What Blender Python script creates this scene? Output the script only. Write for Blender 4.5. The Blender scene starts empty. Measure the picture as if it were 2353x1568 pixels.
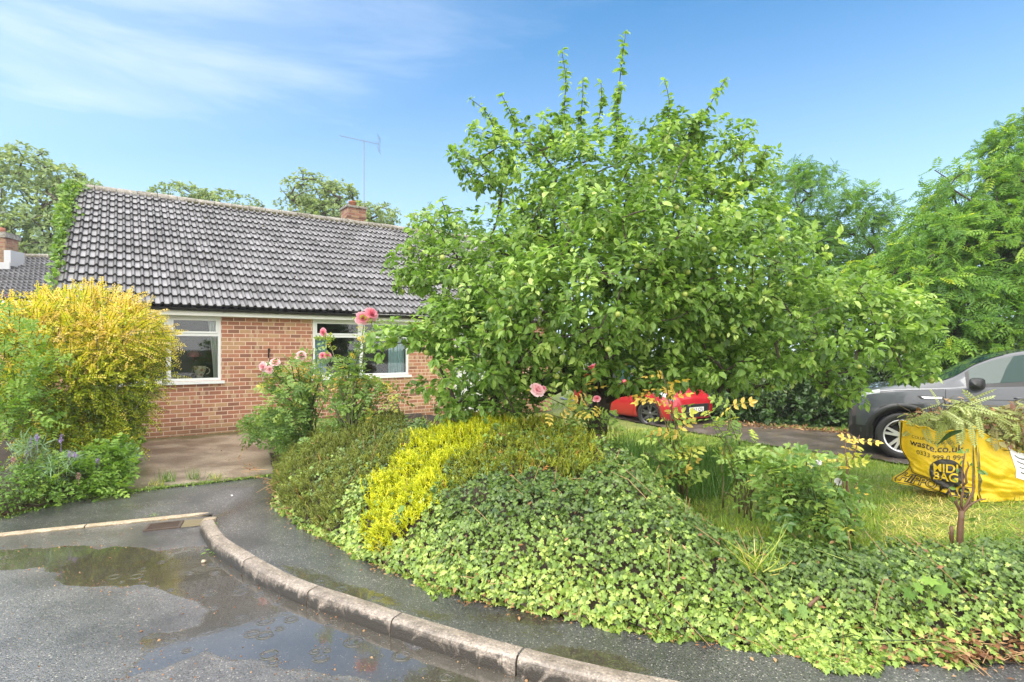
import bpy, bmesh, math, random
import numpy as np
from mathutils import Vector, Matrix

random.seed(11)
rng = np.random.default_rng(11)
scene = bpy.context.scene
COL = scene.collection

# ------------------------------------------------------------------ camera
F, CX, HY, CZ = 1272.0, 1176.5, 799.0, 1.70      # focal length, centre and horizon of the 2353 px wide view; eye height
cam = bpy.data.cameras.new('camera')
cam.sensor_width = 36.0
cam.lens = 36.0 * F / 2353.0
cam.shift_y = 15.0 / 2353.0
cam.clip_start = 0.05
cam.clip_end = 3000
cam_o = bpy.data.objects.new('camera', cam)
cam_o.location = (0, 0, CZ)
cam_o.rotation_euler = (math.radians(90), 0, 0)
COL.objects.link(cam_o)
scene.camera = cam_o

# ------------------------------------------------------------------ light
SUN_EL, SUN_AZ = math.radians(52), math.radians(-125)   # azimuth clockwise from +Y
world = bpy.data.worlds.new('World')
scene.world = world
world.use_nodes = True
wn, wl = world.node_tree.nodes, world.node_tree.links
wn.clear()
w_out = wn.new('ShaderNodeOutputWorld')
w_bg = wn.new('ShaderNodeBackground')
w_sky = wn.new('ShaderNodeTexSky')
w_sky.sky_type = 'NISHITA'
w_sky.sun_disc = False
w_sky.sun_elevation = SUN_EL
w_sky.sun_rotation = SUN_AZ
w_sky.altitude = 0
w_sky.air_density = 1.0
w_sky.dust_density = 0.35
w_sky.ozone_density = 1.6
w_tc = wn.new('ShaderNodeTexCoord')
w_map = wn.new('ShaderNodeMapping')
w_map.inputs['Rotation'].default_value = (0.0, math.radians(7), 0.35)
w_map.inputs['Scale'].default_value = (1.0, 1.6, 7.5)
w_no = wn.new('ShaderNodeTexNoise')
w_no.inputs['Scale'].default_value = 1.35
w_no.inputs['Detail'].default_value = 7
w_no.inputs['Roughness'].default_value = 0.55
w_no.inputs['Distortion'].default_value = 0.4
w_rmp = wn.new('ShaderNodeValToRGB')
w_rmp.color_ramp.elements[0].position = 0.36
w_rmp.color_ramp.elements[0].color = (0, 0, 0, 1)
w_rmp.color_ramp.elements[1].position = 0.82
w_rmp.color_ramp.elements[1].color = (1, 1, 1, 1)
# thin high cloud is denser on the left-hand side of the sky and towards the horizon
w_sep = wn.new('ShaderNodeSeparateXYZ')
w_left = wn.new('ShaderNodeMapRange')
w_left.inputs['From Min'].default_value = 0.55
w_left.inputs['From Max'].default_value = -0.75
w_left.inputs['To Min'].default_value = 0.16
w_left.inputs['To Max'].default_value = 0.90
w_low = wn.new('ShaderNodeMapRange')
w_low.inputs['From Min'].default_value = 0.60
w_low.inputs['From Max'].default_value = 0.02
w_low.inputs['To Min'].default_value = 0.0
w_low.inputs['To Max'].default_value = 0.90
w_lowp = wn.new('ShaderNodeMath'); w_lowp.operation = 'POWER'; w_lowp.inputs[1].default_value = 1.6
w_mul = wn.new('ShaderNodeMath'); w_mul.operation = 'MULTIPLY'
w_veil = wn.new('ShaderNodeMapRange')
w_veil.inputs['From Min'].default_value = 0.2
w_veil.inputs['From Max'].default_value = -0.95
w_veil.inputs['To Min'].default_value = 0.0
w_veil.inputs['To Max'].default_value = 0.50
w_max = wn.new('ShaderNodeMath'); w_max.operation = 'MAXIMUM'
w_max2 = wn.new('ShaderNodeMath'); w_max2.operation = 'MAXIMUM'
w_tint = wn.new('ShaderNodeMixRGB'); w_tint.blend_type = 'MULTIPLY'; w_tint.inputs[0].default_value = 1.0
w_tint.inputs[2].default_value = (0.37, 0.96, 1.19, 1)
w_mix = wn.new('ShaderNodeMixRGB')
w_mix.inputs[2].default_value = (5.5, 6.0, 7.0, 1)
# the sky overhead and behind the camera is closed by bright white rain cloud
w_back = wn.new('ShaderNodeMapRange'); w_back.interpolation_type = 'SMOOTHSTEP'
w_back.inputs['From Min'].default_value = 0.57
w_back.inputs['From Max'].default_value = 0.82
w_bk = wn.new('ShaderNodeMath'); w_bk.operation = 'MAXIMUM'
w_by = wn.new('ShaderNodeMapRange'); w_by.interpolation_type = 'SMOOTHSTEP'
w_by.inputs['From Min'].default_value = 0.05; w_by.inputs['From Max'].default_value = -0.45
w_mix2 = wn.new('ShaderNodeMixRGB')
w_mix2.inputs[2].default_value = (15.5, 15.0, 14.2, 1)
for a, b in ((w_tc.outputs['Generated'], w_map.inputs['Vector']), (w_map.outputs[0], w_no.inputs['Vector']),
             (w_no.outputs['Fac'], w_rmp.inputs[0]), (w_tc.outputs['Generated'], w_sep.inputs[0]),
             (w_sep.outputs['X'], w_left.inputs['Value']), (w_sep.outputs['Z'], w_low.inputs['Value']),
             (w_sep.outputs['X'], w_veil.inputs['Value']),
             (w_low.outputs[0], w_lowp.inputs[0]), (w_rmp.outputs[0], w_mul.inputs[0]), (w_left.outputs[0], w_mul.inputs[1]),
             (w_mul.outputs[0], w_max.inputs[0]), (w_lowp.outputs[0], w_max.inputs[1]),
             (w_max.outputs[0], w_max2.inputs[0]), (w_veil.outputs[0], w_max2.inputs[1]),
             (w_sky.outputs[0], w_tint.inputs[1]),
             (w_tint.outputs[0], w_mix.inputs[1]), (w_max2.outputs[0], w_mix.inputs[0]),
             (w_sep.outputs['Y'], w_by.inputs[0]), (w_sep.outputs['Z'], w_back.inputs['Value']), (w_back.outputs[0], w_bk.inputs[0]), (w_by.outputs[0], w_bk.inputs[1]),
             (w_mix.outputs[0], w_mix2.inputs[1]), (w_bk.outputs[0], w_mix2.inputs[0]), (w_mix2.outputs[0], w_bg.inputs['Color']), (w_bg.outputs[0], w_out.inputs['Surface'])):
    wl.new(a, b)
w_bg.inputs['Strength'].default_value = 0.10

sun = bpy.data.lights.new('sun', 'SUN')
sun.energy = 1.5
sun.angle = math.radians(40)
sun.color = (1.0, 0.96, 0.90)
sun_o = bpy.data.objects.new('sun', sun)
_sd = Vector((math.sin(SUN_AZ) * math.cos(SUN_EL), math.cos(SUN_AZ) * math.cos(SUN_EL), math.sin(SUN_EL)))
sun_o.rotation_euler = (-_sd).to_track_quat('-Z', 'Y').to_euler()
sun_o.location = _sd * 60
COL.objects.link(sun_o)

scene.view_settings.view_transform = 'Standard'
scene.view_settings.look = 'None'
scene.view_settings.exposure = 1.08
scene.view_settings.gamma = 1.0
scene.cycles.max_bounces = 10
scene.cycles.diffuse_bounces = 6
scene.cycles.transparent_max_bounces = 12
scene.cycles.transmission_bounces = 4
scene.cycles.use_denoising = True

# ------------------------------------------------------------------ helpers
def P(x, y, Y):
    """point at depth Y seen at (x, y) of the 2353 px wide view"""
    return np.array([(x - CX) / F * Y, Y, CZ - (y - HY) / F * Y])
def G(x, y, z=0.0):
    """point at height z seen at (x, y)"""
    Y = F * (CZ - z) / (y - HY)
    return np.array([(x - CX) / F * Y, Y, z])
def proj(p):
    p = np.asarray(p)
    return np.stack([CX + F * p[..., 0] / p[..., 1], HY + F * (CZ - p[..., 2]) / p[..., 1]], -1)
def nrm(v):
    v = np.asarray(v, float)
    return v / np.maximum(np.linalg.norm(v, axis=-1, keepdims=True), 1e-9)
def sstep(a, b, x):
    t = np.clip((np.asarray(x, float) - a) / (b - a), 0, 1)
    return t * t * (3 - 2 * t)
def inpoly(px, py, poly):
    px = np.asarray(px, float); py = np.asarray(py, float)
    c = np.zeros(px.shape, bool)
    n = len(poly)
    for i in range(n):
        x1, y1 = poly[i][0], poly[i][1]; x2, y2 = poly[(i + 1) % n][0], poly[(i + 1) % n][1]
        if y1 == y2: continue
        k = ((y1 > py) != (y2 > py)) & (px < (x2 - x1) * (py - y1) / (y2 - y1) + x1)
        c ^= k
    return c
def dist_line(px, py, pts, closed=False):
    px = np.asarray(px, float); py = np.asarray(py, float)
    d = np.full(px.shape, 1e9)
    n = len(pts)
    for i in range(n if closed else n - 1):
        ax, ay = pts[i][0], pts[i][1]; bx, by = pts[(i + 1) % n][0], pts[(i + 1) % n][1]
        L = (bx - ax) ** 2 + (by - ay) ** 2 + 1e-12
        t = np.clip(((px - ax) * (bx - ax) + (py - ay) * (by - ay)) / L, 0, 1)
        d = np.minimum(d, np.hypot(px - ax - t * (bx - ax), py - ay - t * (by - ay)))
    return d
_ph = rng.uniform(0, 6.28, (6, 24))
_fr = rng.normal(0, 1, (6, 24, 3))
def wob(p, freq=1.0, seed=0):
    """smooth pseudo noise, about -1..1"""
    p = np.asarray(p, float)
    if p.shape[-1] == 2: p = np.concatenate([p, np.zeros(p.shape[:-1] + (1,))], -1)
    s = np.zeros(p.shape[:-1])
    for k in range(24):
        s = s + np.sin(p @ _fr[seed % 6, k] * freq * (1 + k * .12) + _ph[seed % 6, k]) / (1 + k * .12)
    return s / 4.2
def resample(pts, n):
    pts = np.asarray(pts, float)
    d = np.r_[0, np.cumsum(np.linalg.norm(np.diff(pts, axis=0), axis=1))]
    t = np.linspace(0, d[-1], n)
    return np.stack([np.interp(t, d, pts[:, k]) for k in range(pts.shape[1])], 1)
def smooth_line(pts, it=2):
    pts = np.asarray(pts, float)
    for _ in range(it):
        q = [pts[0]]
        for a, b in zip(pts[:-1], pts[1:]):
            q += [.75 * a + .25 * b, .25 * a + .75 * b]
        q.append(pts[-1])
        pts = np.array(q)
    return pts

def tag(o, label=None, cat=None, group=None, kind=None):
    if label: o['label'] = label
    if cat: o['category'] = cat
    if group: o['group'] = group
    if kind: o['kind'] = kind
    return o
def empty(name, loc=(0, 0, 0), rz=0.0, parent=None):
    o = bpy.data.objects.new(name, None)
    o.location = loc; o.rotation_euler = (0, 0, rz)
    o.empty_display_size = .2
    COL.objects.link(o)
    if parent: o.parent = parent
    return o

class MB:
    """collects geometry and links it as ONE mesh object"""
    def __init__(s):
        s.v, s.l, s.n, s.var, s.c = [], [], [], [], 0
    def add(s, v, faces, var=0.5):
        v = np.asarray(v, float).reshape(-1, 3)
        for f in faces:
            s.l.append(np.asarray(f, np.int64) + s.c); s.n.append(np.array([len(f)]))
        s.v.append(v); s.var.append(np.broadcast_to(np.asarray(var, float), (len(v),)).copy()); s.c += len(v)
        return s
    def grid(s, pts, var=0.5, closed_u=False, flip=False):
        pts = np.asarray(pts, float)
        a, b = pts.shape[:2]
        i = np.arange(a if closed_u else a - 1)[:, None]; j = np.arange(b - 1)[None, :]
        i2 = (i + 1) % a
        q = np.stack([i * b + j, i2 * b + j, i2 * b + j + 1, i * b + j + 1], -1).reshape(-1, 4)
        if flip: q = q[:, ::-1]
        s.l.append((q + s.c).ravel()); s.n.append(np.full(len(q), 4))
        s.v.append(pts.reshape(-1, 3))
        s.var.append(np.broadcast_to(np.asarray(var, float), (a, b)).reshape(-1).copy()); s.c += a * b
        return s
    def inst(s, tpl, pos, xd, zd, size, var):
        """copies of a small template: x axis along xd, normal near zd"""
        tv, tf = tpl
        N = len(pos)
        if N == 0: return s
        x = nrm(xd); z = np.asarray(zd, float); z = z - (z * x).sum(-1, keepdims=True) * x
        bad = np.linalg.norm(z, axis=-1) < 1e-4
        z[bad] = np.cross(x[bad], [0.31, .77, .2])
        z = nrm(z); y = np.cross(z, x)
        size = np.asarray(size, float)
        if size.ndim == 1: size = np.repeat(size[:, None], 3, 1)
        L = tv[None] * size[:, None, :]
        V = L[..., 0:1] * x[:, None] + L[..., 1:2] * y[:, None] + L[..., 2:3] * z[:, None] + np.asarray(pos)[:, None]
        k = len(tv)
        off = (np.arange(N) * k)[:, None] + s.c
        fl = np.concatenate([np.asarray(f) for f in tf]); fn = np.array([len(f) for f in tf])
        s.l.append((off + fl[None]).ravel()); s.n.append(np.tile(fn, N))
        s.v.append(V.reshape(-1, 3)); s.var.append(np.repeat(np.broadcast_to(np.asarray(var, float), (N,)), k)); s.c += N * k
        return s
    def tube(s, pts, r, sides=6, var=0.5, cap=True):
        pts = np.asarray(pts, float); n = len(pts)
        r = np.broadcast_to(np.asarray(r, float), (n,))
        t = nrm(np.gradient(pts, axis=0)) if n > 1 else np.array([[0, 0, 1.]])
        ref = np.array([0, 0, 1.]) if abs(t[0][2]) < .9 else np.array([1., 0, 0])
        ring = []
        u = nrm(np.cross(t[0], ref))
        for i in range(n):
            u = nrm(u - t[i] * (u @ t[i])); w = np.cross(t[i], u)
            a = np.arange(sides) / sides * 2 * math.pi
            ring.append(pts[i] + r[i] * (np.cos(a)[:, None] * u + np.sin(a)[:, None] * w))
        ring = np.array(ring)
        c0 = s.c
        V = ring.reshape(-1, 3)
        i = np.arange(n - 1)[:, None]; j = np.arange(sides)[None]
        j2 = (j + 1) % sides
        q = np.stack([i * sides + j, i * sides + j2, (i + 1) * sides + j2, (i + 1) * sides + j], -1).reshape(-1, 4)
        s.l.append((q + c0).ravel()); s.n.append(np.full(len(q), 4))
        if cap:
            s.l.append(np.arange(sides)[::-1] + c0); s.n.append(np.array([sides]))
            s.l.append(np.arange(sides) + c0 + (n - 1) * sides); s.n.append(np.array([sides]))
        s.v.append(V); s.var.append(np.full(len(V), float(var))); s.c += len(V)
        return s
    def box(s, lo, hi, var=0.5, M=None):
        lo = np.asarray(lo, float); hi = np.asarray(hi, float)
        v = np.array([[x, y, z] for x in (lo[0], hi[0]) for y in (lo[1], hi[1]) for z in (lo[2], hi[2])])
        if M is not None: v = v @ np.asarray(M)[:3, :3].T + np.asarray(M)[:3, 3]
        return s.add(v, [(0, 1, 3, 2), (4, 6, 7, 5), (0, 4, 5, 1), (2, 3, 7, 6), (0, 2, 6, 4), (1, 5, 7, 3)], var)
    def lathe(s, prof, sides=24, var=0.5, axis='z', loc=(0, 0, 0)):
        a = np.arange(sides) / sides * 2 * math.pi
        pr = np.asarray(prof, float)
        g = np.stack([np.cos(a)[:, None] * pr[None, :, 0], np.sin(a)[:, None] * pr[None, :, 0], np.broadcast_to(pr[None, :, 1], (sides, len(pr)))], -1)
        if axis == 'y': g = g[..., [0, 2, 1]] * np.array([1, 1, 1.])
        return s.grid(g + np.asarray(loc, float), var, closed_u=True, flip=(axis == 'y'))
    def build(s, name, mat=None, parent=None, smooth=False, bevel=0.0):
        me = bpy.data.meshes.new(name)
        if s.c:
            V = np.concatenate(s.v).astype(np.float32); L = np.concatenate(s.l).astype(np.int32); N = np.concatenate(s.n).astype(np.int32)
            me.vertices.add(len(V)); me.vertices.foreach_set('co', V.ravel())
            me.loops.add(len(L)); me.loops.foreach_set('vertex_index', L)
            me.polygons.add(len(N)); st = np.r_[0, np.cumsum(N)[:-1]].astype(np.int32)
            me.polygons.foreach_set('loop_start', st)
            at = me.attributes.new('var', 'FLOAT', 'POINT')
            at.data.foreach_set('value', np.concatenate(s.var).astype(np.float32))
            me.update(calc_edges=True)
            me.validate()
            me.polygons.foreach_set('use_smooth', np.full(len(me.polygons), bool(smooth)))
        o = bpy.data.objects.new(name, me)
        COL.objects.link(o)
        if mat: me.materials.append(mat)
        if parent: o.parent = parent
        if bevel:
            b = o.modifiers.new('bevel', 'BEVEL'); b.width = bevel; b.segments = 2; b.limit_method = 'ANGLE'
        return o

def local_copy(o, parent=None):
    c = o.copy(); COL.objects.link(c)
    c.parent = parent
    for ch in list(o.children): local_copy(ch, c)
    return c

# ------------------------------------------------------------------ materials
def new_mat(name):
    m = bpy.data.materials.new(name); m.use_nodes = True
    n, l = m.node_tree.nodes, m.node_tree.links
    b = n.get('Principled BSDF')
    return m, n, l, b
def ramp(n, stops):
    r = n.new('ShaderNodeValToRGB')
    e = r.color_ramp.elements
    e[0].position, e[0].color = stops[0][0], (*stops[0][1], 1)
    e[1].position, e[1].color = stops[-1][0], (*stops[-1][1], 1)
    for p, c in stops[1:-1]:
        k = e.new(p); k.color = (*c, 1)
    return r
def noise(n, l, scale, detail=4, rough=.6, vec=None, dist=0.0):
    t = n.new('ShaderNodeTexNoise'); t.inputs['Scale'].default_value = scale
    t.inputs['Detail'].default_value = detail; t.inputs['Roughness'].default_value = rough
    t.inputs['Distortion'].default_value = dist
    if vec is not None: l.new(vec, t.inputs['Vector'])
    return t
def math_n(n, l, op, a, b=None, c=None):
    m = n.new('ShaderNodeMath'); m.operation = op
    for i, v in enumerate((a, b, c)):
        if v is None: continue
        if isinstance(v, (int, float)): m.inputs[i].default_value = v
        else: l.new(v, m.inputs[i])
    return m.outputs[0]
def mixc(n, l, fac, a, b, mode='MIX'):
    m = n.new('ShaderNodeMixRGB'); m.blend_type = mode
    for i, v in enumerate((fac, a, b)):
        if isinstance(v, (int, float)): m.inputs[i].default_value = v
        elif isinstance(v, tuple): m.inputs[i].default_value = (*v, 1)
        else: l.new(v, m.inputs[i])
    return m.outputs[0]
def bump(n, l, h, strength, dist, b, normal=None):
    k = n.new('ShaderNodeBump'); k.inputs['Strength'].default_value = strength if isinstance(strength, (int, float)) else 1
    if not isinstance(strength, (int, float)): l.new(strength, k.inputs['Strength'])
    k.inputs['Distance'].default_value = dist
    l.new(h, k.inputs['Height'])
    if normal is not None: l.new(normal, k.inputs['Normal'])
    if b is not None: l.new(k.outputs[0], b.inputs['Normal'])
    return k.outputs[0]
def objco(n):
    return n.new('ShaderNodeTexCoord').outputs['Object']

def leaf_mat(name, stops, trans=.35, rough=.38, spec=.5, warm=(1.25, 1.15, .55), gain=1.7):
    stops = [(p, tuple(min(.86, k * gain) for k in c)) for p, c in stops]
    stops = [(p, (c[0] * 1.06, c[1], c[2] * .92) if c[1] > c[0] * 1.15 else c) for p, c in stops]
    m, n, l, b = new_mat(name)
    at = n.new('ShaderNodeAttribute'); at.attribute_name = 'var'
    r = ramp(n, stops)
    l.new(at.outputs['Fac'], r.inputs[0])
    no = noise(n, l, 23, 3, .6, objco(n))
    hv = n.new('ShaderNodeHueSaturation')
    l.new(r.outputs[0], hv.inputs['Color'])
    l.new(math_n(n, l, 'MULTIPLY_ADD', no.outputs['Fac'], .5, .75), hv.inputs['Value'])
    l.new(hv.outputs[0], b.inputs['Base Color'])
    b.inputs['Roughness'].default_value = rough
    b.inputs['Specular IOR Level'].default_value = spec
    t = n.new('ShaderNodeBsdfTranslucent')
    l.new(mixc(n, l, 1.0, hv.outputs[0], warm, 'MULTIPLY'), t.inputs['Color'])
    mx = n.new('ShaderNodeMixShader'); mx.inputs[0].default_value = trans
    out = n.get('Material Output')
    l.new(b.outputs[0], mx.inputs[1]); l.new(t.outputs[0], mx.inputs[2]); l.new(mx.outputs[0], out.inputs['Surface'])
    return m
def plain(name, col, rough=.5, metal=0.0, spec=.5, var=.12, scale=30, bmp=0.0, coat=0.0):
    m, n, l, b = new_mat(name)
    no = noise(n, l, scale, 4, .6, objco(n))
    hv = n.new('ShaderNodeHueSaturation'); hv.inputs['Color'].default_value = (*col, 1)
    l.new(math_n(n, l, 'MULTIPLY_ADD', no.outputs['Fac'], 2 * var, 1 - var), hv.inputs['Value'])
    l.new(hv.outputs[0], b.inputs['Base Color'])
    b.inputs['Roughness'].default_value = rough; b.inputs['Metallic'].default_value = metal
    b.inputs['Specular IOR Level'].default_value = spec
    b.inputs['Coat Weight'].default_value = coat; b.inputs['Coat Roughness'].default_value = .05
    if bmp: bump(n, l, no.outputs['Fac'], .6, bmp, b)
    return m
# ------------------------------------------------------------------ surface materials
def brick_mat(name='brick', tone=1.0):
    m, n, l, b = new_mat(name)
    W, H = .205, .0764
    sx = n.new('ShaderNodeSeparateXYZ'); l.new(objco(n), sx.inputs[0])
    x = math_n(n, l, 'ADD', sx.outputs['X'], sx.outputs['Y'])
    row = math_n(n, l, 'FLOOR', math_n(n, l, 'DIVIDE', math_n(n, l, 'ADD', sx.outputs['Z'], 3.0), H))
    sh = math_n(n, l, 'MULTIPLY', math_n(n, l, 'MODULO', row, 2.0), .5)
    u = math_n(n, l, 'ADD', math_n(n, l, 'DIVIDE', math_n(n, l, 'ADD', x, 30.0), W), sh)
    col = math_n(n, l, 'FLOOR', u)
    fu = math_n(n, l, 'FRACT', u)
    fv = math_n(n, l, 'FRACT', math_n(n, l, 'DIVIDE', math_n(n, l, 'ADD', sx.outputs['Z'], 3.0), H))
    du = math_n(n, l, 'MULTIPLY', math_n(n, l, 'MINIMUM', fu, math_n(n, l, 'SUBTRACT', 1.0, fu)), W)
    dv = math_n(n, l, 'MULTIPLY', math_n(n, l, 'MINIMUM', fv, math_n(n, l, 'SUBTRACT', 1.0, fv)), H)
    wn_ = noise(n, l, 55, 3, .6, objco(n))
    d = math_n(n, l, 'ADD', math_n(n, l, 'MINIMUM', du, dv), math_n(n, l, 'MULTIPLY_ADD', wn_.outputs['Fac'], .005, -.0025))
    face = n.new('ShaderNodeMapRange'); face.interpolation_type = 'SMOOTHSTEP'
    face.inputs['From Min'].default_value = .0042; face.inputs['From Max'].default_value = .0085
    l.new(d, face.inputs['Value'])
    cv = n.new('ShaderNodeCombineXYZ'); l.new(col, cv.inputs[0]); l.new(row, cv.inputs[1])
    wh = n.new('ShaderNodeTexWhiteNoise'); wh.noise_dimensions = '3D'; l.new(cv.outputs[0], wh.inputs['Vector'])
    r = ramp(n, [(0, (.40, .170, .098)), (.25, (.44, .195, .115)), (.5, (.34, .142, .088)), (.66, (.44, .23, .12)), (.75, (.27, .12, .075)),
                 (.88, (.47, .28, .15)), (1, (.40, .20, .125))])
    r.color_ramp.interpolation = 'CONSTANT'
    l.new(wh.outputs['Value'], r.inputs[0])
    # kiss marks: some bricks carry pale or dark bands across the face
    sp = n.new('ShaderNodeSeparateColor'); l.new(wh.outputs['Color'], sp.inputs[0])
    band = n.new('ShaderNodeMapRange'); band.interpolation_type = 'SMOOTHSTEP'
    band.inputs['From Min'].default_value = .17; band.inputs['From Max'].default_value = .23
    l.new(math_n(n, l, 'ABSOLUTE', math_n(n, l, 'SUBTRACT', fu, .5)), band.inputs['Value'])
    has = math_n(n, l, 'GREATER_THAN', sp.outputs['Green'], .80)
    kiss = math_n(n, l, 'MULTIPLY', math_n(n, l, 'SUBTRACT', 1.0, band.outputs[0]), has)
    c1 = mixc(n, l, math_n(n, l, 'MULTIPLY', kiss, .75), r.outputs[0], (.52, .36, .22))
    n2 = noise(n, l, 14, 5, .65, objco(n))
    hv = n.new('ShaderNodeHueSaturation'); l.new(c1, hv.inputs['Color'])
    l.new(math_n(n, l, 'MULTIPLY_ADD', n2.outputs['Fac'], .6 * tone, .72 * tone), hv.inputs['Value'])
    n3 = noise(n, l, 3, 4, .6, objco(n))
    mort = mixc(n, l, n3.outputs['Fac'], tuple(tone ** 2 * k for k in (.70, .48, .36)), tuple(tone ** 2 * k for k in (.80, .62, .50)))
    c2 = mixc(n, l, face.outputs[0], mort, hv.outputs[0])
    # damp and algae on the lowest courses
    lowf = n.new('ShaderNodeMapRange'); lowf.inputs['From Min'].default_value = .42; lowf.inputs['From Max'].default_value = .08
    l.new(math_n(n, l, 'ADD', sx.outputs['Z'], math_n(n, l, 'MULTIPLY_ADD', n3.outputs['Fac'], .3, -.15)), lowf.inputs['Value'])
    n4 = noise(n, l, 6, 5, .7, objco(n))
    c3 = mixc(n, l, math_n(n, l, 'MULTIPLY', lowf.outputs[0], math_n(n, l, 'MULTIPLY', n4.outputs['Fac'], 1.0)), c2, (.16, .11, .05))
    l.new(c3, b.inputs['Base Color'])
    b.inputs['Roughness'].default_value = .75
    bump(n, l, math_n(n, l, 'ADD', face.outputs[0], math_n(n, l, 'MULTIPLY', n2.outputs['Fac'], .35)), .7, .006, b)
    return m

def tile_mat():
    m, n, l, b = new_mat('concrete_tile')
    oc = objco(n)
    at = n.new('ShaderNodeAttribute'); at.attribute_name = 'var'
    n1 = noise(n, l, 9, 5, .7, oc); n2 = noise(n, l, 1.3, 4, .6, oc); n3 = noise(n, l, 60, 3, .7, oc)
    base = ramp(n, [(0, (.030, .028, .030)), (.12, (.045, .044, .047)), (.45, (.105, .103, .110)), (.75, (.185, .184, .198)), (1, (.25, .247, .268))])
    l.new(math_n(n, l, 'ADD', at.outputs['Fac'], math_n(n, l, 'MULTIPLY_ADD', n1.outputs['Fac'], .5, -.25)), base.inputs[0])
    lich = n.new('ShaderNodeMapRange'); lich.inputs['From Min'].default_value = .60; lich.inputs['From Max'].default_value = .72
    l.new(math_n(n, l, 'MULTIPLY_ADD', n2.outputs['Fac'], .5, math_n(n, l, 'MULTIPLY', n3.outputs['Fac'], .5)), lich.inputs['Value'])
    c = mixc(n, l, math_n(n, l, 'MULTIPLY', lich.outputs[0], .6), base.outputs[0], (.10, .085, .05))
    l.new(c, b.inputs['Base Color'])
    b.inputs['Roughness'].default_value = .45
    b.inputs['Specular IOR Level'].default_value = .5
    b.inputs['Coat Weight'].default_value = .15; b.inputs['Coat Roughness'].default_value = .40
    bump(n, l, n3.outputs['Fac'], .35, .004, b)
    return m

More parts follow.
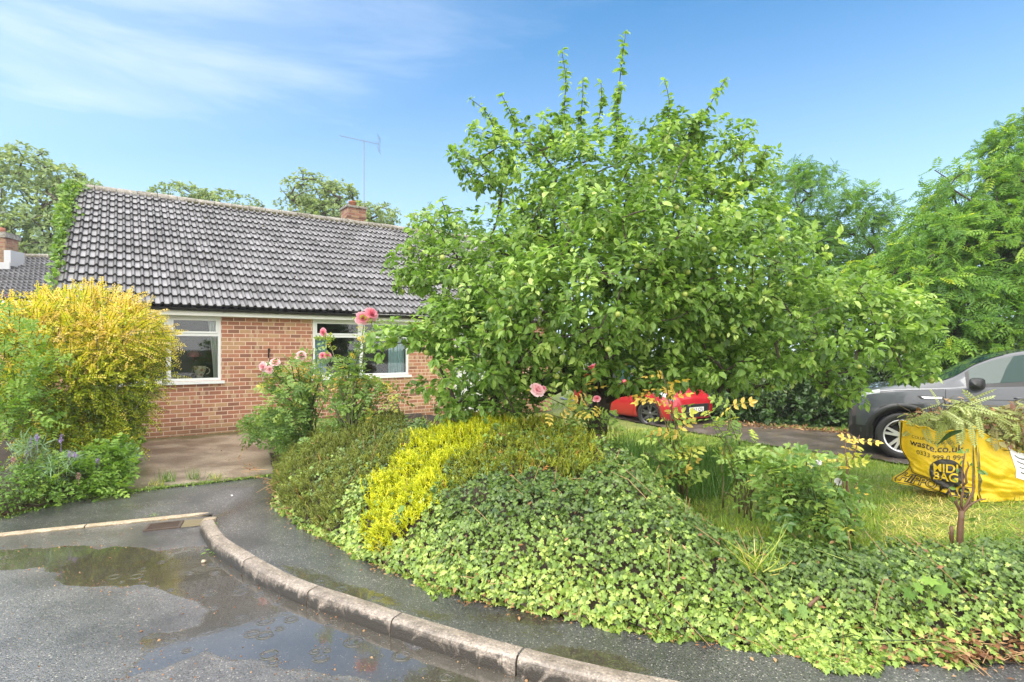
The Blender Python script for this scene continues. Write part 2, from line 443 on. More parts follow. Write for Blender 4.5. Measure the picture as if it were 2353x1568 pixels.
def asphalt_mat(name, tone, wetness):
    """wet tarmac; the 'var' attribute holds standing water (1 = open puddle)"""
    m, n, l, b = new_mat(name)
    oc = objco(n)
    at = n.new('ShaderNodeAttribute'); at.attribute_name = 'var'
    vo = n.new('ShaderNodeTexVoronoi'); vo.inputs['Scale'].default_value = 150; l.new(oc, vo.inputs['Vector'])
    vo2 = n.new('ShaderNodeTexVoronoi'); vo2.inputs['Scale'].default_value = 80; l.new(oc, vo2.inputs['Vector'])
    n1 = noise(n, l, 38, 5, .7, oc); n2 = noise(n, l, 1.7, 5, .6, oc); n3 = noise(n, l, 120, 2, .6, oc)
    fine = math_n(n, l, 'MULTIPLY_ADD', n3.outputs['Fac'], .34, math_n(n, l, 'MULTIPLY_ADD', n1.outputs['Fac'], .24, -.29))
    lvl = math_n(n, l, 'ADD', at.outputs['Fac'], fine)
    wet = n.new('ShaderNodeMapRange'); wet.interpolation_type = 'SMOOTHSTEP'
    wet.inputs['From Min'].default_value = .44; wet.inputs['From Max'].default_value = .56
    l.new(lvl, wet.inputs['Value'])
    sep = n.new('ShaderNodeSeparateColor'); l.new(vo.outputs['Color'], sep.inputs[0])
    stone = ramp(n, [(0, tuple(t * .10 for t in tone)), (.07, tuple(t * .35 for t in tone)), (.13, tuple(t * .85 for t in tone)), (.5, tone), (.90, tuple(t * 1.35 for t in tone)), (.965, (.17, .165, .155)), (1, (.36, .34, .31))])
    l.new(sep.outputs['Red'], stone.inputs[0])
    pr_ = n.new('ShaderNodeMapRange'); pr_.inputs['From Min'].default_value = .36; pr_.inputs['From Max'].default_value = .64; l.new(n2.outputs['Fac'], pr_.inputs['Value'])
    patch = mixc(n, l, pr_.outputs[0], (.52, .52, .54), (1.40, 1.38, 1.34))
    c = mixc(n, l, 1.0, stone.outputs[0], patch, 'MULTIPLY')
    mud = mixc(n, l, .72, c, (.050, .042, .026))
    l.new(mixc(n, l, wet.outputs[0], c, mud), b.inputs['Base Color'])
    dry = math_n(n, l, 'MULTIPLY_ADD', n2.outputs['Fac'], .26, wetness)
    l.new(math_n(n, l, 'MULTIPLY', dry, math_n(n, l, 'MULTIPLY_ADD', wet.outputs[0], -.97, 1.0)), b.inputs['Roughness'])
    b.inputs['Specular IOR Level'].default_value = .5
    b.inputs['Coat Weight'].default_value = 1.0; b.inputs['Coat Roughness'].default_value = .10; b.inputs['Coat IOR'].default_value = 1.6
    # stones, then raindrop rings on the open water
    h1 = math_n(n, l, 'MULTIPLY_ADD', vo.outputs['Distance'], -1.0, math_n(n, l, 'MULTIPLY_ADD', vo2.outputs['Distance'], -.7, math_n(n, l, 'MULTIPLY', n1.outputs['Fac'], .8)))
    dryk = math_n(n, l, 'SUBTRACT', 1.0, wet.outputs[0])
    nb = bump(n, l, math_n(n, l, 'MULTIPLY', h1, dryk), .4, .0055, None)
    rings = None
    for sc, k in ((4.2, 0.0), (7.5, .37)):
        vr = n.new('ShaderNodeTexVoronoi'); vr.voronoi_dimensions = '2D'; vr.inputs['Scale'].default_value = sc; l.new(oc, vr.inputs['Vector'])
        sc_ = n.new('ShaderNodeSeparateColor'); l.new(vr.outputs['Color'], sc_.inputs[0])
        d = math_n(n, l, 'DIVIDE', vr.outputs['Distance'], sc)
        rad = math_n(n, l, 'MULTIPLY_ADD', sc_.outputs['Green'], .038, .010)
        g = math_n(n, l, 'MULTIPLY', math_n(n, l, 'SUBTRACT', d, rad), 1 / .008)
        env = math_n(n, l, 'POWER', 2.718, math_n(n, l, 'MULTIPLY', math_n(n, l, 'MULTIPLY', g, g), -.35))
        wave = math_n(n, l, 'MULTIPLY', math_n(n, l, 'COSINE', math_n(n, l, 'MULTIPLY', g, 2.6)), env)
        on = math_n(n, l, 'GREATER_THAN', sc_.outputs['Blue'], .68)
        wv = math_n(n, l, 'MULTIPLY', wave, on)
        rings = wv if rings is None else math_n(n, l, 'ADD', rings, wv)
    lap = noise(n, l, 26, 2, .5, oc)
    water = math_n(n, l, 'MULTIPLY_ADD', lap.outputs['Fac'], .22, rings)
    nb2 = bump(n, l, math_n(n, l, 'MULTIPLY', water, wet.outputs[0]), .36, .0022, None, nb)
    l.new(nb2, b.inputs['Normal'])
    cb = bump(n, l, math_n(n, l, 'MULTIPLY', h1, dryk), .45, .0040, None)
    cb2 = bump(n, l, math_n(n, l, 'MULTIPLY', water, wet.outputs[0]), .36, .0022, None, cb)
    l.new(cb2, b.inputs['Coat Normal'])
    return m

def concrete_mat(name, a, c, moss, rough=.5, sc=1.0, coat=.3):
    m, n, l, b = new_mat(name)
    oc = objco(n)
    n1 = noise(n, l, 2.2 * sc, 6, .65, oc); n2 = noise(n, l, 90, 3, .7, oc); n3 = noise(n, l, 5 * sc, 5, .7, oc, .6)
    r = ramp(n, [(.40, a), (.60, c)]); l.new(n1.outputs['Fac'], r.inputs[0])
    at = n.new('ShaderNodeAttribute'); at.attribute_name = 'var'
    vo = n.new('ShaderNodeTexVoronoi'); vo.inputs['Scale'].default_value = 110; l.new(oc, vo.inputs['Vector'])
    sep = n.new('ShaderNodeSeparateColor'); l.new(vo.outputs['Color'], sep.inputs[0])
    sp = ramp(n, [(0, (.55, .55, .55)), (.2, (.8, .8, .8)), (.5, (1, 1, 1)), (.85, (1.2, 1.17, 1.12)), (1, (1.75, 1.7, 1.6))]); l.new(sep.outputs['Red'], sp.inputs[0])
    c1 = mixc(n, l, .8, r.outputs[0], sp.outputs[0], 'MULTIPLY')
    mk = n.new('ShaderNodeMapRange'); mk.inputs['From Min'].default_value = .50; mk.inputs['From Max'].default_value = .68
    l.new(math_n(n, l, 'ADD', n3.outputs['Fac'], math_n(n, l, 'SUBTRACT', at.outputs['Fac'], .5)), mk.inputs['Value'])
    l.new(mixc(n, l, mk.outputs[0], c1, moss), b.inputs['Base Color'])
    l.new(math_n(n, l, 'MULTIPLY_ADD', n1.outputs['Fac'], .4, rough - .2), b.inputs['Roughness'])
    b.inputs['Coat Weight'].default_value = coat; b.inputs['Coat Roughness'].default_value = .2
    bump(n, l, math_n(n, l, 'ADD', n2.outputs['Fac'], math_n(n, l, 'MULTIPLY', vo.outputs['Distance'], -.8)), .5, .005, b)
    return m
def soil_mat(name, a, c, scale=7):
    m, n, l, b = new_mat(name)
    oc = objco(n)
    n1 = noise(n, l, scale, 7, .7, oc); n2 = noise(n, l, scale * 9, 4, .7, oc)
    r = ramp(n, [(.3, a), (.7, c)]); l.new(n1.outputs['Fac'], r.inputs[0])
    hv = n.new('ShaderNodeHueSaturation'); l.new(r.outputs[0], hv.inputs['Color'])
    l.new(math_n(n, l, 'MULTIPLY_ADD', n2.outputs['Fac'], .9, .55), hv.inputs['Value'])
    l.new(hv.outputs[0], b.inputs['Base Color']); b.inputs['Roughness'].default_value = .8
    bump(n, l, n2.outputs['Fac'], .8, .02, b)
    return m
def glass_mat(name, tint, clear=.8):
    m, n, l, b = new_mat(name)
    g = n.new('ShaderNodeBsdfGlossy'); g.inputs['Roughness'].default_value = .02; g.inputs['Color'].default_value = (.92, .97, 1, 1)
    t = n.new('ShaderNodeBsdfTransparent'); t.inputs['Color'].default_value = (*[clear * k for k in tint], 1)
    fr = n.new('ShaderNodeFresnel'); fr.inputs['IOR'].default_value = 1.52
    mx = n.new('ShaderNodeMixShader')
    l.new(math_n(n, l, 'MULTIPLY_ADD', fr.outputs[0], 1.3, .015), mx.inputs[0])
    l.new(t.outputs[0], mx.inputs[1]); l.new(g.outputs[0], mx.inputs[2])
    l.new(mx.outputs[0], n.get('Material Output').inputs['Surface'])
    return m

M = {}
M['brick'] = brick_mat()
M['old_brick'] = brick_mat('old_brick', .62)
M['tile'] = tile_mat()
M['road'] = asphalt_mat('wet_asphalt', (.082, .083, .089), .20)
M['pavement'] = asphalt_mat('pavement_asphalt', (.050, .051, .056), .24)
M['slab'] = concrete_mat('slab_concrete', (.112, .092, .068), (.29, .248, .192), (.070, .076, .020), .42, .8, .5)
M['kerb'] = concrete_mat('kerb_concrete', (.145, .120, .098), (.28, .24, .205), (.034, .029, .023), .55, 2.2, .3)
M['drop_kerb'] = concrete_mat('drop_kerb_concrete', (.34, .27, .19), (.46, .38, .29), (.16, .13, .07), .5, 1.5)
M['drive'] = concrete_mat('drive_tarmac', (.055, .045, .038), (.115, .095, .08), (.10, .075, .035), .5)
M['soil'] = soil_mat('soil', (.022, .016, .009), (.065, .045, .026))
M['turf'] = soil_mat('turf', (.09, .14, .02), (.20, .22, .05), 3)
M['far_ground'] = soil_mat('far_ground', (.05, .075, .02), (.08, .10, .03), .3)
M['white'] = plain('white_upvc', (.80, .82, .82), .28, var=.04, scale=3)
M['fascia'] = plain('fascia_paint', (.74, .75, .71), .35, var=.10, scale=2.5)
M['gutter'] = plain('black_plastic', (.016, .016, .018), .32)
M['black'] = plain('black_rubber', (.012, .012, .013), .55)
M['lead'] = plain('lead', (.42, .43, .45), .5)
M['terracotta'] = plain('terracotta', (.30, .115, .06), .7, var=.3, scale=12)
M['steel'] = plain('galvanised_steel', (.22, .23, .24), .45, .5)
M['iron'] = plain('cast_iron', (.085, .060, .048), .55, .3, var=.4, scale=25)
M['slot'] = plain('drain_dark', (.006, .006, .006), .7)
M['room'] = plain('room_dark', (.035, .035, .032), .9)
M['curtain'] = plain('white_net_curtain', (.80, .82, .80), .8, var=.05)
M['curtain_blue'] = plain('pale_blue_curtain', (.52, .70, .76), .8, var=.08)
M['glass'] = glass_mat('window_glass', (.90, .96, .93), .85)
M['door'] = plain('door_white', (.78, .79, .78), .3, var=.05)
M['moss'] = soil_mat('moss', (.032, .030, .008), (.10, .085, .022), 20)
M['ridge'] = concrete_mat('ridge_concrete', (.17, .155, .13), (.30, .28, .25), (.060, .050, .015), .6, 3.0)
M['bark'] = plain('bark', (.062, .048, .034), .8, var=.45, scale=18, bmp=.01)
M['twig'] = plain('green_brown_stem', (.095, .075, .035), .6, var=.4, scale=30)
M['cane'] = plain('rose_cane', (.085, .095, .030), .5, var=.4, scale=25)
M['cut_wood'] = plain('cut_wood', (.13, .070, .040), .65, var=.4, scale=30, bmp=.004)

# ------------------------------------------------------------------ ground plan (metres; camera stands at x=0, y=0)
KERB = np.array([(-12, 1.85), (-9, 3.10), (-4.59, 4.96), (-3.30, 5.50), (-3.02, 5.50), (-2.878, 5.10), (-2.62, 4.75), (-2.477, 4.572), (-2.203, 4.321), (-1.918, 4.061),
                 (-1.587, 3.784), (-1.322, 3.612), (-1.03, 3.449), (-.716, 3.247), (.019, 2.849), (.66, 2.58), (1.4, 2.38), (2.3, 2.25), (4, 2.22), (12, 2.4)])
BACK = np.array([(-12, 2.4), (-9, 3.62), (-4.94, 5.34), (-4.56, 5.97), (-2.96, 6.945), (-2.85, 6.70), (-2.45, 5.75), (-1.85, 4.95), (-1.06, 4.145), (-.21, 3.50), (.558, 3.175),
                 (1.23, 2.99), (2.02, 2.82), (2.8, 2.82), (5, 2.9), (12, 3.1)])
BANK = np.array([(-4.55, 10.1), (-3.70, 8.5), (-2.96, 6.945), (-2.85, 6.70), (-2.45, 5.75), (-1.85, 4.95), (-1.06, 4.145), (-.21, 3.50), (.558, 3.175), (1.23, 2.99), (2.02, 2.82), (2.8, 2.82), (5, 2.9), (12, 3.1)])
DRIVE = np.array([(1.6, 19), (2.3, 14.2), (3.3, 11.7), (4.2, 10.1), (5.6, 8.05), (8.5, 6.6), (14, 5.2), (14, 8.5), (9, 10.3), (6.9, 11.2), (5.3, 12.4), (4.6, 15), (4.2, 19)])

def zg(X, Y):
    """height of the garden ground"""
    X = np.asarray(X, float); Y = np.asarray(Y, float)
    d = dist_line(X, Y, BANK)
    high = np.interp(d, [0, .06, .20, .45, .80, 1.3, 1.75, 2.6, 3.8, 6], [.10, .20, .38, .54, .70, .85, .90, .62, .28, .04])
    low = np.interp(d, [0, .08, .30, .60, 1.0, 3.0, 5.0, 6], [.10, .16, .30, .36, .30, .13, .0, -.02])
    w = sstep(1.55, .75, X) * sstep(8.6, 6.6, Y)
    z = low * (1 - w) + high * w
    q_ = np.stack([X, Y], -1)
    z = z + .02 * wob(q_, 3.0, 1) * sstep(.1, .5, d) + w * sstep(.12, .4, d) * (.055 * wob(q_, 7.0, 3) + .025 * wob(q_, 15.0, 0))
    return z
def zp(X, Y):
    """height of the pavement: flush at the dropped kerb, 100 mm up elsewhere"""
    dk = dist_line(X, Y, KERB)
    left = sstep(-2.55, -3.1, np.asarray(X, float))
    return .10 * (1 - left) + left * (.018 + .082 * sstep(0.05, 1.1, dk))

# road: one wide sheet plus a finely divided piece where the puddles stand
PUD = [(0, 480), (250, 455), (600, 440), (700, 470), (900, 450), (1050, 480), (1200, 470), (1380, 455), (1460, 480), (1600, 560), (1740, 660), (1940, 770), (2150, 850), (2400, 930), (2600, 1010),
       (2900, 1110), (3300, 1250), (3700, 1400), (3300, 1480), (2700, 1440), (2353, 1345), (2050, 1320), (1750, 1265), (1400, 1195), (1200, 1260), (850, 1370),
       (900, 1290), (1040, 1180), (940, 1085), (1050, 1035), (1380, 1000), (1430, 890), (1300, 830), (1050, 765), (800, 740), (600, 735), (430, 700), (380, 630), (200, 600), (0, 620), (-500, 640), (-900, 600), (-700, 500)]
PUDW = np.array([G(.3386 * a, 1103 + .3386 * b)[:2] for a, b in PUD])
mb = MB()
gx = np.arange(-5.2, 1.6, .02); gy = np.arange(1.5, 5.8, .02)
XX, YY = np.meshgrid(gx, gy, indexing='ij')
q = np.stack([XX, YY], -1)
wx = XX + .05 * wob(q, 5, 0) + .02 * wob(q, 16, 2); wy = YY + .06 * wob(q, 6, 1) + .02 * wob(q, 15, 3)
sd = dist_line(wx, wy, PUDW, True) * np.where(inpoly(wx, wy, PUDW), 1, -1)
wet = np.clip(.5 + sd / .16, 0, 1)
mb.grid(np.stack([XX, YY, np.zeros_like(XX)], -1), wet)
tag(mb.build('road', M['road'], smooth=True), kind='structure')
mb = MB(); mb.grid(np.array([[(x, y, -.006) for y in (-14, 1, 6.2)] for x in (-40, -5, 2, 40)]), .1)
tag(mb.build('road_verge', M['road']), kind='structure')

# pavement
n = 260
a = resample(smooth_line(KERB[:4], 1), 60); a2 = resample(smooth_line(KERB[4:], 2), n - 60)
ki = np.concatenate([a, a2])
bi = np.concatenate([resample(BACK[:4], 60), resample(smooth_line(BACK[4:], 1), n - 60)])
rows = 30
t = np.linspace(.055, 1.06, rows)[None, :, None]
pg = ki[:, None] * (1 - t) + bi[:, None] * t
pz = zp(pg[..., 0], pg[..., 1]) - .004
qq = pg
dk = dist_line(pg[..., 0], pg[..., 1], KERB)
edge = np.clip(1 - np.abs(dk - .17) / .10, 0, 1) * sstep(-2.4, -1.6, pg[..., 0])
lowp = np.clip(.30 + .34 * wob(qq, 1.9, 4) + .14 * wob(qq, 6, 2) + .34 * edge * (.5 + .5 * wob(qq, 3, 1)), 0, .9)
mb = MB(); mb.grid(np.concatenate([pg, pz[..., None]], -1), lowp, flip=True)
tag(mb.build('pavement', M['pavement'], smooth=True), kind='structure')

# kerb stones
def kerb_stone(p0, p1, hz0, hz1, wid, mat, label, bend=None, group='kerb stones along the pavement edge'):
    pts = smooth_line([p0, p1], 1) if bend is None else np.asarray(bend, float)
    pts = resample(pts, 9)
    L = np.linalg.norm(np.diff(pts, axis=0), axis=1).sum()
    k = .006 / L
    pts = np.stack([np.interp(np.linspace(k, 1 - k, 9), np.linspace(0, 1, 9), pts[:, i]) for i in (0, 1)], 1)
    tg = nrm(np.gradient(pts, axis=0)); nn = np.stack([-tg[:, 1], tg[:, 0]], 1)
    hz = np.linspace(hz0, hz1, 9)
    prof = []
    for i in range(9):
        h = hz[i]
        sec = [(0.0, -.05), (0.0, .2 * h), (.003, .6 * h), (.010, .84 * h), (.022, .95 * h), (.040, h), (wid * .6, h + .001), (wid - .008, h), (wid, h - .008), (wid, -.05)]
        prof.append([(pts[i, 0] + nn[i, 0] * u, pts[i, 1] + nn[i, 1] * u, z) for u, z in sec])
    prof = np.array(prof)
    stain = np.zeros(prof.shape[:2]) + .36
    stain[:, 0:2] = .74; stain[:, 2] = .62; stain[:, 3] = .50; stain[:, 4] = .42
    stain[:, 0:3] += .10 * wob(prof[:, 0:3] * [1, 1, 0], 5, 2)
    m_ = MB(); m_.grid(prof, stain, flip=True)
    for e in (0, 8):
        m_.add(prof[e], [list(range(10)) if e == 8 else list(range(9, -1, -1))])
    c = pts.mean(0)
    o = m_.build('kerb_stone', mat, smooth=False)
    me = o.data
    off = np.array([c[0], c[1], 0]); co = np.empty(len(me.vertices) * 3, np.float32); me.vertices.foreach_get('co', co)
    me.vertices.foreach_set('co', (co.reshape(-1, 3) - off).astype(np.float32).ravel()); o.location = off
    tag(o, label, 'kerb stone', group)
    return o
kc = smooth_line(KERB[5:], 1)
kd = np.r_[0, np.cumsum(np.linalg.norm(np.diff(kc, axis=0), axis=1))]
def kpart(s0, s1):
    t = np.linspace(s0, s1, 12)
    return np.stack([np.interp(t, kd, kc[:, i]) for i in (0, 1)], 1)
def s_at(x):
    return float(np.interp(x, kc[:, 0], kd))
joints = [s_at(-2.878), s_at(-2.56), s_at(-2.03), s_at(-1.35), s_at(-.716), s_at(.019), s_at(.78), s_at(1.6), s_at(2.4), s_at(3.2)]
klab = ['short kerb stone at the head of the curve, just below the pale corner slab', 'kerb stone on the tight bend, second stone down from the corner slab',
        'kerb stone beside the small pebble, ending at a black stained joint', 'kerb stone nearer than the black stained joint',
        'kerb stone with open joints at both ends and black staining on its face', 'nearest kerb stone, cut off by the bottom edge of the picture']
for i in range(len(joints) - 1):
    pp = kpart(joints[i], joints[i + 1])
    o = kerb_stone(None, None, .100, .100, .112, M['kerb'], klab[i] if i < len(klab) else 'kerb stone beyond the bottom edge of the picture', bend=pp)
o = kerb_stone(None, None, .022, .100, .125, M['drop_kerb'], 'pale sloping corner slab where the dropped kerb meets the raised curve',
               bend=[(-3.045, 5.46), (-2.98, 5.32), (-2.886, 5.12)])
ds = [(-9.0, 3.10), (-6.6, 4.112), (-5.35, 4.64), (-4.02, 5.20), (-3.06, 5.60)]
dl = ['dropped kerb stone beyond the left edge of the picture', 'long flush dropped kerb stone running out at the left edge of the picture', 'flush pale dropped kerb stone across the driveway mouth, left of the joint',
      'flush pale dropped kerb stone directly behind the drain grate']
for i in range(4):
    kerb_stone(None, None, .020, .020, .085, M['drop_kerb'], dl[i], bend=[ds[i], ds[i + 1]])

# driveway slab in front of the bungalow
FL, FR, BRp, BLp = np.array([-4.56, 5.97]), np.array([-2.96, 6.945]), np.array([-4.60, 10.78]), np.array([-6.75, 9.52])
u = np.linspace(-.35, 1.02, 70)[:, None, None]; v = np.linspace(-.004, 1.02, 90)[None, :, None]
SB = (FL * (1 - u) + FR * u) * (1 - v) + (BLp * (1 - u) + BRp * u) * v
sz = .104 + 0 * SB[..., 0] - .004 * np.clip(v[..., 0] * 2, 0, 1)
mossy = .38 + .40 * sstep(.86, .97, v[..., 0]) + .30 * sstep(.06, .0, v[..., 0]) + .12 * wob(SB, 1.7, 3) + 0 * u[..., 0] + .06 * wob(SB, 6, 2)
mb = MB(); mb.grid(np.concatenate([SB, sz[..., None]], -1), mossy, flip=True)
tag(mb.build('driveway_slab', M['slab'], smooth=True), kind='structure')

# garden ground, planting bed, gravelly drive, distant ground
def draped(name, xs, ys, fz, mat, keep=None, label=None):
    X, Y = np.meshgrid(xs, ys, indexing='ij')
    V = np.stack([X, Y, fz(X, Y)], -1).reshape(-1, 3)
    a, b = X.shape
    i = np.arange(a - 1)[:, None]; j = np.arange(b - 1)[None]
    q = np.stack([i * b + j, (i + 1) * b + j, (i + 1) * b + j + 1, i * b + j + 1], -1).reshape(-1, 4)
    if keep is not None:
        k = keep(X, Y).reshape(-1); q = q[k[q].all(1)]
    m_ = MB(); m_.v.append(V); m_.l.append(q.ravel()); m_.n.append(np.full(len(q), 4)); m_.var.append(np.full(len(V), .5)); m_.c = len(V)
    return tag(m_.build(name, mat, smooth=True), kind='structure')
BPOLY = np.concatenate([BANK, [(14, 3.1), (14, 22), (-4.55, 22)]])
draped('garden_soil', np.arange(-4.6, 3.2, .05), np.arange(2.5, 8.4, .05), lambda X, Y: zg(X, Y) - .012, M['soil'], lambda X, Y: (inpoly(X, Y, BPOLY) | (dist_line(X, Y, BANK) < .05)) & ((X < 1.05) | (dist_line(X, Y, BANK) < .72)))
draped('lawn', np.arange(-4.6, 14, .12), np.arange(2.6, 22, .12), lambda X, Y: zg(X, Y) - .020 - .06 * (dist_line(X, Y, BANK) < .6), M['turf'], lambda X, Y: inpoly(X, Y, BPOLY))
draped('driveway', np.arange(1, 14.2, .08), np.arange(5, 19.2, .08), lambda X, Y: zg(X, Y) + .012, M['drive'], lambda X, Y: inpoly(X + .05 * wob(np.stack([X, Y], -1), 4, 2), Y + .06 * wob(np.stack([X, Y], -1), 5, 0), DRIVE))
BED = np.array([(-12, 2.4), (-9, 3.62), (-4.94, 5.34), (-4.56, 5.97), (-6.55, 9.5), (-12, 9.5)])
draped('planting_bed', np.arange(-12, -4.4, .07), np.arange(2.3, 9.6, .07), lambda X, Y: .09 + .16 * sstep(0, .5, dist_line(X, Y, BED, True)), M['soil'], lambda X, Y: inpoly(X, Y, BED))
mb = MB(); mb.grid(np.array([[(x, y, -.15) for y in (-300, 5, 300)] for x in (-300, 0, 300)]))
tag(mb.build('ground', M['far_ground']), kind='structure')

# drain grate in the road
gr = empty('drain_grate', (-3.31, 5.265, 0), math.radians(22))
tag(gr, 'rusty slotted iron drain grate in the road below the dropped kerb', 'drain grate')
mb = MB()
for lo, hi in (((-.15, -.115, -.01), (.15, -.09, .010)), ((-.15, .09, -.01), (.15, .115, .010)), ((-.15, -.09, -.01), (-.125, .09, .0095)), ((.125, -.09, -.01), (.15, .09, .0095))): mb.box(lo, hi)
mb.build('frame', M['iron'], gr)
mb = MB(); mb.box((-.125, -.09, -.002), (.125, .09, .003)); mb.build('gully', M['slot'], gr)
for k in range(6):
    mb = MB(); y = -.075 + k * .03
    mb.box((-.125, y - .0065, .003), (.125, y + .0065, .0085)); mb.build('bar', M['iron'], gr)
mb = MB(); mb.grid(np.array([[(x, y, .0045 + .001 * math.sin(x * 30 + y * 20)) for y in np.linspace(-.12, .12, 5)] for x in np.linspace(.155, .33, 5)]), .75)
mb.build('concrete_surround', M['drop_kerb'], gr)
# ------------------------------------------------------------------ bungalow
TH = math.atan2(F, 1804.0)
HO = np.array([-5.546, 10.28, 0.0])
hd = np.array([math.cos(TH), math.sin(TH), 0]); hn = np.array([math.sin(TH), -math.cos(TH), 0])
def H(s, y, z):
    """bungalow coordinates (along the front wall, into the house, up) to the world"""
    return HO + hd * s - hn * y + np.array([0, 0, z])
house = empty('bungalow', tuple(HO), TH)
tag(house, 'single storey red brick bungalow with a grey concrete tiled roof behind the front garden', 'bungalow')
X0, X1, DEP = -2.04, 8.1, 7.5
Z_E, PITCH, RUN = 2.431, .697, 4.0
wins = [(-1.58, .13, 1.085, 2.285), (1.80, 3.925, 1.085, 2.285), (5.1, 6.0, .10, 2.285)]
mb = MB()
xs = sorted({X0, X1} | {w[0] for w in wins} | {w[1] for w in wins}); zs = sorted({0.0, 1.085, 2.285, 2.42, .10})
for i in range(len(xs) - 1):
    for j in range(len(zs) - 1):
        cx_, cz_ = (xs[i] + xs[i + 1]) / 2, (zs[j] + zs[j + 1]) / 2
        if any(w[0] < cx_ < w[1] and w[2] < cz_ < w[3] for w in wins): continue
        mb.add([(xs[i], 0, zs[j]), (xs[i + 1], 0, zs[j]), (xs[i + 1], 0, zs[j + 1]), (xs[i], 0, zs[j + 1])], [(0, 1, 2, 3)])
for (a_, b_, c_, d_) in wins:                                   # reveals
    mb.add([(a_, 0, c_), (a_, .1, c_), (a_, .1, d_), (a_, 0, d_)], [(0, 1, 2, 3)])
    mb.add([(b_, 0, c_), (b_, 0, d_), (b_, .1, d_), (b_, .1, c_)], [(0, 1, 2, 3)])
    mb.add([(a_, 0, c_), (b_, 0, c_), (b_, .1, c_), (a_, .1, c_)], [(0, 1, 2, 3)])
    mb.add([(a_, 0, d_), (a_, .1, d_), (b_, .1, d_), (b_, 0, d_)], [(0, 1, 2, 3)])
zr = Z_E + PITCH * RUN - .10
for x, f in ((X0, 1), (X1, -1)):                                # gable ends
    g_ = [(x, 0, 0), (x, 0, 2.42), (x, 3.75, zr), (x, 7.5, 2.42), (x, 7.5, 0)]
    mb.add(g_, [(0, 1, 2, 3, 4)] if f > 0 else [(4, 3, 2, 1, 0)])
mb.add([(X0, 7.5, 0), (X1, 7.5, 0), (X1, 7.5, 2.42), (X0, 7.5, 2.42)], [(0, 1, 2, 3)])
mb.build('wall', M['brick'], house)
mb = MB()                                                       # dim rooms behind the windows
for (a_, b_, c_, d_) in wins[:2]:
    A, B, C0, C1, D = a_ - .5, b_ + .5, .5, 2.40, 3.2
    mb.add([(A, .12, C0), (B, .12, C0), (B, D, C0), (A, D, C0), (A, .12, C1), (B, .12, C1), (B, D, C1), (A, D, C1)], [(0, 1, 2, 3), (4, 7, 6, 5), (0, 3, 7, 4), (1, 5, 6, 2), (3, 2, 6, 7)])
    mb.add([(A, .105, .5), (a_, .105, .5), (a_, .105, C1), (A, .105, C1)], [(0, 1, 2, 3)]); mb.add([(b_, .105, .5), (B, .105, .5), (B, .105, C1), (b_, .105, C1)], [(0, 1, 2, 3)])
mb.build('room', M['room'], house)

def window(x0, x1, z0, z1, mull, side_open):
    w = MB(); yf, yb = .018, .075
    fw = .052
    w.box((x0, yf, z0), (x0 + fw, yb, z1)); w.box((x1 - fw, yf, z0), (x1, yb, z1))
    w.box((x0 + fw, yf, z1 - fw), (x1 - fw, yb, z1)); w.box((x0 + fw, yf, z0), (x1 - fw, yb, z0 + fw))
    for m_ in mull: w.box((m_ - .034, yf, z0 + fw), (m_ + .034, yb, z1 - fw))
    zt = z0 + (z1 - z0) * .712
    edges = [x0 + fw] + [k for m_ in mull for k in (m_ - .034, m_ + .034)] + [x1 - fw]
    win = w.build('window', M['white'], house, bevel=.004)
    tr = MB()
    for k in range(0, len(edges), 2):
        tr.box((edges[k], yf + .002, zt - .03), (edges[k + 1], yb, zt + .02))
    tr.build('transom', M['white'], win, bevel=.003)
    for k in range(0, len(edges), 2):
        a_, b_ = edges[k], edges[k + 1]
        sa = MB(); s_ = .036                                    # opening top light stands proud of the frame
        zb, ze = zt + .022, z1 - fw - .002
        sa.box((a_ + .002, yf - .014, zb), (a_ + .002 + s_, yb - .01, ze)); sa.box((b_ - .002 - s_, yf - .014, zb), (b_ - .002, yb - .01, ze))
        sa.box((a_ + .002 + s_, yf - .014, ze - s_), (b_ - .002 - s_, yb - .01, ze)); sa.box((a_ + .002 + s_, yf - .014, zb), (b_ - .002 - s_, yb - .01, zb + s_))
        sa.build('sash', M['white'], win, bevel=.003)
        for (p, q, r_, t_) in ((a_ + .04, b_ - .04, zb + s_, ze - s_), (a_ + .002, b_ - .002, z0 + fw, zt - .03)):
            g_ = MB(); g_.add([(p, .05, r_), (q, .05, r_), (q, .05, t_), (p, .05, t_)], [(0, 1, 2, 3)])
            g_.build('pane', M['glass'], win)
    si = MB(); si.box((x0 - .055, -.045, z0 - .032), (x1 + .055, .06, z0 - .002)); si.box((x0 - .055, -.05, z0 - .055), (x1 + .055, -.028, z0 - .032))
    si.build('sill', M['white'], win, bevel=.004)
    return win
window(wins[0][0], wins[0][1], wins[0][2], wins[0][3], [-.705], 1)
window(wins[1][0], wins[1][1], wins[1][2], wins[1][3], [2.83], 1)
mb = MB(); mb.box((5.1, .03, .12), (6.0, .08, 2.28)); dr = mb.build('door', M['door'], house, bevel=.005)
mb = MB(); mb.box((5.28, .022, 1.35), (5.82, .03, 2.05)); mb.build('pane', M['glass'], dr)
mb = MB(); mb.box((5.16, -.01, 1.05), (5.20, .03, 1.20)); mb.build('handle', M['steel'], dr, bevel=.006)

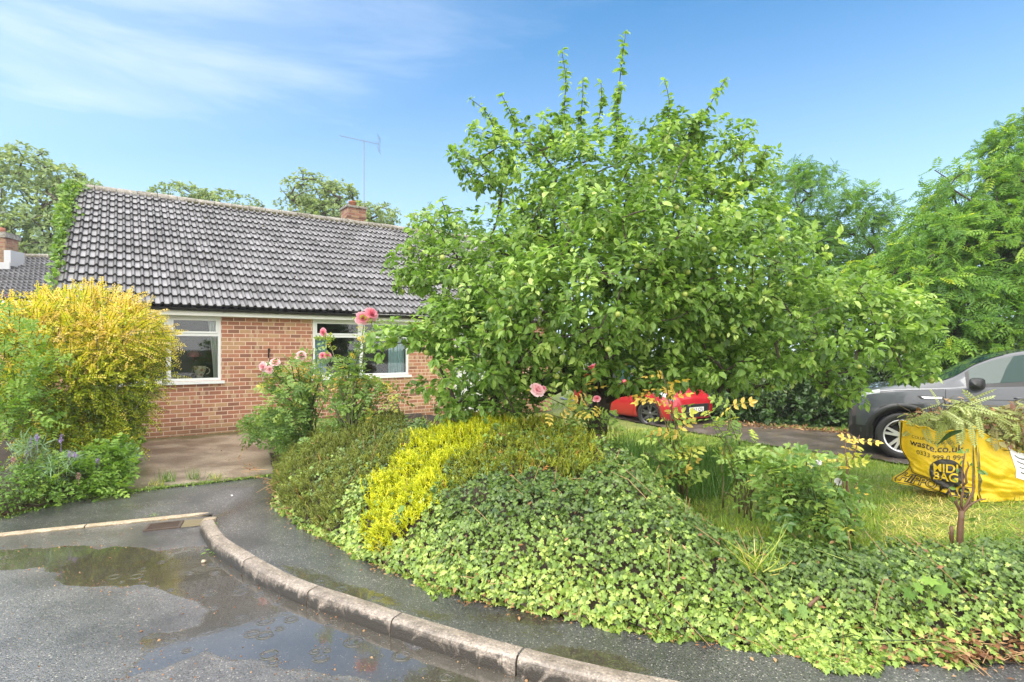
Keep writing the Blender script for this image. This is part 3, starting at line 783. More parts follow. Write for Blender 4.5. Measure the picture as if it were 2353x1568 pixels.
# eaves: soffit, fascia, gutter
mb = MB(); mb.box((X0 - .02, -.185, 2.286), (X1 + .02, -.002, 2.30)); mb.build('soffit', M['fascia'], house)
mb = MB(); mb.box((X0 - .02, -.205, 2.272), (X1 + .02, -.187, 2.385)); mb.build('fascia', M['fascia'], house, bevel=.003)
th = np.linspace(math.pi, 2 * math.pi, 10)
gp = np.stack([-.262 + .052 * np.cos(th), 2.412 + .052 * np.sin(th)], 1)
gi = np.stack([-.262 + .047 * np.cos(th[::-1]), 2.412 + .047 * np.sin(th[::-1])], 1)
gp = np.concatenate([gp, gi])
gut = MB(); xs_ = np.linspace(X0 - .03, X1 + .03, 40)
gut.grid(np.array([[(x, y - .0, z - .004 * (x - X0)) for y, z in gp] for x in xs_]), flip=True)
gut_o = gut.build('gutter', M['gutter'], house, smooth=True)
for k in range(11):
    x = X0 + .35 + k * .92
    mb = MB(); g2 = np.stack([-.262 + .057 * np.cos(th), 2.412 + .057 * np.sin(th) - .004 * (x - X0)], 1)
    mb.grid(np.array([[(x + dx, y, z) for y, z in g2] for dx in (-.018, .018)]), flip=True); mb.box((x - .018, -.212, 2.36 - .004 * (x - X0)), (x + .018, -.206, 2.42 - .004 * (x - X0)))
    mb.build('gutter_bracket', M['gutter'], gut_o)
mb = MB()                                                       # underlay drip tray showing pale under the tiles at the right
mb.box((2.55, -.30, 2.409), (X1, -.21, 2.415)); mb.build('eaves_tray', M['fascia'], house)

# roof: interlocking roll tiles modelled course by course
def tiled_roof(name, parent, mat, x0, x1, ye, ze, run, pitch, courses, roll, seed=0, amp=1.0, per=9):
    r_ = np.random.default_rng(seed)
    L = math.hypot(run, run * pitch); cs, sn = run / L, run * pitch / L
    nr = int(round((x1 - x0) / roll)); px = (x1 - x0) / nr
    prof = [(0, 0, .72), (.46, 0, .78), (.52, .006, .30), (.60, .024, .36), (.70, .036, .42), (.76, .038, .44), (.83, .036, .42), (.92, .022, .32), (.985, .004, .22)]  # third value is tone: pans paler, wet sky reflection painted into the colour
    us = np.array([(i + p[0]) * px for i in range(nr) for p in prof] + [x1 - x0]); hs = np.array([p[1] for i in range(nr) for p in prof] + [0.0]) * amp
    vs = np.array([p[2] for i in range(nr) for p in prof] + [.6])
    tile_id = np.minimum((us / (px * 2) + 1e-6).astype(int), nr // 2)
    g = L / courses
    m_ = MB()
    for c in range(courses):
        jit = r_.normal(0, .0040, nr // 2 + 2)[tile_id]; jv = r_.normal(0, .10, nr // 2 + 2)[tile_id]
        jd = r_.normal(0, .007, nr // 2 + 2)[tile_id]
        rows_, rv = [], []
        for (t, lift, dv) in ((0, .0, -1.0), (0.0, .036, -1.0), (.014, .041, -.35), (.05, .0405, 0), (.5, .022, 0), (1.04, .004, -.15)):  # negative dv darkens the lips: row shadow painted into the tile tone
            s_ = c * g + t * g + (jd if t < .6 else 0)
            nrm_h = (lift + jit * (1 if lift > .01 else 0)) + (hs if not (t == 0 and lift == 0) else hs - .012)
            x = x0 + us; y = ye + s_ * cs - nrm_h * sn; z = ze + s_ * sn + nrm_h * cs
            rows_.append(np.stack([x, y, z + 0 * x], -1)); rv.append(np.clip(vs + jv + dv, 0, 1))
        m_.grid(np.array(rows_), np.array(rv), flip=False)
    return m_, L, cs, sn
ROOF_X0, ROOF_X1 = -2.264, 8.25
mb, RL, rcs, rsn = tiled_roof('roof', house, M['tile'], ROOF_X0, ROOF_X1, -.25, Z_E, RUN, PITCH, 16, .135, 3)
# verge undercloak, back slope
mb.add([(ROOF_X0 + .004, -.24, Z_E - .03), (ROOF_X0 + .004, 3.75, Z_E + 4 * PITCH - .03), (ROOF_X0 + .004, 3.75, Z_E + 4 * PITCH + .03), (ROOF_X0 + .004, -.24, Z_E + .03)], [(0, 1, 2, 3)], .55)
mb.add([(ROOF_X0, 3.75, Z_E + 4 * PITCH), (ROOF_X1, 3.75, Z_E + 4 * PITCH), (ROOF_X1, 7.8, Z_E), (ROOF_X0, 7.8, Z_E)], [(0, 1, 2, 3)], .5)
mb.add([(ROOF_X0 + .02, -.2, Z_E - .03), (ROOF_X1, -.2, Z_E - .03), (ROOF_X1, 3.75, Z_E + 4 * PITCH - .05), (ROOF_X0 + .02, 3.75, Z_E + 4 * PITCH - .05)], [(0, 3, 2, 1)], .2)
roof = mb.build('roof', M['tile'], house, smooth=False)
ZR = Z_E + RUN * PITCH
a8 = np.linspace(-.10, math.pi + .10, 12)
def ridge_tile(x, ln, j):
    m_ = MB()
    ring = lambda x, r: [(x, 3.75 + r * math.cos(t_), ZR - .035 + j + r * math.sin(t_)) for t_ in a8]
    m_.grid(np.array([ring(x, .108), ring(x + .006, .118), ring(x + ln - .012, .116), ring(x + ln - .006, .106)]), .45 + .2 * rng.random(), flip=True)
    return m_.build('ridge_tile', M['ridge'], roof, smooth=False)
nx = 27; ln = (ROOF_X1 - ROOF_X0) / nx
for k in range(nx):
    ridge_tile(ROOF_X0 + k * ln, ln, rng.normal(0, .004))
# moss: a band under the ridge and small pads over the tiles
mb = MB()
pad = ([(math.cos(a_) * r_, math.sin(a_) * r_, z_) for r_, z_ in ((1, 0), (.7, .45)) for a_ in np.arange(6) * math.pi / 3] + [(0, 0, .62)],
       [[i, (i + 1) % 6, 6 + (i + 1) % 6, 6 + i] for i in range(6)] + [[6 + i, 6 + (i + 1) % 6, 12] for i in range(6)])
pad = (np.array(pad[0]), pad[1])
npd = 4200
xs_ = rng.uniform(.4, 8.2, npd) * rng.choice([1, 1, .55], npd) - .4
tt = RL - np.abs(rng.normal(0, .06, npd)) - .06
dens = .5 + .5 * wob(np.stack([xs_ * 1.3, xs_ * 0], -1), 2, 2)
kp = rng.random(npd) < (.25 + dens) * sstep(-1.4, .4, xs_)
xs_, tt = xs_[kp], tt[kp]
nup = np.array([0, -rsn, rcs])
pos = np.stack([xs_, -.25 + tt * rcs - .036 * rsn, Z_E + tt * rsn + .036 * rcs], -1)
mb.inst(pad, pos, rng.normal(0, 1, (len(pos), 3)), nup + rng.normal(0, .2, (len(pos), 3)), rng.uniform(.010, .030, len(pos)), rng.random(len(pos)))
n2 = 2200
xs_ = ROOF_X0 + rng.uniform(.1, 10.2, n2); cs_ = rng.integers(0, 16, n2)
wgt = np.clip(.15 + .5 * sstep(-1, 2.5, xs_) + .5 * wob(np.stack([xs_, cs_ * .3], -1), 1.2, 3), 0, 1)
kp = rng.random(n2) < wgt
xs_, cs_ = xs_[kp], cs_[kp]
tt = (cs_ + np.where(rng.random(len(xs_)) < .55, rng.uniform(.02, .10, len(xs_)), rng.uniform(.1, .95, len(xs_)))) * RL / 16
pos = np.stack([xs_, -.25 + tt * rcs - .026 * rsn, Z_E + tt * rsn + .026 * rcs], -1)
mb.inst(pad, pos, rng.normal(0, 1, (len(pos), 3)), nup + rng.normal(0, .1, (len(pos), 3)), rng.uniform(.007, .017, len(pos)) * rng.choice([1, 1, 1, 1.7], len(pos)), rng.random(len(pos)))
o = mb.build('moss', M['moss'], roof); o['kind'] = 'stuff'

# chimney
mb = MB(); cx0, cx1, cy0, cy1 = 3.852, 4.40, 3.95, 4.52
mb.box((cx0 + .02, cy0 + .02, 4.6), (cx1 - .02, cy1 - .02, 5.42)); mb.box((cx0, cy0, 5.42), (cx1, cy1, 5.70))
chim = mb.build('chimney', M['old_brick'], house)
mb = MB(); mb.box((cx0 - .035, cy0 - .035, 5.70), (cx1 + .035, cy1 + .035, 5.765)); mb.build('chimney_cap', M['ridge'], chim, bevel=.01)
mb = MB(); mb.lathe([(.0, 5.75), (.105, 5.75), (.10, 5.90), (.112, 5.905), (.112, 5.945), (.085, 5.945), (.08, 5.80), (0, 5.80)], 20, loc=((cx0 + cx1) / 2 - .03, (cy0 + cy1) / 2, 0))
mb.build('chimney_pot', M['terracotta'], chim, smooth=True)
mb = MB(); mb.box((cx0 - .02, cy0 - .012, 5.10), (cx0 + .05, cy0 + .02, 5.36)); mb.build('flashing', M['lead'], chim)
mb = MB(); mb.box((cx1 - .03, cy0 - .012, 5.02), (cx1 + .04, cy0 + .02, 5.24)); mb.build('flashing', M['lead'], chim)

# television aerial on the chimney
def yagi(name, base, height, direction, length, label, lean=0.0, elems=13):
    root = empty(name, tuple(base)); tag(root, label, 'aerial')
    mb = MB(); mb.tube([(0, 0, 0), (lean * height, 0, height)], .012, 8)
    mb.build('mast', M['steel'], root)
    top = np.array([lean * height, 0, height - .05]); d = nrm(direction); p = np.cross(d, [0, 0, 1.]); p = nrm(p)
    mb = MB(); a_ = top - d * length * .38 + np.array([0, 0, .18]); b_ = top + d * length * .62 + np.array([0, 0, .18])
    mb.tube([a_, b_], .006, 6); mb.tube([top, top + np.array([0, 0, .20])], .011, 6); mb.build('boom', M['steel'], root)
    mb = MB()
    for k in range(elems):
        c = a_ + (b_ - a_) * (.04 + .92 * k / (elems - 1)); w = .17 - .05 * k / elems
        mb.tube([c - p * w, c + p * w], .003, 5)
    mb.build('elements', M['steel'], root)
    mb = MB()
    for dz in (-.22, -.14, 0, .14, .22): mb.tube([a_ + np.array([0, 0, dz]) - p * .24, a_ + np.array([0, 0, dz]) + p * .24], .005, 5)
    mb.tube([a_ + np.array([0, 0, -.23]), a_ + np.array([0, 0, .23])], .006, 5); mb.build('reflector', M['steel'], root)
    return root
mp = P(836.5, 475, 16.3)
yagi('television_aerial', mp - np.array([0, 0, .75]), 2.55, P(778, 305, 16.3) - P(870, 325, 16.3), 1.2, 'tall thin television aerial on a mast beside the red brick chimney')

# things in and on the front wall
def curtain(s0, s1, s2, z0, z1, mat, name, label, y=.16, nf=7):
    m_ = MB(); zz = np.linspace(z0, z1, 14); rows_ = []
    for z in zz:
        t = (z - z0) / (z1 - z0); w = s1 + (s2 - s1) * t ** 1.5
        uu = np.linspace(0, 1, 50)
        rows_.append([(s0 + (w - s0) * q_, y + .022 * math.sin(q_ * nf * 6.28) + .01 * math.sin(q_ * 17 + z * 3), z) for q_ in uu])
    m_.grid(np.array(rows_))
    o = m_.build(name, mat, smooth=True); o.location = tuple(HO); o.rotation_euler = (0, 0, TH)
    return tag(o, label, 'curtain')
curtain(.10, .02, -.08, 1.11, 2.25, M['curtain'], 'curtain', 'white curtain tied back at the right of the window beside the yellow shrub', nf=4)
curtain(1.85, 2.13, 2.13, 1.11, 1.93, M['curtain_blue'], 'curtain', 'pale blue curtain at the left of the window behind the roses')
curtain(3.88, 3.50, 3.50, 1.11, 2.23, M['curtain_blue'], 'curtain', 'pale blue curtain at the right of the window behind the apple tree')
# jug on the sill
jug_mat = None
def jug_material():
    m, n, l, b = new_mat('painted_china')
    vo = n.new('ShaderNodeTexVoronoi'); vo.inputs['Scale'].default_value = 26; l.new(objco(n), vo.inputs['Vector'])
    sp = n.new('ShaderNodeSeparateColor'); l.new(vo.outputs['Color'], sp.inputs[0])
    r = ramp(n, [(0, (.75, .70, .55)), (.55, (.72, .68, .52)), (.6, (.45, .20, .18)), (.75, (.30, .36, .14)), (.85, (.55, .42, .16)), (1, (.25, .16, .10))])
    r.color_ramp.interpolation = 'CONSTANT'
    l.new(sp.outputs['Red'], r.inputs[0]); l.new(r.outputs[0], b.inputs['Base Color']); b.inputs['Roughness'].default_value = .15
    return m
jl = H(-.20, .19, 1.14)
jug = empty('jug', tuple(jl), TH); tag(jug, 'cream china jug painted with flowers standing on the window sill', 'jug')
mb = MB(); mb.lathe([(0, 0), (.055, 0), (.06, .012), (.05, .03), (.085, .09), (.105, .15), (.10, .19), (.11, .215), (.104, .215), (.095, .19), (.09, .1), (0, .05)], 28)
jm = jug_material(); mb.build('body', jm, jug, smooth=True)
mb = MB(); a_ = np.linspace(-1.5, 1.6, 12); mb.tube(np.stack([.10 + .06 * np.cos(a_), 0 * a_, .125 + .06 * np.sin(a_)], 1), .009, 8); mb.build('handle', jm, jug, smooth=True)
lm = plain('lampshade_pink', (.34, .12, .10), .6)
lp = empty('lamp', tuple(H(-.27, .62, 1.16)), TH); tag(lp, 'small lamp with a pink dome shade seen inside the window above the jug', 'lamp')
mb = MB(); mb.lathe([(.10, .36), (.105, .38), (.095, .43), (.06, .47), (0, .485)], 20); mb.build('lamp_shade', lm, lp, smooth=True)
mb = MB(); mb.lathe([(0, 0), (.05, 0), (.045, .02), (.012, .05), (.01, .38), (0, .38)], 14); mb.build('stand', M['iron'], lp, smooth=True)
# blue spiky ornament behind the second window
mb = MB(); c = np.array([2.74, .2, 1.36])
for k, a_ in enumerate((118, 60, 200, 238, 300, 340, 20)):
    r_ = .34 if k == 0 else .2; d = np.array([math.cos(math.radians(a_)), 0, math.sin(math.radians(a_))]); p = np.array([-d[2], 0, d[0]])
    mb.add([c - p * .045, c + d * r_, c + p * .045, c + np.array([0, -.03, 0])], [(0, 3, 1), (3, 2, 1), (0, 1, 2)])
o = mb.build('star_ornament', plain('pale_blue_paint', (.42, .66, .72), .4)); o.location = tuple(HO); o.rotation_euler = (0, 0, TH)
tag(o, 'pale blue pointed star ornament leaning inside the window behind the roses', 'ornament')

# hook with a hanging plant
bl = H(.958, 0, 1.62)
br = empty('wall_bracket', tuple(bl), TH); tag(br, 'black iron scroll bracket on the brick wall between the two windows', 'bracket')
mb = MB(); mb.box((-.012, -.012, -.12), (.012, 0, .06)); mb.build('back_plate', M['gutter'], br)
mb = MB(); mb.tube([(0, -.01, .04), (-.01, -.10, .07), (-.02, -.20, .06), (-.02, -.235, .03), (-.02, -.22, .0)], .007, 6); mb.tube([(0, -.01, -.10), (-.01, -.08, -.01), (-.018, -.16, .055)], .005, 6)
mb.build('arm', M['gutter'], br)

# ------------------------------------------------------------------ neighbour's bungalow at the left
NH = np.array([-19.5, 17.2, .55])
nb = empty('neighbouring_bungalow', tuple(NH), math.radians(6)); tag(nb, 'neighbouring bungalow with a mossy grey tiled roof and brick chimney at the far left', 'bungalow')
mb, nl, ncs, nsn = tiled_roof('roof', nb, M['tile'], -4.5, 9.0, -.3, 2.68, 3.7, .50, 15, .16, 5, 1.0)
mb.add([(-4.5, 3.4, 4.53), (9, 3.4, 4.53), (9, 7.4, 2.6), (-4.5, 7.4, 2.6)], [(0, 1, 2, 3)], .5)
nroof = mb.build('roof', M['tile'], nb)
mb = MB(); mb.tube([(-4.5, 3.4, 4.55), (9, 3.4, 4.55)], .12, 10, .6); mb.build('ridge', M['ridge'], nroof)
mb = MB(); mb.box((-4.3, 0, -.6), (8.9, 7.0, 2.5)); mb.add([(8.9, 0, 2.5), (8.9, 3.4, 4.45), (8.9, 7, 2.5)], [(0, 2, 1)]); mb.build('wall', M['brick'], nb)
mb = MB(); mb.box((-4.4, -.28, 2.42), (8.95, -.25, 2.62)); mb.build('fascia', M['fascia'], nb)
cpos = P(8, 600, 20.0) - NH
mb = MB(); mb.box((-.45, -.3, -.75), (.40, .3, .62)); ch = mb.build('chimney', M['old_brick'], nb); 
ch.location = (P(8, 580, 19.6) - NH); ch.rotation_euler = (0, 0, 0)
mb = MB(); mb.box((-.50, -.35, .50), (.45, .35, .64)); mb.box((-.46, -.31, .62), (.41, .31, .70)); mb.build('chimney_cap', M['ridge'], ch)
mb = MB(); mb.lathe([(0, .68), (.17, .68), (.15, .90), (.0, .90)], 16); mb.build('chimney_pot', M['terracotta'], ch, smooth=True)
mb = MB(); mb.box((-.48, -.36, -.62), (.58, -.30, -.38)); mb.box((.38, -.34, -.5), (.60, .3, .05)); mb.build('flashing', M['lead'], ch)
ap = P(-4, 500, 19.0)
yagi('television_aerial', ap - np.array([0, 0, 1.2]), 1.25, np.array([1, -.5, -.1]), .9, 'television aerial in front of the trees above the neighbouring chimney', elems=9)
# ------------------------------------------------------------------ leaf templates
LEAF = (np.array([(0, 0, 0), (.33, .27, .07), (.36, 0, 0), (.33, -.27, .07), (.70, .21, .02), (.72, 0, -.05), (.70, -.21, .02), (1, 0, -.17)]),
        [[0, 2, 1], [0, 3, 2], [2, 5, 4, 1], [3, 6, 5, 2], [5, 7, 4], [6, 7, 5]])
DIA = (np.array([(0, 0, 0), (.45, .24, .05), (.48, 0, -.01), (.45, -.24, .05), (1, 0, -.10)]), [[0, 2, 1], [0, 3, 2], [2, 4, 1], [3, 4, 2]])
QUAD = (np.array([(0, 0, 0), (.5, .3, .05), (1, 0, -.08), (.5, -.3, .05)]), [[0, 3, 2, 1]])
def _ivy():
    o = [(0, 0), (-.16, .26), (.10, .50), (.24, .30), (.52, .36), (.62, .14), (1.0, 0), (.62, -.14), (.52, -.36), (.24, -.30), (.10, -.50), (-.16, -.26)]
    v = [(.30, 0, .03)] + [(x, y, -.10 * abs(y) - .08 * max(0, x - .5)) for x, y in o]
    return np.array(v), [[0, i + 2 if i < 11 else 1, i + 1][::-1] for i in range(12)]
IVY = _ivy()
def _lobed():
    o = [(0, 0), (-.1, .35), (.18, .34), (.22, .62), (.42, .36), (.62, .55), (.66, .2), (1, 0)]
    o = o + [(x, -y) for x, y in o[-2:0:-1]]
    v = [(.35, 0, 0)] + [(x, y, .06 - .12 * abs(y)) for x, y in o]
    return np.array(v), [[0, i + 1, (i + 1) % len(o) + 1] for i in range(len(o))]
LOBED = _lobed()
def compound(n, ll, lw, droop=.25, oval=False):
    """a pinnate leaf of n pairs of leaflets along x"""
    V, Fc = [], []
    def leaflet(b, d, L, z):
        d = np.array(d) / np.linalg.norm(d); p = np.array([-d[1], d[0], 0])
        i = len(V)
        if oval:
            V.extend([b, b + d * L * .28 + p * L * lw * .95 + np.array([0, 0, z]), b + d * L * .68 + p * L * lw * .85 + np.array([0, 0, z * .5]), b + d * L + np.array([0, 0, -L * .16]), b + d * L * .68 - p * L * lw * .85 + np.array([0, 0, z * .5]), b + d * L * .28 - p * L * lw * .95 + np.array([0, 0, z])])
            Fc.append([i, i + 4, i + 3, i + 2]); Fc.append([i, i + 5, i + 4]); Fc.append([i, i + 2, i + 1]); return
        V.extend([b, b + d * L * .45 + p * L * lw + np.array([0, 0, z]), b + d * L + np.array([0, 0, -L * .22]), b + d * L * .45 - p * L * lw + np.array([0, 0, z])])
        Fc.append([i, i + 3, i + 2, i + 1])
    for k in range(n):
        x = .16 + .72 * k / max(1, n - 1); b = np.array([x, 0, -droop * x * x])
        L = ll * (1 - .25 * abs(k / max(1, n - 1) - .45))
        for s in (1, -1): leaflet(b, (.55, s, 0), L, .02)
    b = np.array([.9, 0, -droop * .81]); leaflet(b, (1, 0, 0), ll * 1.05, .01)
    i = len(V); V.extend([np.array([0, .012, 0]), np.array([.9, .004, -droop * .81]), np.array([.9, -.004, -droop * .81]), np.array([0, -.012, 0])]); Fc.append([i, i + 3, i + 2, i + 1])
    return np.array(V), Fc
ASH = compound(5, .34, .20)
ROSE = compound(3, .36, .30, .2, True)
SPRAY = compound(9, .16, .26, .18)
BLADE = (np.array([(0, .03, 0), (0, -.03, 0), (.4, .026, .02), (.4, -.026, .02), (.75, .017, -.04), (.75, -.017, -.04), (1, 0, -.16)]), [[0, 1, 3, 2], [2, 3, 5, 4], [4, 5, 6]])
def _spike(nb=7):
    V, Fc = [], []
    for k in range(3):
        a = k * 2.094
        V += [(0, .05 * math.cos(a), .05 * math.sin(a)), (0, .05 * math.cos(a + 2.094), .05 * math.sin(a + 2.094)), (1, 0, 0)]; Fc.append([3 * k, 3 * k + 1, 3 * k + 2])
    for k in range(nb):
        a = k * 2.4; x = .15 + .75 * k / nb; r = .20 - .08 * k / nb; i = len(V)
        c, s = math.cos(a), math.sin(a)
        V += [(x, -.03 * s, .03 * c), (x, .03 * s, -.03 * c), (x + .2, r * c, r * s)]; Fc.append([i, i + 1, i + 2])
    return np.array(V), Fc
SPIKE = _spike()

LM = {}
LM['apple'] = leaf_mat('apple_leaf', [(0, (.045, .095, .020)), (.45, (.110, .195, .040)), (.8, (.19, .285, .075)), (1, (.30, .38, .14))], .46, .36, warm=(1.1, 1.15, .6), gain=1.95)
LM['ash'] = leaf_mat('ash_leaf', [(0, (.030, .080, .016)), (.5, (.072, .155, .028)), (.85, (.13, .225, .035)), (1, (.24, .30, .045))], .48, .42, warm=(1.3, 1.2, .5), gain=2.25)
LM['laurel'] = leaf_mat('hedge_leaf', [(0, (.020, .048, .014)), (.6, (.045, .100, .026)), (1, (.090, .175, .040))], .3, .32, gain=1.3)
LM['far'] = leaf_mat('far_leaf', [(0, (.085, .135, .065)), (.5, (.13, .195, .085)), (1, (.21, .27, .11))], .4, .5, gain=1.9)  # pale, greyed greens: distance haze mixed into the leaf colour
LM['ivy'] = leaf_mat('ivy_leaf', [(0, (.020, .055, .016)), (.45, (.080, .140, .024)), (.72, (.125, .21, .042)), (.9, (.18, .29, .055)), (1, (.26, .35, .085))], .25, .30, warm=(1.2, 1.15, .5), gain=1.35)
LM['dark_heather'] = leaf_mat('dark_heather', [(0, (.050, .062, .012)), (.55, (.095, .125, .020)), (.85, (.15, .17, .026)), (1, (.20, .12, .04))], .3, .5, gain=2.1)
LM['gold_heather'] = leaf_mat('gold_heather', [(0, (.17, .21, .010)), (.4, (.36, .40, .012)), (.8, (.56, .54, .018)), (1, (.64, .54, .10))], .35, .5, warm=(1.0, 1.05, .4), gain=1.45)
LM['green_heather'] = leaf_mat('green_heather', [(0, (.055, .075, .010)), (.5, (.13, .165, .014)), (.82, (.21, .235, .018)), (.93, (.26, .17, .03)), (1, (.30, .14, .04))], .3, .5, gain=1.9)
LM['gold_shrub'] = leaf_mat('gold_shrub_leaf', [(0, (.060, .120, .010)), (.26, (.21, .30, .016)), (.5, (.40, .44, .024)), (.72, (.58, .54, .050)), (.9, (.68, .50, .085)), (1, (.72, .50, .16))], .38, .42, warm=(1.0, 1.02, .4), gain=1.3)
LM['rose'] = leaf_mat('rose_leaf', [(0, (.045, .105, .028)), (.5, (.105, .195, .045)), (.80, (.20, .30, .070)), (.92, (.36, .38, .070)), (1, (.47, .35, .08))], .38, .36, gain=1.5)
LM['bright'] = leaf_mat('bright_leaf', [(0, (.045, .105, .016)), (.5, (.100, .205, .026)), (1, (.21, .33, .055))], .36, .38, gain=1.45)
LM['blue_green'] = leaf_mat('blue_green_leaf', [(0, (.060, .130, .075)), (.6, (.13, .22, .13)), (1, (.25, .33, .20))], .3, .45)
LM['grass'] = leaf_mat('grass_blade', [(0, (.045, .105, .012)), (.45, (.11, .195, .018)), (.7, (.20, .26, .030)), (.86, (.40, .34, .10)), (1, (.56, .42, .18))], .35, .45, gain=1.65)
LM['long_grass'] = leaf_mat('long_grass_blade', [(0, (.024, .070, .014)), (.6, (.055, .130, .020)), (.9, (.13, .21, .040)), (1, (.30, .32, .14))], .35, .4)
LM['petal'] = leaf_mat('pink_petal', [(0, (.70, .20, .30)), (.5, (.80, .34, .42)), (1, (.88, .55, .58))], .35, .5, warm=(1.1, .9, .9), gain=1.0)
LM['pale_petal'] = leaf_mat('pale_pink_petal', [(0, (.82, .42, .48)), (1, (.90, .68, .68))], .35, .5, warm=(1.1, .9, .9), gain=1.0)
LM['white_petal'] = leaf_mat('white_petal', [(0, (.80, .74, .78)), (1, (.90, .88, .88))], .3, .5, warm=(1, 1, 1), gain=1.0)
LM['mauve_petal'] = leaf_mat('mauve_petal', [(0, (.26, .17, .40)), (1, (.45, .34, .58))], .3, .5, warm=(1, 1, 1), gain=1.0)
LM['dusty_petal'] = leaf_mat('dusty_pink_flower', [(0, (.36, .17, .19)), (1, (.50, .28, .28))], .2, .6, warm=(1, 1, 1), gain=1.0)
LM['orange'] = leaf_mat('orange_leaf', [(0, (.40, .16, .03)), (.5, (.55, .33, .05)), (1, (.62, .50, .10))], .4, .4, gain=1.0)
LM['wilt'] = leaf_mat('wilted_leaf', [(0, (.10, .065, .030)), (.35, (.16, .15, .055)), (.7, (.20, .26, .090)), (1, (.34, .38, .19))], .3, .5, gain=1.65)
LM['dead'] = leaf_mat('dead_leaf', [(0, (.13, .055, .025)), (.5, (.26, .12, .045)), (1, (.42, .27, .13))], .15, .6, gain=1.0)
M['apple_fruit'] = plain('apple_skin', (.30, .36, .07), .35, var=.25, scale=18)
M['apple_blush'] = plain('apple_skin_blush', (.42, .22, .07), .35, var=.3, scale=14)

# ------------------------------------------------------------------ plant builders
def rdir(n):
    return nrm(rng.normal(0, 1, (n, 3)))
def blobs_w(bl):
    out = []
    for b in bl:
        x, y, Y, rx, ry, rd = b[:6]
        out.append((P(x, y, Y), np.array([rx * Y / F, rd, ry * Y / F]), b[6] if len(b) > 6 else 1.0))
    return out
def sample_blobs(bl, n, shell=.55, lump=.16, lf=2.2):
    bw = blobs_w(bl)
    w = np.array([(r[0] * r[2] + r[0] * r[1] + r[1] * r[2]) * k for _, r, k in bw]); w /= w.sum()
    cnt = rng.multinomial(n, w)
    pts, out = [], []
    for (c, r, _), m in zip(bw, cnt):
        d = rdir(m)
        rad = (shell ** 3 + (1 - shell ** 3) * rng.random(m)) ** (1 / 3)
        p = c + d * r * rad[:, None] * (1 + lump * wob(c + d * r, lf, 1))[:, None]
        pts.append(p); out.append(nrm(d / r))
    return np.concatenate(pts), np.concatenate(out)
def branch_net(base, nodes, origin, r_tip=.004, r_pow=.5, r_max=.12, up=.35):
    """joins every node to the nearest node closer to the origin; returns parent list and radii"""
    allp = np.concatenate([base, nodes]); nb = len(base)
    d0 = np.linalg.norm(allp - origin, axis=1); d0[:nb] = -1 + np.arange(nb) * .01
    order = np.argsort(d0)
    par = np.full(len(allp), -1)
    for k, i in enumerate(order):
        if i < nb: par[i] = i - 1; continue
        c = order[:k]; v = allp[i] - allp[c]; dd = np.linalg.norm(v, axis=1)
        cost = dd + .35 * d0[c].clip(0) * 0 + .18 * dd * (v[:, 2] < 0) + .12 * np.maximum(0, .12 - dd) * 10
        par[i] = c[np.argmin(cost)]
    load = np.ones(len(allp))
    for i in order[::-1]:
        if par[i] >= 0: load[par[i]] += load[i]
    rad = np.minimum(r_tip * load ** r_pow, r_max)
    return allp, par, rad, nb
def branch_mesh(mb, allp, par, rad, nb, sag=.06, sides=5):
    ch = {}
    for i, p in enumerate(par):
        if i >= nb and p >= 0:
            a, b = allp[p], allp[i]; L = np.linalg.norm(b - a)
            m = (a + b) / 2 + rng.normal(0, .05, 3) * L + np.array([0, 0, sag * L])
            mb.tube([a, m, b], [min(rad[p], rad[i] * 1.5), rad[i] * 1.15, rad[i]], sides, rng.random(), cap=False)
def rosettes(mb, tpl, pos, out, m, size, spread=.9, droop=.3, upn=.8, vbase=.45, vsd=.2, vtop=0.0, ctr=.02):
    """m leaves round each shoot tip"""
    n = len(pos); k = n * m
    o = np.repeat(nrm(out), m, 0)
    r = rdir(k); r = nrm(r - (r * o).sum(1, keepdims=True) * o)
    f = rng.uniform(.1, 1.0, k)[:, None]
    d = nrm(o * f + r * spread + np.array([0, 0, -droop]) * rng.uniform(.3, 1.3, k)[:, None])
    p = np.repeat(pos, m, 0) + o * rng.uniform(-.03, .03, k)[:, None] * 1.5 + r * ctr
    nn = nrm(np.array([0, 0, upn]) + .35 * o + rng.normal(0, .38, (k, 3)))
    sz = np.repeat(rng.uniform(.8, 1.15, n), m) * rng.uniform(size[0], size[1], k)
    var = np.clip(np.repeat(rng.normal(vbase, vsd, n), m) + rng.normal(0, vsd * .6, k) + vtop, 0, 1)
    mb.inst(tpl, p, d, nn, sz, var)

def tree(name, label, cat, base, blobs, n, m, tpl, size, mat, group=None, trunk_r=.16, shell=.55, droop=.3, vb=.45, vs=.18, nodes=260, lump=.18, lf=1.2, forks=3, spread=.9):
    root = empty(name, tuple(base)); tag(root, label, cat, group)
    pts, out = sample_blobs(blobs, n, shell, lump, lf)
    off = np.asarray(base, float)
    mb = MB(); rosettes(mb, tpl, pts - off, nrm(out + np.array([0, 0, .35])), m, size, spread, droop, .8, vb, vs)
    mb.build('crown', mat, root)
    c = np.mean([b[0] for b in blobs_w(blobs)], 0)
    st = resample(np.array([off, off * .75 + c * .25 + rng.normal(0, .1, 3) * [1, 1, 0], off * .35 + c * .65]), 7)
    k = rng.choice(len(pts), min(nodes, len(pts)), replace=False)
    ap, pa, ra, nb = branch_net(st, pts[k], off, .007 * trunk_r / .12, .5, trunk_r)
    mb = MB(); branch_mesh(mb, ap - off, pa, ra, nb)
    mb.tube(st - off, np.linspace(trunk_r * 1.15, trunk_r * .6, 7), 9)
    mb.build('trunk', M['bark'], root, smooth=True)
    return root

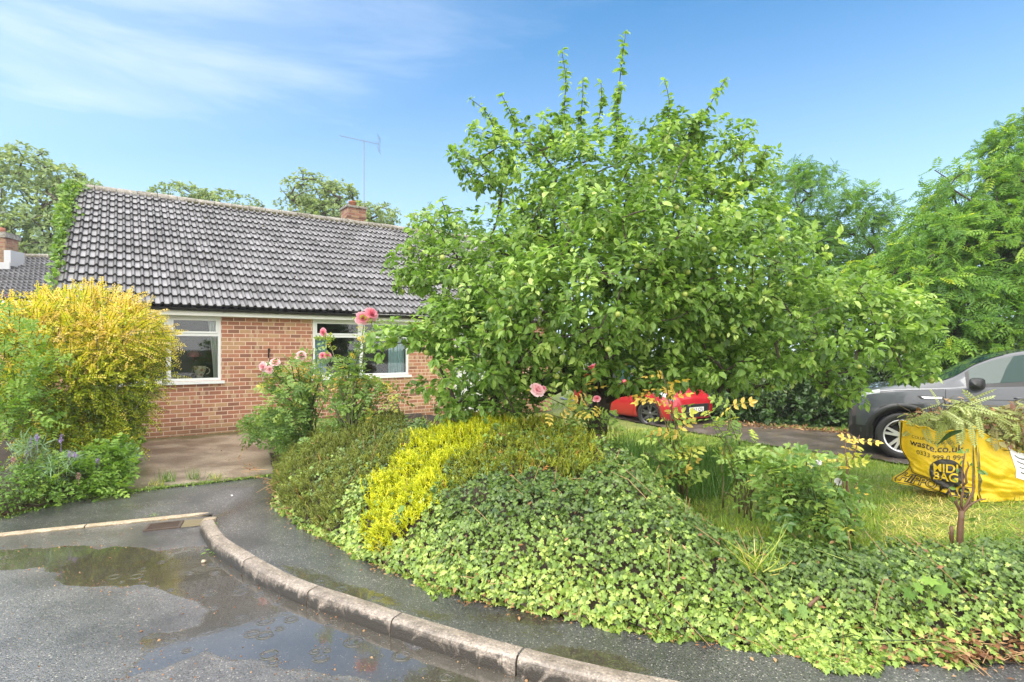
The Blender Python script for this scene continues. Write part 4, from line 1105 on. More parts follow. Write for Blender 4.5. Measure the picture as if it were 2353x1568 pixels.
# ------------------------------------------------------------------ the apple tree
AB = np.array([1.00, 6.75, .30])
apple = empty('apple_tree', tuple(AB)); tag(apple, 'large spreading apple tree with small green apples in the middle of the front garden', 'tree')
acr = [(1400, 640, 6.3, 330, 250, 1.6, 1.5), (1370, 440, 6.5, 250, 130, 1.2, 1.2), (1110, 640, 6.1, 170, 140, 1.1, 1.1), (1085, 840, 5.9, 175, 110, 1.0, 1.1), (925, 785, 5.4, 85, 60, .4, 1.1),
       (1330, 690, 5.0, 260, 150, .55, 1.3), (1665, 640, 6.3, 190, 180, 1.3, 1.2), (1840, 750, 6.0, 220, 130, 1.1, 1.1), (2040, 730, 5.7, 105, 75, .55, 1.1), (2095, 840, 5.6, 62, 42, .3, 1.2),
       (1950, 880, 5.7, 70, 60, .4, 1.0), (1350, 850, 6.1, 300, 75, 1.1, 1.0), (1650, 835, 6.0, 190, 62, 1.0, 1.0), (1640, 370, 6.6, 105, 95, .6, 1.2), (1120, 370, 6.3, 75, 70, .5, 1.2), (1260, 310, 6.5, 70, 45, .4),
       (1705, 480, 6.4, 65, 95, .5, 1.1), (960, 610, 6.0, 70, 60, .4, 1.2), (1000, 530, 6.1, 60, 55, .4, 1.1), (1130, 930, 5.9, 130, 50, .6, .9), (1540, 320, 6.6, 70, 60, .4), (1060, 760, 5.6, 120, 90, .5, 1.0),
       (1560, 700, 5.3, 180, 120, .5, 1.1), (1760, 380, 6.5, 22, 40, .2, 1.6), (1480, 560, 5.3, 190, 110, .5, 1.0)]
apts, aout = sample_blobs(acr, 7600, .42, .24, 3.2)
px_ = proj(apts)
keep = ~((px_[:, 0] > 1395) & (px_[:, 0] < 1640) & (px_[:, 1] > 903)) & ~((px_[:, 1] > 890) & (px_[:, 0] > 1240) & (px_[:, 0] < 1400)) & ~((px_[:, 0] < 1000) & (px_[:, 1] > 800) & (px_[:, 1] < 872) & (px_[:, 0] > 880))
keep &= ~((px_[:, 0] > 1990) & (px_[:, 1] > 880)) & ~((px_[:, 0] > 1995) & (px_[:, 0] < 2050) & (px_[:, 1] > 835)) & ~((px_[:, 0] > 2150) & (px_[:, 1] > 800))
keep &= ~((px_[:, 0] > 1640) & (px_[:, 0] < 1900) & (px_[:, 1] > 915)) & (px_[:, 1] < 985)
apts, aout = apts[keep], aout[keep]
mb = MB()
rosettes(mb, LEAF, apts - AB, nrm(aout + np.array([0, 0, .45]) + rng.normal(0, .3, aout.shape)), 9, (.046, .098), .95, .45, .8, .42 + .22 * wob(apts, 4.0, 1), .20)
# long upright water shoots at the top: (foot, tip)
shoots = [((1437, 360), (1441, 72), 6.5), ((1312, 330), (1295, 115), 6.4), ((1345, 330), (1342, 178), 6.4), ((1370, 320), (1382, 190), 6.6), ((1498, 360), (1528, 185), 6.5), ((1565, 330), (1668, 178), 6.5),
          ((1165, 330), (1082, 225), 6.3), ((1195, 330), (1150, 215), 6.3), ((1090, 420), (1046, 340), 6.2), ((1720, 420), (1765, 335), 6.4), ((1030, 500), (1012, 455), 6.1), ((1600, 380), (1610, 250), 6.6),
          ((1275, 340), (1240, 262), 6.4), ((1690, 360), (1725, 300), 6.4), ((1830, 560), (1870, 520), 6.2), ((920, 660), (893, 655), 5.9), ((1530, 390), (1560, 240), 6.7), ((1415, 380), (1418, 215), 6.6)]
mbs = MB(); shoot_pts = []
for (a_, b_, Y) in shoots:
    p0, p1 = P(a_[0], a_[1], Y), P(b_[0], b_[1], Y - .05)
    L = np.linalg.norm(p1 - p0); nn = max(5, int(L / .021))
    t = np.linspace(0, 1, 9)[:, None]; bow = nrm(np.cross(p1 - p0, [0, 1, 0.])) * .05 * L
    st = p0 * (1 - t) + p1 * t + bow * np.sin(t * 3.1) * rng.normal(0, 1.0) + bow * np.sin(t * 7) * rng.normal(0, .5)
    mbs.tube(st - AB, np.linspace(.009, .003, 9), 5, .3)
    tt = np.sort(np.clip(.05 + rng.beta(1.1, 1.25, nn), 0, 1)); q = np.stack([np.interp(tt, t[:, 0], st[:, i]) for i in range(3)], 1)
    ax = nrm(p1 - p0); rd = rdir(nn); rd = nrm(rd - (rd @ ax)[:, None] * ax)
    dens = 2
    for _ in range(dens):
        rd = rdir(nn); rd = nrm(rd - (rd @ ax)[:, None] * ax)
        d = nrm(rd * rng.uniform(.5, 1.2, nn)[:, None] + ax * rng.uniform(-.1, .5, nn)[:, None] + np.array([0, 0, -.5]) * rng.uniform(0, 1.8, nn)[:, None])
        mb.inst(LEAF, q - AB, d, nrm(ax + rng.normal(0, .3, (nn, 3))), rng.uniform(.050, .150, nn) * (1.10 - .45 * tt), np.clip(rng.normal(.38, .15, nn) + .15 * tt, 0, 1))
    shoot_pts.append(p0)
mb.build('crown', LM['apple'], apple)
kk = rng.choice(len(apts), 1000, replace=False)
stem = np.array([AB, AB + [.02, -.05, .35], AB + [.08, -.10, .75], AB + [.10, -.12, 1.1], AB + [.16, -.15, 1.45]])
ap_, pa_, ra_, nb_ = branch_net(stem, np.concatenate([apts[kk], shoot_pts]), AB, .0027, .5, .070)
mb = MB(); branch_mesh(mb, ap_ - AB, pa_, ra_, nb_, .05, 6)
mb.tube(stem - AB, [.145, .12, .112, .105, .09], 11)
mb.v += mbs.v; mb.var += mbs.var; mb.n += mbs.n; mb.l += [q + mb.c for q in mbs.l]; mb.c += mbs.c
mb.build('trunk', M['bark'], apple, smooth=True)
fr = MB(); fr.lathe([(0, .78), (.15, .86), (.42, .92), (.72, .78), (.95, .42), (1.0, .1), (.93, -.3), (.72, -.68), (.4, -.9), (.15, -.88), (0, -.80)], 14)
fr.tube([(0, 0, .75), (.05, .03, 1.5)], .07, 5)
front = np.argsort(apts[:, 1] + rng.normal(0, .5, len(apts)))[:900]
fk = rng.choice(front, 66, replace=False)
proto = None
for i, k in enumerate(fk):
    p = apts[k] - AB + np.array([rng.normal(0, .03), -.05 + rng.normal(0, .02), -.05])
    if proto is None: proto = fr.build('apple', M['apple_fruit'], apple, smooth=True); a_ = proto
    else:
        a_ = proto.copy(); COL.objects.link(a_); a_.parent = apple
    a_.location = tuple(p); r_ = rng.uniform(.021, .030); a_.scale = (r_, r_, r_); a_.rotation_euler = tuple(rng.normal(0, .35, 3))

# ------------------------------------------------------------------ background trees and hedge
tree('ash_tree', 'tall ash tree with drooping feathery leaves behind the grey car', 'tree', (9.8, 12.3, 0),
     [(2330, 640, 11.6, 250, 240, 1.7, 1.3), (2270, 460, 12, 130, 130, 1.2), (2390, 360, 12, 110, 110, 1.0), (2230, 720, 11.2, 150, 130, 1.0), (2150, 560, 12, 75, 110, .9), (2480, 520, 12, 160, 240, 1.3), (2330, 330, 12.2, 55, 60, .6), (2130, 650, 11.7, 90, 90, .8)],
     2900, 4, ASH, (.18, .34), LM['ash'], None, .17, .5, .65, .50, .18, 240, .22, 1.1, spread=.8)
tree('young_ash_tree', 'thin airy tree with sky showing through, between the apple tree and the tall ash', 'tree', (9.2, 15.6, 0),
     [(1850, 470, 15.5, 85, 110, .9), (1960, 560, 15.5, 100, 120, 1.0), (1880, 600, 15.3, 110, 100, .9), (2040, 600, 15.6, 60, 90, .7), (1845, 400, 15.5, 38, 36, .4), (2010, 480, 15.6, 45, 50, .5), (1800, 540, 15.4, 60, 80, .6)],
     1000, 4, ASH, (.18, .32), LM['ash'], None, .09, .25, .4, .40, .16, 200, .25, 1.1)
tree('young_ash_tree', 'pale yellowish green sapling above the hedge, just right of the airy tree', 'tree', (10.1, 14.0, 0),
     [(2010, 660, 13.6, 90, 70, .7), (2090, 690, 13.3, 80, 70, .6), (1950, 690, 13.5, 70, 50, .6), (1870, 720, 13.9, 110, 80, .7), (2120, 760, 13.0, 60, 70, .5)],
     650, 4, ASH, (.18, .30), LM['ash'], None, .07, .3, .4, .75, .14, 120, .2, 1.3)
def hedge(name, label, blobs, n, m, size, mat, vb=.45, tpl=DIA):
    bw = blobs_w(blobs); c = np.mean([b[0] for b in bw], 0); c[2] = 0
    root = empty(name, tuple(c)); tag(root, label, 'hedge')
    pts, out = sample_blobs(blobs, n, .75, .14, 1.8)
    pts[:, 2] = np.maximum(pts[:, 2], .03)
    mb = MB(); rosettes(mb, tpl, pts - c, nrm(out + [0, 0, .2]), m, size, .9, .25, .7, vb, .2); mb.build('foliage', mat, root)
    mb = MB()
    gl = sorted([b_ for b_, _, _ in bw], key=lambda q: q[0])
    mb.tube(np.array([[q[0], q[1], -.05] for q in gl]) - c, .03, 5)
    for b_, r_, _ in bw:
        for k in range(7):
            p = b_ + rdir(1)[0] * r_ * .6; g = np.array([b_[0] + rng.normal(0, .2), b_[1] + rng.normal(0, .15), -.05])
            mb.tube([g - c, (g + p) / 2 - c + rng.normal(0, .08, 3), p - c], [.03, .02, .008], 5)
    mb.build('stems', M['bark'], root, smooth=True)
hedge('boundary_hedge', 'dark dense laurel and ivy hedge behind the driveway and the two cars', [(1560, 800, 14.4, 170, 130, .8), (1770, 800, 13.6, 150, 175, .8), (1920, 830, 12.9, 130, 170, .8), (2060, 800, 12.4, 140, 190, .8), (2240, 760, 11.8, 170, 230, .9),
      (2420, 740, 11.2, 170, 260, .9), (1720, 940, 13.3, 130, 50, .5), (1880, 950, 12.5, 120, 55, .5), (2010, 950, 11.9, 90, 60, .5), (2600, 720, 10.8, 200, 280, 1.0), (1640, 900, 13.6, 110, 75, .6, 1.5), (1800, 900, 13.0, 120, 85, .6, 1.5), (1930, 900, 12.4, 90, 85, .6, 1.5)], 8200, 6, (.09, .16), LM['laurel'], .45)
mb = MB(); gp = []
for k in range(420):
    x = rng.uniform(1650, 2010); Y = np.interp(x, [1650, 1960], [12.5, 11.0]) + rng.normal(0, .12)
    X = (x - CX) / F * Y; gp.append((X, Y, float(zg(X, Y)) + .03))
mb.inst(DIA, np.array(gp), rdir(420), rdir(420) + [0, 0, 1.5], rng.uniform(.05, .11, 420), rng.random(420))
tag(mb.build('fallen_leaves', LM['dead']), 'brown fallen leaves lying along the foot of the dark hedge beside the driveway', 'fallen leaves', kind='stuff')
# far trees on the left and behind the roof
tree('far_tree', 'big pale green tree beyond the neighbouring bungalow at the left edge', 'tree', (-25, 27, 0),
     [(60, 470, 27, 120, 100, 2.5, 1.2), (-60, 500, 27, 160, 150, 3), (110, 560, 26, 120, 90, 2.2), (60, 380, 27, 70, 45, 1.4), (200, 440, 27, 40, 30, .8), (150, 420, 27, 55, 45, 1), (190, 520, 26.5, 60, 80, 1.2), (20, 600, 26, 150, 60, 2)], 2100, 7, DIA, (.18, .34), LM['far'], 'trees far behind the bungalow', .3, .6, .5, .40, .2, 260, .22, .5)
tree('far_tree', 'broad rounded tree top showing above the ridge left of the chimney', 'tree', (-17.5, 31, 0),
     [(420, 470, 31, 75, 45, 2, 1), (520, 490, 31, 80, 50, 2, 1), (450, 520, 31, 140, 50, 2.5, 1), (570, 510, 31, 45, 35, 1.3)], 1500, 8, DIA, (.16, .28), LM['far'], 'trees far behind the bungalow', .3, .75, .2, .36, .16, 160, .16, .8)
tree('far_tree', 'tree top with open gaps standing just behind the chimney', 'tree', (-9.6, 28, 0),
     [(720, 440, 28, 65, 38, 1.5), (700, 490, 28, 60, 40, 1.5), (780, 450, 28, 40, 38, 1.0), (790, 510, 28, 110, 45, 2), (850, 500, 28, 70, 35, 1.4)], 1150, 7, DIA, (.16, .28), LM['far'], 'trees far behind the bungalow', .28, .6, .3, .46, .18, 200, .2, 1.0)
tree('far_tree', 'low yellowish tree top above the ridge between chimney and apple tree', 'tree', (-4.5, 26, 0),
     [(1000, 520, 26, 70, 38, 1.2), (1050, 570, 26, 100, 50, 1.6), (960, 540, 26, 40, 25, .8), (1200, 600, 26, 160, 70, 2)], 800, 6, DIA, (.15, .26), LM['far'], 'trees far behind the bungalow', .2, .5, .3, .66, .16, 160, .2, 1.0)

# ------------------------------------------------------------------ golden shrub beside the slab
GB = np.array([-5.75, 8.0, .2])
gs = empty('golden_shrub', tuple(GB)); tag(gs, 'large rounded golden yellow shrub with arching leafy shoots in front of the window', 'shrub')
gbl = [(215, 770, 7.7, 160, 90, 1.0, 1.3), (110, 770, 7.6, 130, 85, .9), (20, 745, 7.4, 70, 60, .6, 1.1), (288, 780, 7.5, 78, 80, .7, 1.2), (210, 870, 7.4, 150, 100, .9, 1.3), (120, 900, 7.3, 120, 100, .8), (270, 900, 7.6, 70, 90, .6), (190, 980, 7.6, 95, 70, .6), (200, 710, 7.9, 130, 45, .8), (235, 960, 7.3, 75, 60, .6, 1.2), (265, 1010, 7.3, 40, 45, .4, 1.2), (150, 1010, 7.2, 90, 45, .5)]
gp_, go_ = sample_blobs(gbl, 3600, .62, .14, 2.0)
mb = MB(); ms = MB()
for i in range(len(gp_)):
    o = nrm(go_[i] + np.array([.22, 0, .22]) + rng.normal(0, .35, 3)); L = rng.uniform(.16, .36)
    y_ = proj(gp_[i])
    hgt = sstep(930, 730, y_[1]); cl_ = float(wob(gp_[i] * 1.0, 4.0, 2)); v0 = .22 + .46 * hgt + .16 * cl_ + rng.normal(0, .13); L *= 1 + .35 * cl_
    n_ = max(5, int(L / .024))
    t = np.linspace(0, 1, n_)[:, None]
    side = nrm(np.cross(o, [0, 0, 1.])); 
    q = gp_[i] - o * .1 + o * L * t + np.array([0, 0, -.10 * L]) * t ** 2 * 2
    ms.tube(q[[0, n_ // 2, -1]] - GB, [.004, .003, .002], 3, .5, cap=False)
    s_ = np.where(np.arange(n_) % 2, 1, -1)[:, None]
    for sg in (1, -1):
        d = nrm(o * .38 + side * sg * math.cos(.5 * i) + np.cross(side, o) * sg * math.sin(.5 * i) + rng.normal(0, .22, (n_, 3)))
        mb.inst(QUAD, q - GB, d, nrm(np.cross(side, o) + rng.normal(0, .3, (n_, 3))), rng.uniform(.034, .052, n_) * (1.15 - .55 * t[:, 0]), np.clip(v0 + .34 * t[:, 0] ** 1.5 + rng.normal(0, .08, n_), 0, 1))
k = rng.choice(len(gp_), 200, replace=False)
fp, fo = sample_blobs([(b[0], b[1] + 10, b[2], b[3] * .92, b[4] * .92, b[5] * .9) for b in gbl], 1300, .5, .14, 2.0)
rosettes(mb, DIA, fp - GB, nrm(fo + [0, 0, .3]), 6, (.035, .065), .9, .2, .8, .26, .12)
ap_, pa_, ra_, nb_ = branch_net(np.array([GB, GB + [0, 0, .3], GB + [0, -.05, .7]]), gp_[k], GB, .003, .5, .03)
branch_mesh(ms, ap_ - GB, pa_, ra_, nb_)
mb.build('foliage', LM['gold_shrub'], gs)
ms.build('stems', M['cane'], gs, smooth=True)

# ------------------------------------------------------------------ ground-hugging plants on the bank
def on_bank(n, x0, x1, y0, y1):
    X = rng.uniform(x0, x1, n); Y = rng.uniform(y0, y1, n)
    return X, Y
def tnorm(X, Y, e=.04):
    return nrm(np.stack([-(zg(X + e, Y) - zg(X - e, Y)) / (2 * e), -(zg(X, Y + e) - zg(X, Y - e)) / (2 * e), np.ones_like(X)], -1))
GOLD = [(838, 1215), (850, 1130), (880, 1080), (930, 1030), (985, 990), (1060, 962), (1130, 948), (1190, 955), (1100, 1005), (1040, 1050), (1010, 1100), (1000, 1160), (940, 1215), (880, 1250)]
GREEN = [(1185, 955), (1260, 950), (1330, 972), (1378, 1025), (1380, 1065), (1320, 1100), (1235, 1062), (1180, 1082), (1110, 1095), (1060, 1120), (1010, 1120), (1045, 1050), (1100, 1005)]
DARK = [(628, 1075), (660, 1040), (700, 995), (760, 962), (850, 945), (925, 955), (948, 1000), (925, 1040), (880, 1075), (845, 1100), (815, 1130), (800, 1190), (760, 1205), (715, 1190), (670, 1150), (640, 1110)]
def heather(name, label, poly, n, size, mat, lean, vb, vs, lift):
    X, Y = on_bank(n * 14, -3.2, 1.6, 3.4, 7.6)
    z = zg(X, Y)
    pr = proj(np.stack([X, Y, z + lift], -1)); ok = inpoly(pr[:, 0] + 14 * wob(np.stack([X, Y], -1), 8, 1) + rng.normal(0, 9, len(X)), pr[:, 1] + rng.normal(0, 7, len(X)) + 8 * wob(np.stack([X, Y], -1), 9, 2), poly) & inpoly(X, Y, BPOLY)
    X, Y, z = X[ok][:n], Y[ok][:n], z[ok][:n]
    c = np.array([X.mean(), Y.mean(), float(zg(X.mean(), Y.mean()))])
    root = empty(name, tuple(c)); tag(root, label, 'heather')
    nn = tnorm(X, Y); m_ = len(X)
    lump = .05 * wob(np.stack([X, Y], -1), 9, 3) + .03 * wob(np.stack([X, Y], -1), 24, 1)
    pos = np.stack([X, Y, z], -1) + nn * (lump + rng.uniform(-.01, lift, m_))[:, None]
    cl = np.stack([wob(np.stack([X, Y], -1), 30, k) for k in (0, 2, 4)], -1)
    d = nrm(nn * .6 + np.array([0, 0, .8]) + np.asarray(lean) + .55 * cl + rng.normal(0, .30, (m_, 3)))
    var = np.clip(vb + .9 * lump / .08 * .12 + rng.normal(0, vs, m_), 0, 1)
    mb = MB(); mb.inst(SPIKE, pos - c, d, rdir(m_), np.stack([rng.uniform(size[0], size[1], m_)] + [rng.uniform(.11, .19, m_)] * 2, 1), var); mb.build('foliage', mat, root)
    mb = MB(); kk_ = rng.choice(m_, min(160, m_), replace=False); kk_ = kk_[np.argsort(X[kk_])]
    mb.tube(np.stack([X[kk_], Y[kk_], z[kk_] - .03], -1) - c, .004, 4)
    for k in kk_:
        a = np.array([X[k], Y[k], z[k] - .03]) - c
        mb.tube([a, a + np.array([0, 0, .05]) + rng.normal(0, .02, 3), pos[k] - c], [.005, .004, .002], 3, cap=False)
    mb.build('stems', M['twig'], root)
heather('golden_heather', 'bright golden yellow heather spilling down the bank', GOLD, 6500, (.055, .095), LM['gold_heather'], (0, -.15, .0), .50, .17, .07)
heather('green_heather', 'olive green heather with rusty tips capping the bank, right of the golden one', GREEN, 7000, (.05, .095), LM['green_heather'], (0, -.1, 0), .46, .20, .05)
heather('dark_heather', 'dark green heather mound beside the driveway slab, left of the golden one', DARK, 9000, (.05, .10), LM['dark_heather'], (0, -.1, 0), .42, .2, .06)

# ivy (could not be counted: one carpet)
def ivy_points(n):
    X, Y = on_bank(n, -2.9, 4.3, 2.5, 6.8)
    d = dist_line(X, Y, BANK); ins = inpoly(X, Y, BPOLY)
    sd_ = np.where(ins, d, -d)
    jag = .12 * wob(np.stack([X, Y * 0], -1), 5, 1) + .06 * wob(np.stack([X, Y], -1), 14, 2) + .03 * wob(np.stack([X, Y], -1), 33, 3)
    jag = np.minimum(jag, .045)
    bx = np.interp(X, [-2.6, -1.6, -.6, .6, 1.0, 2.0, 3.6], [1.0, 1.2, 1.3, 1.6, 1.15, .85, .85])
    ok = (sd_ > -.05 + jag * np.interp(X, [-1.6, -.9], [.4, 1.0])) & (sd_ < bx + jag)
    ok &= ~((X < -1.75) & (rng.random(n) < .62))
    z = zg(X, Y); pr = proj(np.stack([X, Y, z + .06], -1))
    for poly, k in ((GOLD, .90), (GREEN, .86), (DARK, .80)):
        ok &= ~(inpoly(pr[:, 0], pr[:, 1], poly) & (rng.random(n) < k))
    bare = np.exp(-((X - 2.35) ** 2 / .22 + (Y - 2.82) ** 2 / .02)) + .35 * np.exp(-((X + .05) ** 2 / .03 + (Y - 3.56) ** 2 / .006)) + .9 * np.exp(-((X - 3.0) ** 2 / .2 + (Y - 2.86) ** 2 / .02))
    ok &= rng.random(n) > .80 * bare
    return X[ok], Y[ok], z[ok], sd_[ok]
X, Y, z, sd_ = ivy_points(205000)
nI = len(X); nn = tnorm(X, Y); nn[:, 1] -= .15; nn = nrm(nn)
lump = .045 * wob(np.stack([X, Y], -1), 6, 2) + .03 * wob(np.stack([X, Y], -1), 17, 3)
depth = rng.random(nI) ** .7
pos = np.stack([X, Y, np.where(sd_ < 0, zp(X, Y), z)], -1) + nn * (lump * sstep(0, .3, sd_) + .015 + .085 * depth * sstep(-.05, .25, sd_))[:, None]
pos_ivy = pos
fl = rng.uniform(0, 6.28, nI)
d = nrm(np.stack([np.cos(fl), np.sin(fl), -.5 * np.ones(nI)], -1) + np.array([0, -.7, -.2]))
young = np.clip(.78 - sd_ * 1.9, 0, .62) * (rng.random(nI) < .85) + .55 * (wob(np.stack([X, Y], -1), 4, 4) > .35) * (rng.random(nI) < .35)
var = np.clip(.20 + .18 * depth + .10 * wob(np.stack([X, Y], -1), 3.0, 5) + 1.15 * young * rng.uniform(.55, 1, nI) + rng.normal(0, .12, nI), 0, 1)
size = rng.uniform(.014, .034, nI) * (1 + .40 * sstep(.25, -.05, sd_)) * rng.choice([1, 1, 1, 1.35], nI)
mb = MB(); mb.inst(IVY, pos, d, nrm(nn * 1.2 + np.array([0, -.25, .35]) + rng.normal(0, .38, (nI, 3))), size, var)
# trailing runners
for k in range(70):
    i = rng.integers(nI); a = pos[i] + [0, 0, .01]; dd = np.array([rng.normal(.25, .5), -1, 0]) * rng.uniform(.1, .35)
    t = np.linspace(0, 1, 6)[:, None]; xy = a[:2] + dd[:2] * t + rng.normal(0, .01, (6, 2))
    zz = np.maximum(zg(xy[:, 0], xy[:, 1]), .1) + rng.uniform(.03, .09)
    mb.tube(np.concatenate([xy, zz[:, None]], 1), .0022, 4, .06 if rng.random() < .5 else 1.0)
tag(mb.build('ivy', LM['ivy']), 'green ivy carpet covering the front bank and creeping over the pavement edge', 'ivy', kind='stuff')

# ------------------------------------------------------------------ lawn
STRAW = [(2020, 1180), (2110, 1130), (2230, 1170), (2353, 1165), (2420, 1165), (2420, 1250), (2190, 1252), (2020, 1240)]
nG = 58000
x_ = rng.uniform(1.0, 8.2, nG * 2); y_ = 3.3 + (11.6 - 3.3) * rng.random(nG * 2) ** 1.5
dB = dist_line(x_, y_, BANK)
ok = inpoly(x_, y_, BPOLY) & (dB > .55) & ~inpoly(x_, y_, DRIVE) & (x_ < y_ * 1.25 + .6)
x_, y_, dB = x_[ok][:nG], y_[ok][:nG], dB[ok][:nG]
zz = zg(x_, y_) - .02; pr = proj(np.stack([x_, y_, zz], -1))
st = np.clip(inpoly(pr[:, 0] + 25 * wob(np.stack([x_, y_], -1), 3, 2), pr[:, 1] + 15 * wob(np.stack([x_, y_], -1), 4, 1), STRAW) * .75 + .45 * (wob(np.stack([x_, y_], -1), 2.2, 3) > .25), 0, 1)
var = np.clip(.36 + .20 * wob(np.stack([x_, y_], -1), 1.5, 1) + rng.normal(0, .14, len(x_)) + .42 * st * (rng.random(len(x_)) < .75), 0, 1)
fa = rng.uniform(0, 6.28, len(x_)); flat = rng.uniform(.25, 1.0, len(x_)) * (1 + 1.8 * st)
mb = MB(); mb.inst(BLADE, np.stack([x_, y_, zz], -1), nrm(np.stack([np.cos(fa) * flat, np.sin(fa) * flat, np.ones(len(x_)) * .55], -1)), np.stack([np.cos(fa), np.sin(fa), np.full(len(x_), 1.0)], -1),
                 np.stack([rng.uniform(.04, .085, len(x_)) * (1 + .006 * y_ * y_), rng.uniform(.07, .13, len(x_)) * (.8 + .05 * y_), np.full(len(x_), .08)], 1), var)
tag(mb.build('grass', LM['grass']), 'short lawn grass with straw coloured cuttings around the yellow bag', 'grass', kind='stuff')
def tuft(name, label, pts, length, mat, width=.12, vb=.5, cat='grass tuft', group=None, lean=.45):
    c = pts.mean(0); n_ = len(pts)
    a = rng.uniform(0, 6.28, n_)
    d = nrm(np.stack([np.cos(a) * lean, np.sin(a) * lean, np.ones(n_)], -1) + rng.normal(0, .15, (n_, 3)))
    mb = MB(); mb.inst(BLADE, pts - c, d, np.stack([np.cos(a), np.sin(a), np.full(n_, .6)], -1), np.stack([rng.uniform(length[0], length[1], n_), rng.uniform(.7, 1.3, n_) * width, rng.uniform(.25, .6, n_)], 1) * np.array([1, 1, 1.]), np.clip(rng.normal(vb, .2, n_), 0, 1))
    o = mb.build(name, mat); o.location = tuple(c); return tag(o, label, cat, group)
# long grass under the tree
X = rng.uniform(1.0, 3.6, 9000); Y = rng.uniform(4.6, 8.6, 9000); pr = proj(np.stack([X, Y, zg(X, Y) + .12], -1))
ok = inpoly(pr[:, 0], pr[:, 1], [(1370, 1000), (1420, 965), (1580, 985), (1720, 1010), (1745, 1060), (1660, 1120), (1560, 1130), (1440, 1100), (1390, 1060)])
X, Y = X[ok], Y[ok]
tuft('long_grass', 'patch of long dark green grass under the apple tree in front of the red car', np.stack([X, Y, zg(X, Y) - .02], -1), (.22, .42), LM['long_grass'], .11, .4)['kind'] = 'stuff'
# ------------------------------------------------------------------ roses
def bloom_mesh():
    mb = MB()
    for ring, (m, r0, tilt, sz) in enumerate(((5, .0, 1.25, .55), (6, .10, .95, .70), (7, .18, .55, .85), (7, .22, .12, .95))):
        for k in range(m):
            a = k * 6.283 / m + ring * .5 + rng.normal(0, .12); tl = tilt + rng.normal(0, .12)
            er = np.array([math.cos(a), math.sin(a), 0]); et = np.array([-er[1], er[0], 0]); ez = np.array([0, 0, 1.])
            g_ = []
            for i in range(5):
                u = i / 4
                row = []
                for j in range(5):
                    w = (j - 2) / 2 * .48 * sz * (math.sin(.35 + u * 2.2) ** .8)
                    out_ = r0 * .5 + u * sz * math.cos(tl) ; up = u * sz * math.sin(tl) + .18 * (w / .4) ** 2 * .4 + (.10 * u * u if ring < 2 else -.12 * u ** 3)
                    row.append(er * out_ + et * w + ez * up)
                g_.append(row)
            mb.grid(np.array(g_), np.clip(.25 + .18 * ring + rng.normal(0, .12), 0, 1))
    return mb
_bloom = {}
def bloom(parent, loc, r, mat_key, up):
    if mat_key not in _bloom:
        o = bloom_mesh().build('flower', LM[mat_key], parent, smooth=True); _bloom[mat_key] = o
    else:
        o = _bloom[mat_key].copy(); COL.objects.link(o); o.parent = parent
    o.location = tuple(loc); o.scale = (r, r, r)
    o.rotation_euler = Vector(up).to_track_quat('Z', 'Y').to_euler()
    return o
def rose_bush(name, label, base, stems, blooms, lsize=(.09, .14), ldens=22, vb=.45, vs=.18, mat='rose', group=None, cat='rose bush', leaf_from=.3, mass=None, tpl=ROSE, cane='cane', massn=120):
    """stems: (x, y, Y[, young]) ends in the view; blooms: (x, y, Y, radius px, kind)"""
    base = np.asarray(base, float); root = empty(name, tuple(base)); tag(root, label, cat, group)
    ms = MB(); mb = MB(); young = MB()
    for s in stems:
        e = P(s[0], s[1], s[2]); L = np.linalg.norm(e - base); yg = s[3] if len(s) > 3 else 0
        b0 = base + rng.normal(0, .05, 3) * [1, 1, 0]
        t = np.linspace(0, 1, 9)[:, None]
        st = b0 * (1 - t) + e * t; st[:, :2] -= (e - b0)[:2] * (.28 * np.sin(t * math.pi)); st += rng.normal(0, .012 * L, st.shape) * np.sin(t * math.pi)
        ms.tube(st - base, np.linspace(.0095, .0035, 9) * min(1.2, .7 + L * .4), 5, rng.random())
        n_ = int(L * ldens)
        if n_ < 1: continue
        tt = leaf_from + (1 - leaf_from) * rng.random(n_) ** .8
        q = np.stack([np.interp(tt, t[:, 0], st[:, i]) for i in range(3)], 1)
        ax = nrm(e - b0); rd = rdir(n_); rd = nrm(rd - (rd @ ax)[:, None] * ax)
        d = nrm(rd + ax * .35 + [0, 0, -.1])
        v_ = np.clip(rng.normal(vb, vs, n_) + .22 * (tt > .8) + yg * (tt > .72) * .45, 0, 1)
        mb.inst(tpl, q - base, d, rng.normal(0, .5, (n_, 3)) + [0, -.45, .6], rng.uniform(lsize[0], lsize[1], n_), v_)
        ms_n = max(1, n_ // 3)
    if mass:
        pts, out = sample_blobs(mass, massn, .4, .2, 3)
        nn_ = len(pts)
        rosettes(mb, tpl, pts - base, nrm(out + [0, 0, .4]), 3, lsize, .9, .2, .8, vb, vs)
        for k in rng.choice(nn_, min(nn_, 40), replace=False):
            m_ = (base + pts[k]) / 2 + rng.normal(0, .04, 3)
            ms.tube(np.array([base, m_, pts[k]]) - base, [.007, .005, .003], 4, rng.random(), cap=False)
    ms.build('stems', M[cane], root, smooth=True)
    mb.build('leaves', LM[mat], root)
    for b in blooms:
        p = P(b[0], b[1], b[2])
        bloom(root, p - base, b[3] * b[2] / F * 1.05, b[4], nrm(np.array([rng.normal(0, .4), -.75, .55 + rng.normal(0, .3)])))
    return root
